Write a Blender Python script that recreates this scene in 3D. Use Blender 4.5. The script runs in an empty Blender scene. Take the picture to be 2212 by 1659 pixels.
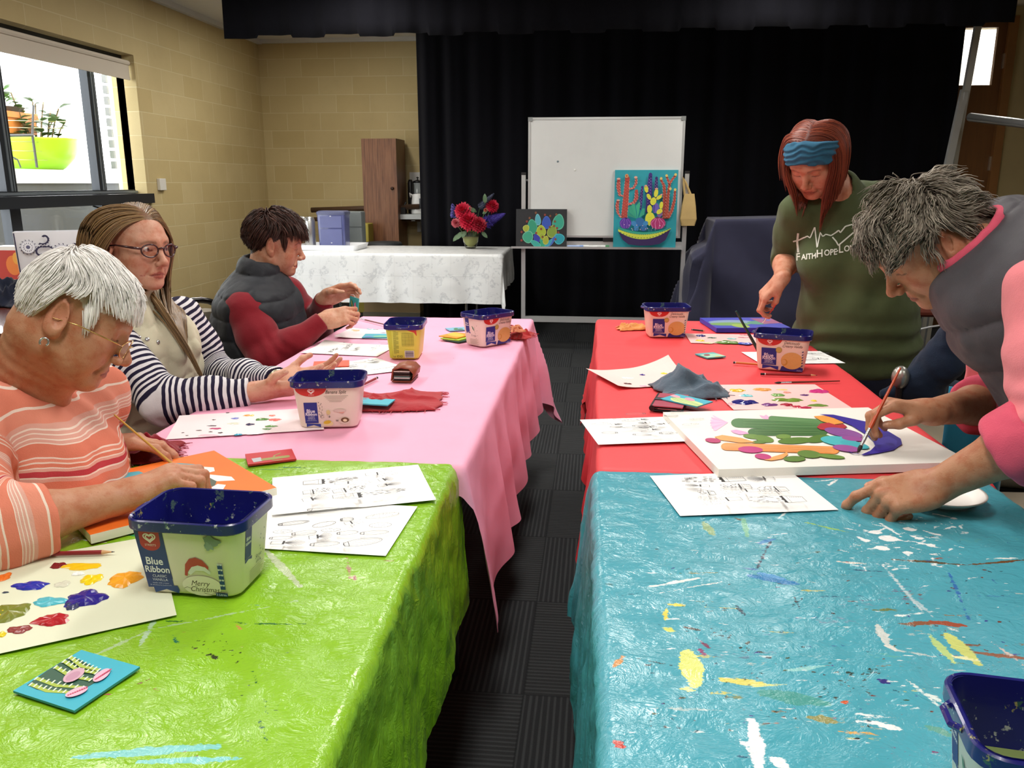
import bpy, bmesh, math, random
import numpy as np
from mathutils import Vector, Matrix
rng = np.random.default_rng(7)
random.seed(7)
SC = bpy.context.scene
COL = SC.collection
PI = math.pi
def V(*a): return np.array(a, dtype=float)
def nrm(v):
    v = np.asarray(v, float); return v/np.linalg.norm(v)
# ---------------------------------------------------------------- camera model (2212 x 1659 photograph)
CAM_F, CAM_PITCH, CAM_YAW, CAM_Z = 1780.0, math.radians(13.7), math.radians(5.7), 1.31
_c, _s = math.cos(CAM_YAW), math.sin(CAM_YAW)
_R = V(_c, _s, 0); _Fh = V(-_s, _c, 0)
_F = _Fh*math.cos(CAM_PITCH)+V(0, 0, -math.sin(CAM_PITCH)); _U = _Fh*math.sin(CAM_PITCH)+V(0, 0, math.cos(CAM_PITCH))
_C = V(0, 0, CAM_Z)
def ray(x, y): return _F+_R*((x-1106)/CAM_F)-_U*((y-829.5)/CAM_F)
def atz(x, y, z): r = ray(x, y); return _C+r*((z-CAM_Z)/r[2])
def aty(x, y, Y): r = ray(x, y); return _C+r*(Y/r[1])
def atx(x, y, X): r = ray(x, y); return _C+r*(X/r[0])
# ---------------------------------------------------------------- objects
def mesh_obj(name, verts, faces, mat=None, parent=None, smooth=False, slots=None, fmat=None):
    me = bpy.data.meshes.new(name)
    verts = np.asarray(verts, float)
    if isinstance(faces, np.ndarray):
        faces = np.ascontiguousarray(faces, dtype=np.int32)
        n, k = faces.shape
        me.vertices.add(len(verts)); me.vertices.foreach_set('co', verts.astype(np.float32).ravel())
        me.loops.add(n*k); me.loops.foreach_set('vertex_index', faces.ravel())
        me.polygons.add(n); me.polygons.foreach_set('loop_start', np.arange(0, n*k, k, dtype=np.int32))
        me.update(calc_edges=True); me.validate()
    else:
        me.from_pydata([tuple(v) for v in verts], [], [tuple(int(i) for i in f) for f in faces]); me.update()
    return finish(name, me, mat, parent, smooth, slots, fmat)
def finish(name, me, mat=None, parent=None, smooth=False, slots=None, fmat=None):
    for m in (slots if slots else ([mat] if mat else [])): me.materials.append(m)
    if fmat is not None: me.polygons.foreach_set('material_index', np.asarray(fmat, dtype=np.int32))
    if smooth is True: me.polygons.foreach_set('use_smooth', np.ones(len(me.polygons), dtype=bool))
    elif smooth: me.set_sharp_from_angle(angle=smooth)
    o = bpy.data.objects.new(name, me); COL.objects.link(o)
    if parent: o.parent = parent
    return o
class MB:
    """collects simple shapes into one mesh"""
    def __init__(s): s.v = []; s.f = []; s.m = []; s.mi = 0
    def add(s, vs, fs):
        b = len(s.v); s.v += [tuple(map(float, v)) for v in vs]; s.f += [tuple(b+i for i in f) for f in fs]; s.m += [s.mi]*len(fs); return s
    def box(s, a, b, M=None, bev=0.0):
        a = np.minimum(a, b) if False else np.asarray(a, float); b = np.asarray(b, float)
        lo = np.minimum(a, b); hi = np.maximum(a, b)
        if bev > 0:
            bm = bmesh.new(); bmesh.ops.create_cube(bm, size=1)
            for v in bm.verts: v.co = Vector((lo+hi)/2)+Vector([c*d for c, d in zip(v.co, hi-lo)])
            bmesh.ops.bevel(bm, geom=bm.edges[:], offset=bev, segments=2, affect='EDGES', profile=.5)
            vs = [np.array(v.co) for v in bm.verts]; bm.verts.index_update(); fs = [[v.index for v in f.verts] for f in bm.faces]; bm.free()
        else:
            vs = [np.array((x, y, z)) for z in (lo[2], hi[2]) for y in (lo[1], hi[1]) for x in (lo[0], hi[0])]
            fs = [(0, 2, 3, 1), (4, 5, 7, 6), (0, 1, 5, 4), (2, 6, 7, 3), (0, 4, 6, 2), (1, 3, 7, 5)]
        if M is not None: vs = [M[0]@v+M[1] for v in vs]
        return s.add(vs, fs)
    def prism(s, poly, z0, z1, M=None):
        n = len(poly); vs = [np.array((p[0], p[1], z0)) for p in poly]+[np.array((p[0], p[1], z1)) for p in poly]
        fs = [tuple(range(n))[::-1], tuple(range(n, 2*n))]+[(i, (i+1) % n, n+(i+1) % n, n+i) for i in range(n)]
        if M is not None: vs = [M[0]@v+M[1] for v in vs]
        return s.add(vs, fs)
    def poly(s, pts): return s.add(pts, [tuple(range(len(pts)))])
    def tube(s, pts, r, n=8, cap=True):
        pts = np.asarray(pts, float); k = len(pts); r = np.broadcast_to(np.asarray(r, float), (k,))
        t = np.gradient(pts, axis=0); t /= np.linalg.norm(t, axis=1)[:, None]+1e-12
        u = np.cross(t[0], (0, 0, 1)); u = u if np.linalg.norm(u) > .05 else np.cross(t[0], (0, 1, 0)); u = nrm(u)
        vs = []
        for i in range(k):
            u = nrm(u-t[i]*(u@t[i])); w = np.cross(t[i], u)
            vs += [pts[i]+r[i]*(math.cos(a)*u+math.sin(a)*w) for a in np.arange(n)*2*PI/n]
        fs = [(i*n+j, i*n+(j+1) % n, (i+1)*n+(j+1) % n, (i+1)*n+j) for i in range(k-1) for j in range(n)]
        if cap: fs += [tuple(range(n))[::-1], tuple((k-1)*n+j for j in range(n))]
        return s.add(vs, fs)
    def lathe(s, prof, n=24, c=(0, 0, 0), M=None, sx=1, sy=1):
        k = len(prof); vs = [np.array((r*math.cos(a)*sx, r*math.sin(a)*sy, z)) for r, z in prof for a in np.arange(n)*2*PI/n]
        fs = [(i*n+j, i*n+(j+1) % n, (i+1)*n+(j+1) % n, (i+1)*n+j) for i in range(k-1) for j in range(n)]
        if prof[0][0] > 1e-6: fs.append(tuple(range(n))[::-1])
        if prof[-1][0] > 1e-6: fs.append(tuple((k-1)*n+j for j in range(n)))
        if M is not None: vs = [M[0]@v for v in vs]
        return s.add([v+np.asarray(c, float) for v in vs], fs)
    def ball(s, c, r, n=12, m=8, M=None):
        r = np.broadcast_to(np.asarray(r, float), (3,))
        vs = [np.array((math.sin(t)*math.cos(a), math.sin(t)*math.sin(a), math.cos(t)))*r for t in np.linspace(0.001, PI-.001, m+1) for a in np.arange(n)*2*PI/n]
        if M is not None: vs = [M@v for v in vs]
        fs = [(i*n+j, (i+1)*n+j, (i+1)*n+(j+1) % n, i*n+(j+1) % n) for i in range(m) for j in range(n)]
        return s.add([v+np.asarray(c, float) for v in vs], fs)
    def build(s, name, mat=None, parent=None, smooth=False, slots=None, origin=None):
        v = np.array(s.v)
        o = mesh_obj(name, v-np.asarray(origin) if origin is not None else v, s.f, mat, parent, smooth, slots, s.m if slots else None)
        if origin is not None: o.location = origin
        return o
def empty(name, loc=(0, 0, 0), rz=0.0):
    o = bpy.data.objects.new(name, None); COL.objects.link(o); o.location = loc; o.rotation_euler = (0, 0, rz); o.empty_display_size = .05; return o
def tag(o, label, cat=None, group=None, kind=None):
    if label: o['label'] = label
    if cat: o['category'] = cat
    if group: o['group'] = group
    if kind: o['kind'] = kind
    return o
def struct(o, label=None, cat=None):
    o['kind'] = 'structure'
    if label: o['label'] = label
    if cat: o['category'] = cat
    return o
def rotz(a): c, s = math.cos(a), math.sin(a); return np.array(((c, -s, 0), (s, c, 0), (0, 0, 1.)))
def rotx(a): c, s = math.cos(a), math.sin(a); return np.array(((1., 0, 0), (0, c, -s), (0, s, c)))
def roty(a): c, s = math.cos(a), math.sin(a); return np.array(((c, 0, s), (0, 1., 0), (-s, 0, c)))
# ---------------------------------------------------------------- materials
def lin(c):
    if isinstance(c, str): c = [int(c[i:i+2], 16)/255 for i in (0, 2, 4)]
    return tuple(x/12.92 if x <= .04045 else ((x+.055)/1.055)**2.4 for x in c[:3])
class NT:
    def __init__(s, name):
        s.mat = bpy.data.materials.new(name); s.mat.use_nodes = True; s.t = s.mat.node_tree; s.N = s.t.nodes; s.L = s.t.links
        s.b = s.N['Principled BSDF']
    def n(s, typ, **kw):
        nd = s.N.new('ShaderNode'+typ)
        for k, v in kw.items():
            if k.startswith('i_'):
                key = k[2:]; key = int(key) if key.isdigit() else key.replace('_', ' ')
                s.put(nd.inputs[key], v)
            else: setattr(nd, k, v)
        return nd
    def put(s, sock, v):
        if hasattr(v, 'is_output'): s.L.new(v, sock)
        elif isinstance(v, (tuple, list)) and len(v) == 3 and sock.type == 'RGBA': sock.default_value = (*v, 1)
        else: sock.default_value = v
    def math(s, op, a, b=0.0, c=None, clamp=False):
        nd = s.n('Math', operation=op, use_clamp=clamp); s.put(nd.inputs[0], a); s.put(nd.inputs[1], b)
        if c is not None: s.put(nd.inputs[2], c)
        return nd.outputs[0]
    def mix(s, f, a, b, blend='MIX'):
        nd = s.n('Mix', data_type='RGBA', blend_type=blend); s.put(nd.inputs[0], f); s.put(nd.inputs[6], a); s.put(nd.inputs[7], b); return nd.outputs[2]
    def noise(s, vec, scale, detail=3, rough=.5, dist=0.0, out=0):
        nd = s.n('TexNoise'); nd.inputs['Scale'].default_value = scale; nd.inputs['Detail'].default_value = detail; nd.inputs['Roughness'].default_value = rough; nd.inputs['Distortion'].default_value = dist
        if vec is not None: s.L.new(vec, nd.inputs['Vector'])
        return nd.outputs[out]
    def ramp(s, fac, stops, interp='LINEAR'):
        nd = s.n('ValToRGB'); cr = nd.color_ramp; cr.interpolation = interp; s.put(nd.inputs[0], fac)
        while len(cr.elements) < len(stops): cr.elements.new(0.5)
        for e, (p, c) in zip(cr.elements, stops): e.position = p; e.color = (*c, 1) if len(c) == 3 else c
        return nd.outputs[0]
    def step(s, x, a, b):
        nd = s.n('MapRange', interpolation_type='SMOOTHSTEP'); s.put(nd.inputs[0], x); nd.inputs[1].default_value = a; nd.inputs[2].default_value = b; return nd.outputs[0]
    def obj(s): return s.n('TexCoord').outputs['Object']
    def geo(s): return s.n('NewGeometry').outputs['Position']
    def attr(s, name, out='Fac'): return s.n('Attribute', attribute_name=name).outputs[out]
    def sep(s, v): return s.n('SeparateXYZ', i_0=v).outputs
    def mapping(s, vec, scale=(1, 1, 1), loc=(0, 0, 0), rot=(0, 0, 0)):
        nd = s.n('Mapping'); s.L.new(vec, nd.inputs[0]); nd.inputs['Scale'].default_value = scale; nd.inputs['Location'].default_value = loc; nd.inputs['Rotation'].default_value = rot; return nd.outputs[0]
    def bump(s, h, strength=.3, dist=.01, normal=None):
        nd = s.n('Bump'); nd.inputs['Strength'].default_value = strength; nd.inputs['Distance'].default_value = dist; s.L.new(h, nd.inputs['Height'])
        if normal is not None: s.L.new(normal, nd.inputs['Normal'])
        return nd.outputs[0]
    def set(s, **kw):
        for k, v in kw.items():
            s.put(s.b.inputs[k.replace('_', ' ')], v)
        return s.mat
_matc = {}
def flat(hexc, rough=.5, metal=0.0, name=None, coat=0.0, spec=.5, var=.06, bump=0.0, bs=200):
    """painted / plastic / cloth surface of one colour with a little procedural variation"""
    key = (hexc, rough, metal, coat, spec, var, bump, bs)
    if key in _matc: return _matc[key]
    t = NT(name or 'surface_'+hexc); c = lin(hexc)
    ob = t.obj()
    n = t.noise(ob, 14, 4)
    col = t.mix(n, tuple(x*(1-var) for x in c), tuple(min(1, x*(1+var)) for x in c))
    t.set(Base_Color=col, Roughness=rough, Metallic=metal, Coat_Weight=coat, Specular_IOR_Level=spec)
    if bump: t.L.new(t.bump(t.noise(ob, bs, 4), bump, .002), t.b.inputs['Normal'])
    _matc[key] = t.mat; return t.mat
def set_attr(o, name, data, typ='FLOAT'):
    me = o.data; a = me.attributes.new(name, typ, 'POINT')
    if typ == 'FLOAT': a.data.foreach_set('value', np.asarray(data, np.float32).ravel())
    else:
        d = np.ones((len(me.vertices), 4), np.float32); d[:, :3] = data; a.data.foreach_set('color', d.ravel())
# ---------------------------------------------------------------- numpy noise
def vnoise(P, s, seed=0):
    """smooth value noise in -1..1"""
    P = np.asarray(P, np.float32)*s+seed*13.7; i = np.floor(P).astype(np.int64); f = P-i; f = f*f*(3-2*f)
    def h(a, b, c):
        n = (a*73856093) ^ (b*19349663) ^ (c*83492791) ^ (seed*2654435761 & 0x7fffffff)
        n = (n ^ (n >> 13))*1274126177 & 0x7fffffff
        return ((n ^ (n >> 16)) & 0xffff).astype(np.float32)/32767.5-1
    x, y, z = i[:, 0], i[:, 1], i[:, 2]; fx, fy, fz = f[:, 0], f[:, 1], f[:, 2]
    def lx(b, c): return h(x, y+b, z+c)*(1-fx)+h(x+1, y+b, z+c)*fx
    return (lx(0, 0)*(1-fy)+lx(1, 0)*fy)*(1-fz)+(lx(0, 1)*(1-fy)+lx(1, 1)*fy)*fz
def fbm(P, s, o=3, seed=0):
    r = 0; a = 1.0
    for k in range(o): r = r+a*vnoise(P, s*2**k, seed+k); a *= .5
    return r
# ---------------------------------------------------------------- distance-field modelling
def smin(a, b, k):
    h = np.maximum(k-np.abs(a-b), 0)/k; return np.minimum(a, b)-h*h*k*.25
def smax(a, b, k): return -smin(-a, -b, k)
def rc(P, a, b, ra, rb):
    a = np.asarray(a, np.float32); b = np.asarray(b, np.float32); ba = b-a; pa = P-a
    h = np.clip((pa@ba)/max(float(ba@ba), 1e-9), 0, 1)
    return np.sqrt(((pa-h[:, None]*ba)**2).sum(1))-(ra+(rb-ra)*h)
def sp(P, c, r): return np.sqrt(((P-np.asarray(c, np.float32))**2).sum(1))-r
def el(P, c, r, M=None):
    q = P-np.asarray(c, np.float32)
    if M is not None: q = q@np.asarray(M, np.float32)
    r = np.asarray(r, np.float32); k0 = np.sqrt(((q/r)**2).sum(1)); k1 = np.sqrt(((q/r**2)**2).sum(1))+1e-9
    return k0*(k0-1)/k1
def bxs(P, c, h, r, M=None):
    q = P-np.asarray(c, np.float32)
    if M is not None: q = q@np.asarray(M, np.float32)
    q = np.abs(q)-(np.asarray(h, np.float32)-r)
    return np.sqrt((np.maximum(q, 0)**2).sum(1))+np.minimum(q.max(1), 0)-r
def chain(P, pts, rs, k=.01):
    d = None
    for i in range(len(pts)-1):
        e = rc(P, pts[i], pts[i+1], rs[i], rs[i+1]); d = e if d is None else smin(d, e, k)
    return d
def near(P, c, r, fn, far=None):
    """evaluate fn only near a sphere; beyond it give a safe lower bound"""
    ds = np.sqrt(((P-np.asarray(c, np.float32))**2).sum(1))-r
    m = ds < .05; out = ds.astype(np.float32)+.02
    if m.any(): out[m] = fn(P[m])
    return out
def surface(fn, lo, hi, h, B=5):
    """naive surface nets on a sparse block grid"""
    lo = np.asarray(lo, np.float32); hi = np.asarray(hi, np.float32)
    nb = np.ceil((hi-lo)/(h*B)).astype(int)+1
    g = np.stack(np.meshgrid(*[np.arange(n) for n in nb], indexing='ij'), -1).reshape(-1, 3)
    cen = lo+(g+.5)*h*B
    keep = []
    for i in range(0, len(cen), 200000):
        d = fn(cen[i:i+200000].astype(np.float32)); keep.append(np.abs(d) < h*B*.87*1.5+.004)
    g = g[np.concatenate(keep)]
    o = np.stack(np.meshgrid(*[np.arange(B+1)]*3, indexing='ij'), -1).reshape(-1, 3)
    oc = np.stack(np.meshgrid(*[np.arange(B)]*3, indexing='ij'), -1).reshape(-1, 3)
    S = (nb*B+2).astype(np.int64)
    corner = [(x, y, z) for x in (0, 1) for y in (0, 1) for z in (0, 1)]
    lidx = lambda a: (a[:, 0]*(B+1)+a[:, 1])*(B+1)+a[:, 2]
    cidx = np.stack([lidx(oc+np.array(c)) for c in corner], 1)
    keys, pos, sg = [], [], []
    E = [(0, 4), (1, 5), (2, 6), (3, 7), (0, 2), (1, 3), (4, 6), (5, 7), (0, 1), (2, 3), (4, 5), (6, 7)]
    cf = np.array(corner, np.float32)
    for i in range(0, len(g), 1500):
        gi = g[i:i+1500]
        ip = (gi[:, None, :]*B+o[None]).reshape(-1, 3)
        d = fn((lo+ip*h).astype(np.float32)).reshape(len(gi), -1)
        cv = d[:, cidx]                                  # blocks, cells, 8
        s = cv < 0; act = s.any(2) & ~s.all(2)
        bi, ci = np.nonzero(act)
        if not len(bi): continue
        v = cv[bi, ci]; sv = v < 0
        acc = np.zeros((len(v), 3), np.float32); cnt = np.zeros(len(v), np.float32)
        for a, b in E:
            m = sv[:, a] != sv[:, b]; t = v[m, a]/(v[m, a]-v[m, b])
            acc[m] += cf[a]+(cf[b]-cf[a])*t[:, None]; cnt[m] += 1
        cell = gi[bi]*B+oc[ci]
        keys.append((cell[:, 0]*S[1]+cell[:, 1])*S[2]+cell[:, 2]); pos.append(lo+(cell+acc/cnt[:, None])*h); sg.append(sv)
    keys = np.concatenate(keys); pos = np.concatenate(pos); sg = np.concatenate(sg)
    od = np.argsort(keys); keys, pos, sg = keys[od], pos[od], sg[od]
    st = (S[1]*S[2], S[2], 1); faces = []
    for ax, ci in ((0, 4), (1, 2), (2, 1)):
        m = sg[:, 0] != sg[:, ci]; k = keys[m]; inside = sg[m, 0]
        a, b = [(1, 2), (2, 0), (0, 1)][ax]
        q = [np.searchsorted(keys, k-da*st[a]-db*st[b]) for da, db in ((0, 0), (1, 0), (1, 1), (0, 1))]
        ok = np.ones(len(k), bool)
        for qi, (da, db) in zip(q, ((0, 0), (1, 0), (1, 1), (0, 1))):
            ok &= (qi < len(keys)); qi[qi >= len(keys)] = 0; ok &= keys[qi] == k-da*st[a]-db*st[b]
        f = np.stack(q, 1)[ok]; f[~inside[ok]] = f[~inside[ok]][:, ::-1]; faces.append(f)
    return pos, np.concatenate(faces)
def sdf_obj(name, fn, lo, hi, h, mat, parent=None):
    v, f = surface(fn, lo, hi, h)
    o = mesh_obj(name, v, f, mat, parent, True); return o, v
LAMP_W, EXPOSURE = 26.0, 0.05
T = .725          # table surface
# ================================================================ ROOM
XL, YB, ZC = -3.60, 9.0, 2.78
XR, YF = 4.7, -2.6
def block_wall_mat():
    t = NT('yellow_blockwork'); ob = t.geo(); s = t.sep(ob)
    uv = t.n('CombineXYZ'); t.L.new(t.math('ADD', s[0], s[1]), uv.inputs[0]); t.L.new(t.math('ADD', s[2], -.045), uv.inputs[1])
    b = t.n('TexBrick', offset=.5, i_Vector=uv.outputs[0]); 
    b.inputs['Color1'].default_value = (*lin('c6b382'), 1); b.inputs['Color2'].default_value = (*lin('bda874'), 1); b.inputs['Mortar'].default_value = (*lin('d0c294'), 1)
    b.inputs['Scale'].default_value = 1; b.inputs['Mortar Size'].default_value = .0042; b.inputs['Mortar Smooth'].default_value = .4; b.inputs['Brick Width'].default_value = .366; b.inputs['Row Height'].default_value = .1815; b.inputs['Bias'].default_value = -.1
    n1 = t.noise(ob, 1.3, 4, .6); n2 = t.noise(ob, 9, 5, .7); n3 = t.noise(ob, 120, 3)
    c = t.mix(t.math('MULTIPLY', t.step(n1, .42, .72), .45), b.outputs[0], t.mix(1.0, b.outputs[0], (.80, .78, .74), 'MULTIPLY'))
    c = t.mix(t.math('MULTIPLY', t.step(n2, .5, .8), .35), c, t.mix(1.0, c, (.86, .84, .80), 'MULTIPLY'))
    h = t.math('ADD', t.math('MULTIPLY', b.outputs['Fac'], -1.0), t.math('MULTIPLY', n3, .35))
    t.set(Base_Color=c, Roughness=.75, Normal=t.bump(h, .35, .004)); return t.mat
WALLM = block_wall_mat()
def carpet_mat():
    """charcoal carpet tiles laid quarter turn, ribbed"""
    t = NT('charcoal_carpet_tiles'); ob = t.geo(); s = t.sep(ob)
    k = .50
    fx = t.math('DIVIDE', t.math('ADD', s[0], .16), k); fy = t.math('DIVIDE', t.math('ADD', s[1], .09), k)
    par = t.math('MODULO', t.math('ADD', t.math('FLOOR', fx), t.math('ADD', t.math('FLOOR', fy), 40.0)), 2.0)
    u = t.math('ADD', t.math('MULTIPLY', s[0], par), t.math('MULTIPLY', s[1], t.math('SUBTRACT', 1.0, par)))
    v = t.math('ADD', t.math('MULTIPLY', s[1], par), t.math('MULTIPLY', s[0], t.math('SUBTRACT', 1.0, par)))
    rib = t.math('SINE', t.math('MULTIPLY', u, 2*PI/.016))
    cv = t.n('CombineXYZ', i_0=t.math('MULTIPLY', u, 62.0), i_1=t.math('MULTIPLY', v, 3.0))
    nz = t.noise(cv.outputs[0], 1.0, 3, .6); fine = t.noise(ob, 260, 3, .7)
    ribm = t.step(t.math('ADD', rib, t.math('MULTIPLY', t.math('SUBTRACT', nz, .5), 2.2)), -.5, .9)
    edge = t.math('MINIMUM', t.math('PINGPONG', fx, .5), t.math('PINGPONG', fy, .5))
    base = t.mix(par, lin('2e2f30'), lin('292a2c'))
    c = t.mix(t.math('MULTIPLY', ribm, .75), base, lin('444748'))
    c = t.mix(t.math('MULTIPLY', fine, .5), c, lin('1f2022'))
    c = t.mix(t.math('MULTIPLY', t.step(edge, .008, .003), .6), c, lin('1c1d1f'))
    t.set(Base_Color=c, Roughness=.95, Specular_IOR_Level=.1, Normal=t.bump(t.math('ADD', ribm, t.math('MULTIPLY', fine, .8)), .6, .004)); return t.mat
def plane(name, a, b, c, d, mat): return mesh_obj(name, [a, b, c, d], [(0, 1, 2, 3)], mat)
def solid(name, lo, hi, mat, bev=0): return MB().box(lo, hi, bev=bev).build(name, mat)
struct(solid('floor', (XL-.3, YF-.1, -.06), (XR+.1, YB+.2, 0), carpet_mat()), 'charcoal ribbed carpet tile floor')
CEILM = flat('d9d9d6', .9, var=.02)
struct(solid('ceiling', (XL-.3, YF-.1, ZC), (XR+.1, YB+.2, ZC+.08), CEILM), 'pale grey flat ceiling')
# left wall with the window opening
WY0, WY1, WZ0, WZ1 = 3.30, 6.49, .36, 2.275
w = MB(); T_ = .20
w.box((XL-T_, YF, 0), (XL, WY0, ZC)); w.box((XL-T_, WY1, 0), (XL, YB, ZC)); w.box((XL-T_, WY0, WZ1), (XL, WY1, ZC)); w.box((XL-T_, WY0, 0), (XL, WY1, WZ0))
struct(w.build('wall_left', WALLM), 'yellow painted block wall with the window')
struct(solid('wall_back', (XL-T_, YB, 0), (2.9, YB+.15, ZC), WALLM), 'yellow painted block wall behind the stage curtain')
DW = 7.98; dx0, dx1 = aty(2052, 300, DW)[0]-.15, aty(2168, 150, DW)[0]
w = MB(); w.box((dx1+.07, DW, 0), (XR, DW+.15, ZC)); w.box((2.78, DW, 2.70), (dx1+.07, DW+.15, ZC)); w.box((2.78, DW, 0), (dx0-.07, DW+.15, 2.70)); w.box((2.75, DW+.15, 0), (2.9, YB+.15, ZC))
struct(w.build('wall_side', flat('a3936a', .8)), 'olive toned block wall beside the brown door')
struct(solid('wall_right', (XR, YF, 0), (XR+.1, YB, ZC), WALLM), 'yellow block wall on the right of the hall')
struct(solid('wall_front', (XL-T_, YF-.1, 0), (XR, YF, ZC), WALLM), 'yellow block wall at the camera end of the hall')
struct(solid('trim_ceiling', (XL, YF, ZC-.045), (XL+.045, YB, ZC), flat('cfcfca', .7)), 'thin white cornice above the window wall')
struct(solid('trim_back', (XL+.045, YB-.045, ZC-.04), (2.75, YB, ZC), flat('cfcfca', .7)), 'thin white cornice above the back wall')
# mortar joints of the side wall read as grooves
# ---- window
FR = flat('2b2f33', .35, .3, var=.03); FR2 = flat('8d979e', .3, .6)
wx = XL-.13
win = empty('window_1', (wx, (WY0+WY1)/2, WZ0)); struct(win, 'dark framed window with a roller blind')
def wpart(name, mb, mat): o = mb.build(name, mat); o.parent = win; o.matrix_parent_inverse = Matrix.Translation(-Vector(win.location)); return o
def yz(px, py): p = atx(px, py, wx); return p[1], p[2]
ystile = yz(300, 300)[0]; ym1 = (yz(192, 200)[0]+yz(216, 380)[0])/2-.02; ym0 = yz(14, 400)[0]; ztr = atx(200, 430, XL)[2]
f = MB()
f.box((wx-.03, ystile-.10, WZ0), (wx+.03, WY1, WZ1)); f.box((wx-.03, WY0, WZ0), (wx+.03, WY0+.07, WZ1))
f.box((wx-.03, WY0, WZ0), (wx+.03, WY1, WZ0+.06)); f.box((wx-.03, WY0, WZ1-.06), (wx+.03, WY1, WZ1)); f.box((wx-.03, WY0, ztr-.05), (wx+.03, WY1, ztr+.06))
wpart('window_frame', f, FR)
for y, h in ((ym1, .045), (ym0, .05), (4.2, .045)):
    f = MB(); f.box((wx-.028, y-h, WZ0+.05), (wx+.035, y+h, WZ1-.05)); wpart('mullion', f, FR)
    f = MB(); f.box((wx+.035, y-.012, ztr+.06), (wx+.041, y+.004, WZ1-.06)); f.box((wx+.035, y+.02, ztr+.06), (wx+.039, y+.028, WZ1-.06)); wpart('track', f, FR2)
f = MB(); f.box((wx+.03, ystile-.085, ztr+.06), (wx+.036, ystile-.075, WZ1-.06)); f.box((wx+.03, ystile-.055, ztr+.06), (wx+.036, ystile-.045, WZ1-.06)); wpart('track', f, FR2)
f = MB(); f.box((wx-.02, WY0, ztr-.045), (XL+.03, WY1+.05, ztr+.03)); wpart('transom', f, FR)
f = MB(); f.box((wx+.01, WY0+.05, ztr+.035), (wx+.05, ystile-.1, ztr+.052)); wpart('sill_strip', f, FR2)
g = NT('window_glass'); tr = g.n('BsdfTransparent'); gl = g.n('BsdfGlossy', i_Roughness=.02); ms = g.n('MixShader'); fz = g.n('Math', operation='MULTIPLY_ADD', i_1=.55, i_2=.03); g.L.new(g.math('POWER', g.n('LayerWeight', i_Blend=.5).outputs[1], 5.0), fz.inputs[0])
g.L.new(fz.outputs[0], ms.inputs[0]); g.L.new(tr.outputs[0], ms.inputs[1]); g.L.new(gl.outputs[0], ms.inputs[2]); g.L.new(ms.outputs[0], g.N['Material Output'].inputs[0]); GLASS = g.mat
for y0, y1 in ((WY0+.05, 4.2), (4.2, ym0), (ym0, ym1), (ym1, ystile-.08)):
    for z0, z1 in ((WZ0+.05, ztr-.04), (ztr+.05, WZ1-.05)):
        f = MB(); f.box((wx-.004, y0, z0), (wx+.002, y1, z1)); wpart('pane', f, GLASS)
bt = NT('blind_fabric'); bt.set(Base_Color=lin('cfc4b2'), Roughness=.8, Normal=bt.bump(bt.noise(bt.obj(), 300, 2), .15, .001))
bl = MB(); zb = atx(290, 172, XL-.04)[2]
bl.box((XL-.044, WY0+.02, zb), (XL-.040, WY1-.015, WZ1-.045)); bl.tube([(XL-.045, WY0+.02, WZ1-.06), (XL-.045, WY1-.015, WZ1-.06)], .02); bl.box((XL-.048, WY0+.02, zb-.012), (XL-.036, WY1-.015, zb+.008))
tag(bl.build('roller_blind', bt.mat), 'beige roller blind half rolled at the top of the window', 'blind')
cb = MB(); cb.tube([(XL-.01, y, ztr-.05-.03*math.sin(PI*i/8)) for i, y in enumerate(np.linspace(5.75, 6.2, 9))], .006); tag(cb.build('cable', flat('17181a', .5)), 'thin black cable sagging under the window transom', 'cable')
# ---- outside, seen through the glass
ox = -5.6
LW = flat('c9cbcc', .8); DK = flat('4b4d4e', .9)
zt = atx(100, 366, ox)[2]; zm = atx(100, 396, ox)[2]
struct(solid('wall_terrace', (ox-.5, 4.0, -.4), (ox-.02, 11.0, zm), DK), 'dark retaining wall outside the window')
struct(solid('trim_terrace', (ox-.55, 4.0, zm), (ox, 11.0, zt), LW), 'pale concrete ledge of the terrace outside')
struct(solid('floor_terrace', (-9.0, 3.5, zt-.3), (ox-.5, 12.0, zt-.02), LW), 'pale terrace floor outside')
WHT = flat('f2f2f0', .8, var=.01)
struct(solid('wall_neighbour', (-9.3, 2.5, -1), (-9.0, 14.0, 8), WHT), 'white wall across the terrace')
struct(solid('ground_outside', (-9.0, 1.0, -.5), (XL-T_, 14.0, -.4), DK), 'ground outside the window')
p0 = atx(258, 300, -5.0); struct(solid('wall_pier', (-5.06, p0[1], -.4), (-4.94, p0[1]+.7, 5), flat('e8dcae', .8)), 'pale yellow block pier outside')
dsh = MB(); pz = np.arange(zt+.02, zt+2.2, .115); yq = atx(254, 300, -5.35)[1]
for z in pz: dsh.box((-5.45, yq-.02, z), (-5.40, yq+.05, z+.085))
struct(dsh.build('trim_pier', flat('77797a', .8)), 'row of grey block ends along the pier outside')
pl = atx(150, 250, -6.3); tag(MB().tube([(-6.3, pl[1]-.12, zt-.02), (-6.3, pl[1]-.02, zt+2.6)], .035, 10).build('downpipe', flat('c3c8cb', .6)), 'pale grey downpipe behind the terrace plant', 'pipe')
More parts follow.
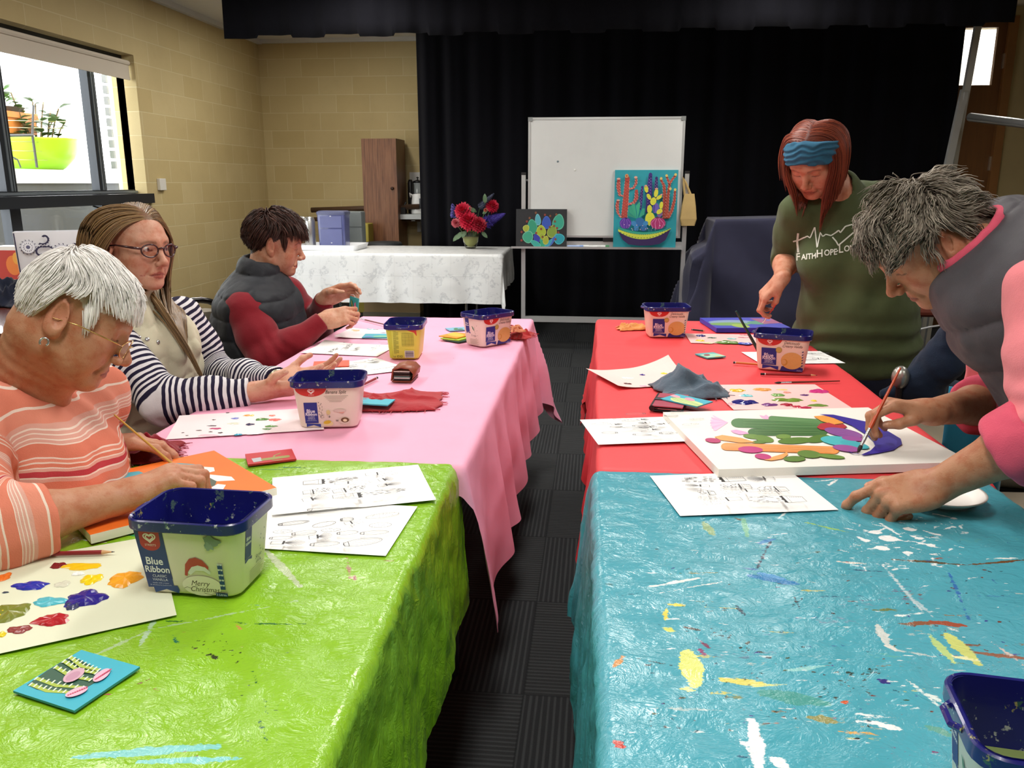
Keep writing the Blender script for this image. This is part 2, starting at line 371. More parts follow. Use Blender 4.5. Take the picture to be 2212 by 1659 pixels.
# lime pot with its plant
pc = atx(85, 362, -6.0); pw = (atx(140, 330, -6.0)[1]-atx(33, 330, -6.0)[1])/2
pot = empty('plant_pot', (-6.0, pc[1], zt-.02)); tag(pot, 'large lime green bowl pot holding a leafy plant', 'plant pot')
prof = [(.45, 0), (.62, .10), (.85, .32), (.97, .55), (1.0, .74), (1.03, .80), (.96, .80), (.92, .6)]
MB().lathe([(r*pw, z*pw*1.05) for r, z in prof], 32).build('bowl', flat('9bd41a', .35, var=.02), pot, True)
MB().lathe([(.001, .70*pw), (.93*pw, .70*pw)], 20).build('soil', flat('3b2d22', .9), pot)
lf = MB(); st = MB(); g = np.random.default_rng(3)
def leaf(mb, c, d, up, L, W):
    d = nrm(d); sd = nrm(np.cross(d, up)); u2 = np.cross(sd, d); pr = [(0, 0), (.25, .8), (.5, 1), (.78, .7), (1, 0)]
    P = [c+d*L*t+sd*W*w+u2*L*.12*math.sin(PI*t) for t, w in pr]+[c+d*L*t-sd*W*w+u2*L*.12*math.sin(PI*t) for t, w in pr[-2:0:-1]]
    mb.poly(P)
for k in range(14):
    a = g.uniform(0, 6.28); h = g.uniform(.25, .85)*pw*1.6; b = np.array((math.cos(a)*.3*pw, math.sin(a)*.3*pw+.25*pw, .7*pw)); e = b+np.array((math.cos(a)*.3, math.sin(a)*.5+.25, 1))*h
    st.tube([b, (b+e)/2+np.array((0, 0, .03)), e], .008, 5)
    for q in range(5):
        t = .35+.65*q/4; c = b+(e-b)*t; aa = g.uniform(0, 6.28); leaf(lf, c, (math.cos(aa), math.sin(aa), g.uniform(-.3, .5)), (0, 0, 1), g.uniform(.12, .2), g.uniform(.04, .06))
lf.build('leaves', flat('55703f', .5, var=.2), pot); st.build('stems', flat('6b5a3a', .7), pot)
# timber planter stand and the little plant on it
ps = atx(25, 360, -6.3); sd = empty('timber_stand', (-6.3, ps[1], zt-.02)); tag(sd, 'orange timber garden stand beside the lime pot', 'stand')
OR = flat('c9772f', .6, var=.15); hh = atx(25, 245, -6.3)[2]-(zt-.02)
MB().box((-.2, -.35, hh-.06), (.2, .26, hh)).build('stand_top', OR, sd); MB().box((-.18, -.33, hh-.22), (.18, .24, hh-.06)).build('apron', OR, sd)
for y in (-.30, .14): MB().box((-.1, y, 0), (0, y+.10, hh-.2)).build('leg', OR, sd)
pt = empty('potted_plant', (-6.3, ps[1]-.06, zt-.02+hh)); tag(pt, 'small green plant in a dark tray on the timber stand', 'plant')
MB().lathe([(.2, 0), (.24, .05), (.22, .05)], 16).build('tray', flat('4a3f38', .8), pt); lf = MB()
for k in range(26): a = g.uniform(0, 6.28); leaf(lf, np.array((math.cos(a)*.06, math.sin(a)*.08, .05+g.uniform(0, .2))), (math.cos(a), math.sin(a), .5), (0, 0, 1), .10, .03)
lf.build('leaves', flat('6d9a46', .5, var=.2), pt)
# wire balustrade
rl = empty('wire_balustrade', (-5.75, 6.5, zt)); tag(rl, 'dark metal balustrade with thin steel wires outside the window', 'balustrade')
pz1 = [atx(78, 220, -5.75), atx(50, 300, -5.75)]
DM = flat('4a4a4c', .5, .4)
def rel(p): return np.asarray(p)-np.array((-5.75, 6.5, zt))
a, b, c = atx(72, 228, -5.75), atx(70, 292, -5.75), atx(0, 293, -5.75)
MB().tube([rel(a), rel(b)], .012, 6).tube([rel(b), rel(c)], .016, 6).tube([rel(b), rel(atx(80, 362, -5.75))], .014, 6).tube([rel(atx(10, 330, -5.75)), rel(atx(38, 345, -5.75)), rel(atx(45, 362, -5.75))], .008, 6).build('rail', DM, rl)
wr = MB()
for py in (263, 278, 308, 328, 347): p = atx(150, py, -5.75); q = atx(0, py-3, -5.75); wr.tube([rel(p), rel(q)], .0035, 4)
wr.build('wire', flat('c9b78a', .3, .8), rl)
# ---- door in the side wall
BR = NT('brown_door_veneer'); ob = BR.obj(); gr = BR.noise(BR.mapping(ob, (14, 14, 1.2)), 3, 5, .6, .4)
BR.set(Base_Color=BR.mix(gr, lin('5d3a1c'), lin('7a4f27')), Roughness=.45); BRM = BR.mat
d = empty('door_1', ((dx0+dx1)/2, DW+.05, 0)); struct(d, 'brown veneer door with a tall glazed panel')
ga, gb = aty(2112, 60, DW), aty(2148, 182, DW); cx = (dx0+dx1)/2
gx0, gx1, gz1, gz0 = aty(2100, 100, DW)[0]-.09-cx, aty(2156, 100, DW)[0]-cx, aty(2130, 58, DW)[2], aty(2130, 183, DW)[2]
hw = (dx1-dx0)/2
MB().box((-hw, -.02, 0), (hw, .02, gz0)).box((-hw, -.02, gz1), (hw, .02, 2.68)).box((-hw, -.02, gz0), (gx0, .02, gz1)).box((gx1, -.02, gz0), (hw, .02, gz1)).build('door_leaf', BRM, d)
MB().box((gx0, -.004, gz0), (gx1, .004, gz1)).build('door_glass', GLASS, d)
JB = flat('84582c', .5, var=.12)
MB().box((hw, -.07, 0), (hw+.07, .06, 2.70)).box((-hw-.07, -.07, 0), (-hw, .06, 2.70)).box((-hw, -.07, 2.68), (hw, .06, 2.70)).build('door_frame', JB, d)
for z in (2.28, 1.42, .3): MB().box((hw-.012, -.045, z), (hw+.012, -.02, z+.12)).build('hinge', flat('c9c4b6', .3, .9), d)
struct(solid('wall_corridor', (2.92, DW+.85, 0), (XR, DW+.90, ZC), flat('e9e6de', .8, var=.02)), 'pale block wall of the corridor beyond the door')
# ---- stage curtain and valance
def velvet(name, c):
    t = NT(name); n = t.noise(t.obj(), 60, 3); t.set(Base_Color=t.mix(n, lin(c), tuple(x*1.6 for x in lin(c))), Roughness=.95, Specular_IOR_Level=.05, Sheen_Weight=.06, Sheen_Roughness=.5); return t.mat
VEL = velvet('black_velvet', '0c0c10')
def pleated(name, pts, z0, z1, amp, per, seed, mat, steps=14, th=.004, step=0.0):
    """hanging cloth along a line in plan, folds deepening towards the hem"""
    a, b = np.array(pts[0], float), np.array(pts[1], float); L = np.linalg.norm(b-a); n = int(L/.012); d = (b-a)/L; nn = np.array((d[1], -d[0]))
    u = np.linspace(0, L, n); zs = np.linspace(z1, z0, steps); vs = []
    P = np.stack([u, u*0, u*0], 1); ph = u/per*2*PI+2.2*vnoise(P, 1.7, seed); am = .6+.6*np.abs(vnoise(P, 2.3, seed+1))
    for i, z in enumerate(zs):
        t = i/(steps-1); w = amp*(.35+.65*t)*am*(np.sin(ph+.5*vnoise(np.stack([u, u*0+z*.5, u*0], 1), 1.2, seed+2))+.35*np.sin(2*ph+1))
        zz = z+(step*((np.floor(u/per*1.0) % 2)-.5)*t if step else 0)+u*0
        vs.append(np.stack([a[0]+d[0]*u+nn[0]*w, a[1]+d[1]*u+nn[1]*w, zz], 1))
    vs = np.concatenate(vs); f = (np.arange(steps-1)[:, None]*n+np.arange(n-1)[None]).reshape(-1)
    o = mesh_obj(name, vs, np.stack([f, f+n, f+n+1, f+1], 1), mat, None, True)
    md = o.modifiers.new('thick', 'SOLIDIFY'); md.thickness = th; return o
CY = 7.85
tag(pleated('stage_curtain', ((aty(903, 300, CY)[0], CY), (3.08, CY)), .012, 2.74, .045, .30, 3, VEL), 'black velvet stage curtain hanging to the carpet behind the whiteboard', 'curtain')
VY = 6.42; va = aty(486, 82, VY); vb = aty(2194, 42, VY)
tag(pleated('stage_valance', ((va[0], VY), (vb[0], VY)), (va[2]+vb[2])/2-.012, 2.775, .016, .26, 8, VEL, 5, .004, .02), 'black pleated valance along the ceiling above the stage', 'valance')
# ---- ceiling lamps (above the frame)
LE = NT('lamp_diffuser'); em = LE.n('Emission', i_Color=(1, .955, .88), i_Strength=5.5); LE.L.new(em.outputs[0], LE.N['Material Output'].inputs[0])
LAMPS = [(-2.2, .4, .45), (-.15, .5, 1.15), (2.2, .4, .35), (-2.2, 3.2, .95), (-.1, 3.2, 1.35), (2.4, 3.2, .35), (-1.7, 5.6, 1.05), (1.2, 5.6, .9), (-2.4, 7.3, .6)]
for i, (x, y, wt) in enumerate(LAMPS):
    l = bpy.data.lights.new('ceiling_lamp_light', 'AREA'); l.shape = 'RECTANGLE'; l.size = .30; l.size_y = 1.2; l.color = (1, .96, .90); l.energy = LAMP_W*wt
    lo = bpy.data.objects.new('ceiling_lamp_light', l); COL.objects.link(lo); lo.location = (x, y, ZC-.07)
    if not i: r0 = empty('ceiling_lamp', (x, y, ZC)); MB().box((-.16, -.62, -.05), (.16, .62, 0)).build('housing', flat('e6e6e2', .5), r0); MB().box((-.15, -.6, -.058), (.15, .6, -.05)).build('diffuser', LE.mat, r0); r = r0
    else:
        r = r0.copy(); COL.objects.link(r); r.location = (x, y, ZC)
        for ch in list(r0.children): c = ch.copy(); COL.objects.link(c); c.parent = r
    tag(r, 'long fluorescent ceiling lamp with a white diffuser', 'lamp', 'fluorescent ceiling lamps')
l = bpy.data.lights.new('corridor_fill_light', 'AREA'); l.size = .8; l.energy = 26; lo = bpy.data.objects.new('corridor_fill_light', l); COL.objects.link(lo); lo.location = (3.8, DW+.5, ZC-.05)  # unseen light added to brighten the corridor wall behind the door glass
# ---- daylight
W = bpy.data.worlds.new('overcast_sky'); SC.world = W; W.use_nodes = True
bg = W.node_tree.nodes['Background']; bg.inputs[0].default_value = (.93, .97, 1, 1); bg.inputs[1].default_value = 7.0
# ---- camera
cam = bpy.data.cameras.new('camera'); co = bpy.data.objects.new('camera', cam); COL.objects.link(co)
cam.sensor_width = 36; cam.lens = CAM_F*36/2212; co.location = (0, 0, CAM_Z); co.rotation_euler = (PI/2-CAM_PITCH, 0, CAM_YAW); cam.clip_start = .05; SC.camera = co
SC.view_settings.view_transform = 'Standard'; SC.view_settings.look = 'None'; SC.view_settings.exposure = EXPOSURE; SC.view_settings.gamma = 1; SC.view_settings.use_curve_mapping = False
# ================================================================ TABLES AND CLOTHS
def trestle(name_label, x0, x1, y0, y1, rot=0.0, group=None):
    c = np.array(((x0+x1)/2, y1, 0)); w = (x1-x0)/2; L = y1-y0
    r = empty('folding_table', c, rot); tag(r, name_label, 'table', group)
    MB().box((-w, -L, T-.034), (w, 0, T-.006), bev=.004).build('tabletop', flat('b9b2a2', .5), r)
    MET = flat('54585c', .35, .7)
    for y in (-.28, -L+.28):
        for s in (-1, 1): MB().tube([(s*(w-.08), y, T-.034), (s*(w-.08), y, .005)], .0125, 10).build('leg', MET, r)
        MB().tube([(-(w-.08), y, .25), (w-.08, y, .25)], .010, 8).build('crossbar', MET, r)
    return r
def cloth_sheet(name, x0, x1, y0, y1, drop, mat, us, vs, rot=0.0, tilt=.20, fold=.03, seed=1, z=T, crease=.0012, cfreq=22, R=.012, th=.0012, pivot=None, hemwave=.0):
    """flat cloth coordinates (u, v) laid over a rectangular top and hanging over its edges; drop = left, right, near, far"""
    U, Vv = np.meshgrid(us, vs, indexing='ij'); u, v = U.ravel(), Vv.ravel()
    ou = np.where(u < x0, x0-u, np.where(u > x1, u-x1, 0)); ov = np.where(v < y0, y0-v, np.where(v > y1, v-y1, 0))
    r = np.hypot(ou, ov)+1e-9; dx = np.where(u < x0, -ou, ou)/r; dy = np.where(v < y0, -ov, ov)/r
    bx, by = np.clip(u, x0, x1), np.clip(v, y0, y1)
    corner = np.minimum(ou, ov)/(np.maximum(ou, ov)+1e-6)
    tl = tilt*.35+tilt*1.2*corner; amax = PI/2-tl
    a = np.minimum(r/R, amax); rest = np.maximum(r-R*amax, 0)
    h = R*np.sin(a)+rest*np.cos(amax); dz = R*(1-np.cos(a))+rest*np.sin(amax)
    P3 = np.stack([bx, by, u*0], 1)
    s = np.where(ou > ov, v, u)
    wave = fold*(.5+.5*np.sin(s*2*PI/.31+2.6*vnoise(np.stack([s, dz*.35, s*0], 1), 3.1, seed)))+fold*.5*vnoise(np.stack([s, dz*.5, s*0], 1), 9, seed+1)
    on = np.clip(r/.06, 0, 1); h = np.maximum(h+on*wave*np.clip(dz/.35, 0, 1.2), 0)
    p = np.stack([u, v, u*0], 1)
    cr = fbm(p, cfreq, 3, seed)*crease+np.abs(vnoise(p, cfreq*.45, seed+9))*crease*1.2
    fade = np.clip(1-r/.03, 0, 1)
    X = bx+dx*h; Y = by+dy*h; Z = z-dz+cr*(.4+.6*fade)+.0004
    X = X+(1-fade)*dx*cr*3; Y = Y+(1-fade)*dy*cr*3
    pv = np.array(pivot if pivot is not None else ((x0+x1)/2, y1)); cs, sn = math.cos(rot), math.sin(rot)
    X, Y = pv[0]+(X-pv[0])*cs-(Y-pv[1])*sn, pv[1]+(X-pv[0])*sn+(Y-pv[1])*cs
    nv = len(vs); f = (np.arange(len(us)-1)[:, None]*nv+np.arange(nv-1)[None]).reshape(-1)
    o = mesh_obj(name, np.stack([X, Y, np.maximum(Z, .004)], 1), np.stack([f, f+nv, f+nv+1, f+1], 1), mat, None, True)
    return o, u, v
def grid1(x0, x1, dl, dr, fine, coarse):
    """spacing along one axis: coarse in the hang, fine on top and round the edges"""
    a = [np.arange(-dl, -.03, coarse)] if dl > .03 else []
    return np.unique(np.round(np.concatenate([x0+q for q in a]+[np.arange(x0-min(dl, .03), x1+min(dr, .03), fine)]+([x1+np.arange(.03, dr, coarse)] if dr > .03 else [])), 5))
def stain_mat(name, base, rough, crinkle, cscale, darken=.85, thin=0.0, spec=.5, coat=0.0, bumpd=.004):
    """coloured cloth with dried paint: colour and coverage from attributes, ragged edges from noise"""
    t = NT(name); ob = t.obj(); c = t.attr('paint', 'Color'); m = t.attr('cover')
    n = t.noise(ob, 9, 4, .6); b = t.mix(n, tuple(x*darken for x in lin(base)), tuple(min(1, x*1.12) for x in lin(base)))
    rag = t.math('ADD', m, t.math('ADD', t.math('MULTIPLY', t.math('SUBTRACT', t.noise(t.mapping(ob, (.55, 1.5, 1)), 130, 4, .75), .5), 1.25), t.math('MULTIPLY', t.math('SUBTRACT', t.noise(ob, 28, 3), .5), .5)))
    k = t.math('MULTIPLY', t.step(rag, .40, .50), t.step(m, .08, .20))
    cr = t.noise(t.mapping(ob, (1, 1.25, 1)), cscale, 5, .62, .9); cr2 = t.noise(ob, cscale*3.2, 3, .6, .5)
    hh = t.math('ADD', t.math('ABSOLUTE', t.math('SUBTRACT', cr, .5)), t.math('MULTIPLY', cr2, .22))
    t.set(Base_Color=t.mix(k, b, c), Roughness=rough, Specular_IOR_Level=spec, Coat_Weight=coat, Normal=t.bump(hh, crinkle, bumpd))
    if thin: t.set(Subsurface_Weight=0.0)
    return t.mat
class Paint:
    """dried paint marks in cloth coordinates"""
    def __init__(s, u, v): s.u, s.v = u, v; s.c = np.ones((len(u), 3)); s.m = np.zeros(len(u))
    def _put(s, d, soft, col, a=1.0):
        m = np.clip(.5-d/soft*.5, 0, 1)*a; k = m > s.m*.8
        s.c[k] = np.array(lin(col)); s.m = np.maximum(s.m, m)
    def stroke(s, a, b, w, col, soft=.006, a_=.80):
        a_ = min(a_, .84)
        a, b = np.array(a), np.array(b); ba = b-a; pu, pv = s.u-a[0], s.v-a[1]; t = np.clip((pu*ba[0]+pv*ba[1])/(ba@ba+1e-12), 0, 1)
        s._put(np.hypot(pu-t*ba[0], pv-t*ba[1])-w*(1-.5*np.abs(2*t-1)), soft, col, a_)
    def blob(s, c, r, col, soft=.006, a_=.84, ax=(1, 1)): s._put(np.hypot((s.u-c[0])/ax[0], (s.v-c[1])/ax[1])-r, soft, col, a_)
    def apply(s, o): set_attr(o, 'paint', s.c, 'FLOAT_COLOR'); set_attr(o, 'cover', s.m)
# far pair of tables
PX0, PX1, PY0, PY1 = -1.035, -.275, 1.70, 3.60
RX0, RX1 = .026, .80
trestle('folding trestle table under the pink tablecloth on the left', PX0, PX1, PY0, PY1)
trestle('folding trestle table under the red tablecloth on the right', RX0, RX1, PY0, 3.62)
PINK = stain_mat('pink_paper_cloth', 'eda6c2', .55, .12, 26, .97, spec=.35)
o, u, v = cloth_sheet('pink_tablecloth', PX0, PX1, PY0-.05, PY1, 0, PINK, grid1(PX0, PX1, .16, .40, .010, .02), grid1(PY0, PY1, .12, .40, .012, .02), tilt=.20, fold=.028, seed=4, crease=.0010, cfreq=9)
p = Paint(u, v); g = np.random.default_rng(2)
for k in range(8): q = g.uniform((PX1-.32, 1.8), (PX1-.04, 3.2)); p.stroke(q, q+g.uniform((-.012, -.004), (.012, .004)), .002, '9a4a72', .004, .8)
p.apply(o); tag(o, 'smooth pink tablecloth draped over the far left table', 'tablecloth')
REDM = stain_mat('red_paper_cloth', 'e2454a', .55, .14, 22, .97, spec=.35)
o, u, v = cloth_sheet('red_tablecloth', RX0, RX1, PY0-.05, 3.62, 0, REDM, grid1(RX0, RX1, .36, .30, .010, .02), grid1(PY0, 3.62, .10, .40, .012, .02), tilt=.10, fold=.026, seed=11, crease=.0011, cfreq=7)
p = Paint(u, v)
for k in range(22): q = np.array((g.uniform(.66, .78), g.uniform(2.0, 2.3))); p.stroke(q, q+g.uniform((-.02, -.006), (.03, .006)), .0016, 'f0d5cf', .004, .7)
for k in range(6): q = np.array((g.uniform(.2, .4), g.uniform(2.8, 3.1))); p.stroke(q, q+g.uniform((-.01, -.01), (.01, .01)), .0012, '8a2428', .004, .7)
p.apply(o); tag(o, 'red tablecloth draped over the far right table', 'tablecloth')
# near pair
NY0, NY1 = -.22, 1.64
GX0, GX1 = -1.06, -.303
BX0, BX1 = .024, .790
trestle('folding trestle table under the lime green plastic cloth', GX0, GX1, NY0, NY1-.01, math.radians(1.3))
trestle('folding trestle table under the turquoise plastic cloth', BX0, BX1, NY0, NY1-.01, math.radians(.7))
GRN = stain_mat('lime_plastic', '86b824', .24, .85, 19, .94, spec=.55, bumpd=.006)
us = grid1(GX0, GX1, .10, .32, .0032, .012); vs = np.unique(np.concatenate([np.arange(NY0-.2, .62, .02), np.arange(.62, NY1+.035, .0032)]))
o, u, v = cloth_sheet('green_tablecloth', GX0, GX1, NY0, NY1, 0, GRN, us, vs, rot=math.radians(1.3), pivot=((GX0+GX1)/2, NY1), tilt=.16, fold=.013, seed=21, crease=.0010, cfreq=26, R=.02)
p = Paint(u, v)
def loc2(px, py, rot, piv):
    q = atz(px, py, T)[:2]-np.array(piv); c, s = math.cos(-rot), math.sin(-rot); return np.array((q[0]*c-q[1]*s, q[0]*s+q[1]*c))+np.array(piv)
def G(px, py): return loc2(px, py, math.radians(1.3), ((GX0+GX1)/2, NY1))
def st(fn, P, x0, y0, x1, y1, wpx, col, a=1.0, soft=.005): P.stroke(fn(x0, y0), fn(x1, y1), wpx*.00035, col, soft, a)
for a in [(305, 1342, 480, 1346, 5, '2f6b22'), (480, 1346, 660, 1349, 3, '2f6b22'), (372, 1372, 384, 1392, 7, '1f6a52'), (478, 1300, 560, 1308, 3, '5a8f9a'), (575, 1190, 650, 1270, 20, 'b4c49a'),
          (560, 1560, 575, 1600, 7, '1f5e30'), (545, 1450, 556, 1480, 5, '24602e'), (572, 1505, 578, 1545, 4, '24602e'), (160, 1640, 470, 1612, 22, '7fc9c6'), (300, 1648, 520, 1640, 16, '7fc9c6'), (210, 1545, 235, 1560, 4, '8a7a2a'),
          (300, 1400, 340, 1330, 12, 'a9c9a2'), (150, 1440, 330, 1360, 9, 'a6c48a'), (330, 1360, 640, 1300, 8, 'a6c48a'), (750, 1205, 756, 1250, 8, 'a57a5a'), (765, 1240, 768, 1262, 5, '9a5a4a'), (812, 1213, 850, 1212, 3, '8a5a2a'), (600, 1010, 660, 1012, 8, '3f7f4a'), (430, 1010, 640, 1016, 7, '4f8f3a'),
          (550, 1060, 575, 1110, 22, '47645a'), (560, 1050, 600, 1045, 12, '47645a'), (60, 1150, 250, 1115, 24, '2f7a2a'), (215, 1140, 300, 1160, 12, '3f9a5a'), (300, 1150, 420, 1130, 14, 'b9cf9a'), (170, 1165, 230, 1172, 8, 'dfe6e6'), (205, 1160, 210, 1170, 6, 'e8eef0'),
          (425, 1440, 455, 1415, 3, '2a3a1a'), (300, 1478, 320, 1470, 4, '7a5a1a'), (640, 1400, 600, 1420, 3, '7aa83a'), (500, 1440, 520, 1425, 2, '3a4a1a'), (510, 1350, 525, 1365, 3, 'c08a4a'), (330, 1020, 420, 1000, 10, '9fd45a'), (196, 1508, 260, 1500, 3, 'c04a6a')]: st(G, p, *a)
for k in range(34): q = G(*g.normal((468, 1400), (22, 14))); p.stroke(q, q+g.uniform((-.006, -.005), (.006, .005)), .0016, '2b3312', .003, .9)
for k in range(90): q = G(*g.uniform((20, 1300), (700, 1640))); p.stroke(q, q+g.uniform((-.008, -.006), (.008, .006)), .0010, ['2f6b22', '4a6a2a', '7f9f4a', '9a6a3a'][k % 4], .003, .75)
p.apply(o); tag(o, 'crinkled lime green plastic tablecloth spotted with paint', 'tablecloth')
TRQ = stain_mat('turquoise_plastic', '4a9fb0', .24, .85, 18, .93, spec=.5, bumpd=.006)
us = grid1(BX0, BX1, .35, .10, .0026, .012); vs = np.unique(np.concatenate([np.arange(NY0-.2, .60, .02), np.arange(.60, NY1+.035, .0026)]))
o, u, v = cloth_sheet('turquoise_tablecloth', BX0, BX1, NY0, NY1, 0, TRQ, us, vs, rot=math.radians(.7), pivot=((BX0+BX1)/2, NY1), tilt=.20, fold=.014, seed=31, crease=.0010, cfreq=24, R=.02)
p = Paint(u, v)
def B(px, py): return loc2(px, py, math.radians(.7), ((BX0+BX1)/2, NY1))
for k in range(60): a = g.uniform((1420, 1200), (2200, 1640)); L_ = g.uniform(30, 140); st(B, p, a[0], a[1], a[0]+L_, a[1]+g.uniform(-6, 6), g.uniform(5, 12), ['7a3f6a', '8a6a3a', '3f5f9a', 'c9c46a', '6a7a4a', '9a5a48', 'a9c0c0', '2f5f7a'][k % 8], .62, .008)
# broad smears under the marks
for k in range(26):
    a = g.uniform((1500, 1150), (2150, 1620)); st(B, p, a[0], a[1], a[0]+g.uniform(60, 260), a[1]+g.uniform(-10, 10), g.uniform(14, 40), ['6a93a8', '7fb6c0', '4a8f98', '8fa8a0', '5aa6a0'][k % 5], .52, .03)
for a in [(1400, 1268, 1510, 1250, 12, 'dfe6e2'), (1425, 1282, 1560, 1258, 6, 'dfe6e2'), (1448, 1308, 1478, 1308, 14, 'e8d34a'), (1440, 1318, 1437, 1340, 9, 'e2d35a'), (1436, 1358, 1458, 1366, 18, 'd7d96a'), (1485, 1412, 1502, 1480, 46, 'd9e07a'), (1470, 1488, 1500, 1492, 14, 'e0e08a'),
          (1560, 1472, 1650, 1480, 24, 'd9d06a'), (1600, 1486, 1700, 1480, 8, 'd8dc8a'), (1700, 1450, 1780, 1440, 10, '8fc9c8'), (1636, 1228, 1655, 1190, 9, '2a3f55'), (1655, 1190, 1668, 1165, 6, '2a3f55'), (1620, 1245, 1720, 1262, 26, '2f7fb8'), (1640, 1240, 1690, 1252, 20, '3a8fc8'), (1600, 1228, 1640, 1232, 8, '2f6fa8'),
          (1712, 1310, 1732, 1296, 4, '1f2a33'), (1716, 1292, 1728, 1316, 4, '1f2a33'), (1590, 1310, 1610, 1330, 8, '2b4a5a'), (1480, 1355, 1510, 1362, 10, '3b3f3a'), (1505, 1380, 1530, 1400, 9, '7a3f5a'), (1510, 1402, 1520, 1415, 10, '8a3f6a'),
          (1930, 1210, 2080, 1222, 14, '5a4a32'), (2080, 1222, 2212, 1210, 12, '6a4a2a'), (1810, 1214, 1870, 1218, 12, 'd8d2c8'), (1828, 1213, 1832, 1216, 7, 'c0392b'), (2130, 1208, 2212, 1206, 7, 'eef0ea'),
          (1960, 1350, 2010, 1345, 15, '8a5a42'), (2010, 1345, 2080, 1352, 22, '9a4f38'), (1940, 1348, 1970, 1352, 8, '7a6a5a'), (2100, 1410, 2212, 1425, 14, '8a5f4a'), (2070, 1395, 2130, 1395, 9, '7a5a48'),
          (2045, 1372, 2110, 1435, 34, 'c9d27a'), (2010, 1375, 2060, 1432, 20, 'b5cf86'), (2060, 1420, 2115, 1430, 18, 'e6e6b0'), (1895, 1350, 1918, 1395, 22, 'c9d0cc'), (1915, 1395, 1935, 1405, 16, 'dcdcd4'), (1935, 1405, 2030, 1420, 6, 'bcc9c6'),
          (1910, 1225, 2000, 1330, 7, 'b9cdd2'), (1960, 1280, 2020, 1340, 5, 'a9c4cc'), (2130, 1380, 2212, 1440, 5, 'c9bcb4'), (2050, 1240, 2072, 1290, 9, '2f6fb0'), (2072, 1290, 2092, 1338, 5, '2f6fa8'), (2145, 1255, 2155, 1268, 6, '2f5f9a'), (2095, 1288, 2190, 1290, 4, '3f7fae'),
          (1800, 1355, 1870, 1358, 4, 'e6efee'), (1935, 1332, 2035, 1322, 4, 'e6efee'), (1800, 1580, 1890, 1588, 7, 'd6a55a'), (1850, 1560, 1910, 1565, 10, 'e6eaea'), (1900, 1568, 1945, 1575, 14, 'e8ecec'), (1850, 1545, 1920, 1552, 6, 'dfe8e8'), (1815, 1516, 1835, 1520, 14, 'c9582f'), (1900, 1470, 1918, 1476, 16, '2f2f7a'),
          (1960, 1470, 2030, 1530, 7, 'd5e2e0'), (2000, 1500, 2040, 1520, 14, 'd9e6e2'), (1625, 1560, 1640, 1660, 30, 'eef2f2'), (1600, 1600, 1640, 1640, 14, 'dfe9ea'), (1670, 1640, 1700, 1659, 24, 'e8eeee'), (1330, 1605, 1345, 1615, 18, 'c0453a'), (1328, 1440, 1345, 1420, 16, 'c98a4a'), (1310, 1262, 1322, 1265, 14, '3f7f88'),
          (1330, 1290, 1380, 1282, 4, '2f6f80'), (1380, 1425, 1450, 1440, 6, '2f3f42'), (1395, 1440, 1415, 1440, 6, '3a3f40'), (1750, 1550, 1800, 1560, 22, '8f8f5a'), (1650, 1500, 1780, 1520, 40, '4a9a94'), (2000, 1570, 2060, 1590, 18, '5f9f90'), (1900, 1130, 1945, 1160, 10, 'e8eeee'), (1940, 1150, 1990, 1160, 5, 'dfe8e8'),
          (1520, 1130, 1540, 1155, 28, '8fae80'), (1590, 1120, 1600, 1125, 8, '6a5a3a'), (1565, 1160, 1590, 1168, 4, '26343a'), (1605, 1120, 1615, 1160, 18, '6fb494'), (1640, 1175, 1672, 1165, 14, '3a86c0'), (1740, 1130, 1830, 1150, 10, '8fbf6a'), (1700, 1105, 1680, 1122, 8, 'e6eeee'), (1760, 1040, 1812, 1036, 5, 'eef2f0'), (1790, 1048, 1812, 1036, 8, 'eef2f0'), (1795, 1062, 1805, 1062, 9, 'c9b6dc')]: st(B, p, *a)
for a in [(1890, 1150, 26), (1920, 1165, 40), (1965, 1145, 26), (1905, 1185, 30), (1985, 1165, 16), (2010, 1180, 18), (2060, 1120, 14), (1960, 1195, 22), (1870, 1168, 18), (2025, 1155, 14)]:
    c = B(a[0], a[1]); p.blob(c, a[2]*.00032, 'eef2f2', .005, 1, (1.2, .9)); p.stroke(c, c+g.uniform((-.03, -.02), (.03, .02)), .004, 'eef2f2', .005)
for k in range(90): a = g.uniform((1830, 1120), (2080, 1230)); q = B(*a); p.stroke(q, q+g.uniform((-.02, -.012), (.02, .012)), .0013, 'e6eeee', .004, .85)
for k in range(150): a = g.uniform((1380, 1150), (2200, 1640)); q = B(*a); p.stroke(q, q+g.uniform((-.03, -.008), (.03, .008)), .0011, ['dfe9ea', 'e6eeee', 'c6dcdf'][k % 3], .003, .7)
for k in range(240): a = g.uniform((1400, 1160), (2200, 1600)); q = B(*a); p.stroke(q, q+g.uniform((-.007, -.004), (.007, .004)), .0013, ['24343a', '1f2a2a', '2f3f8a', '3a4a2a', '6a3a2a', '2a5a6a'][k % 6], .003, .85)
for cx, cy in ((1820, 1450), (1880, 1455), (1790, 1500), (1850, 1480), (1560, 1370), (1610, 1400)):
    for k in range(14): q = B(*g.normal((cx, cy), (16, 9))); p.stroke(q, q+g.uniform((-.006, -.003), (.006, .003)), .0015, '2f4038', .003, .9)
p.apply(o); tag(o, 'crinkled turquoise plastic tablecloth covered with paint marks', 'tablecloth')
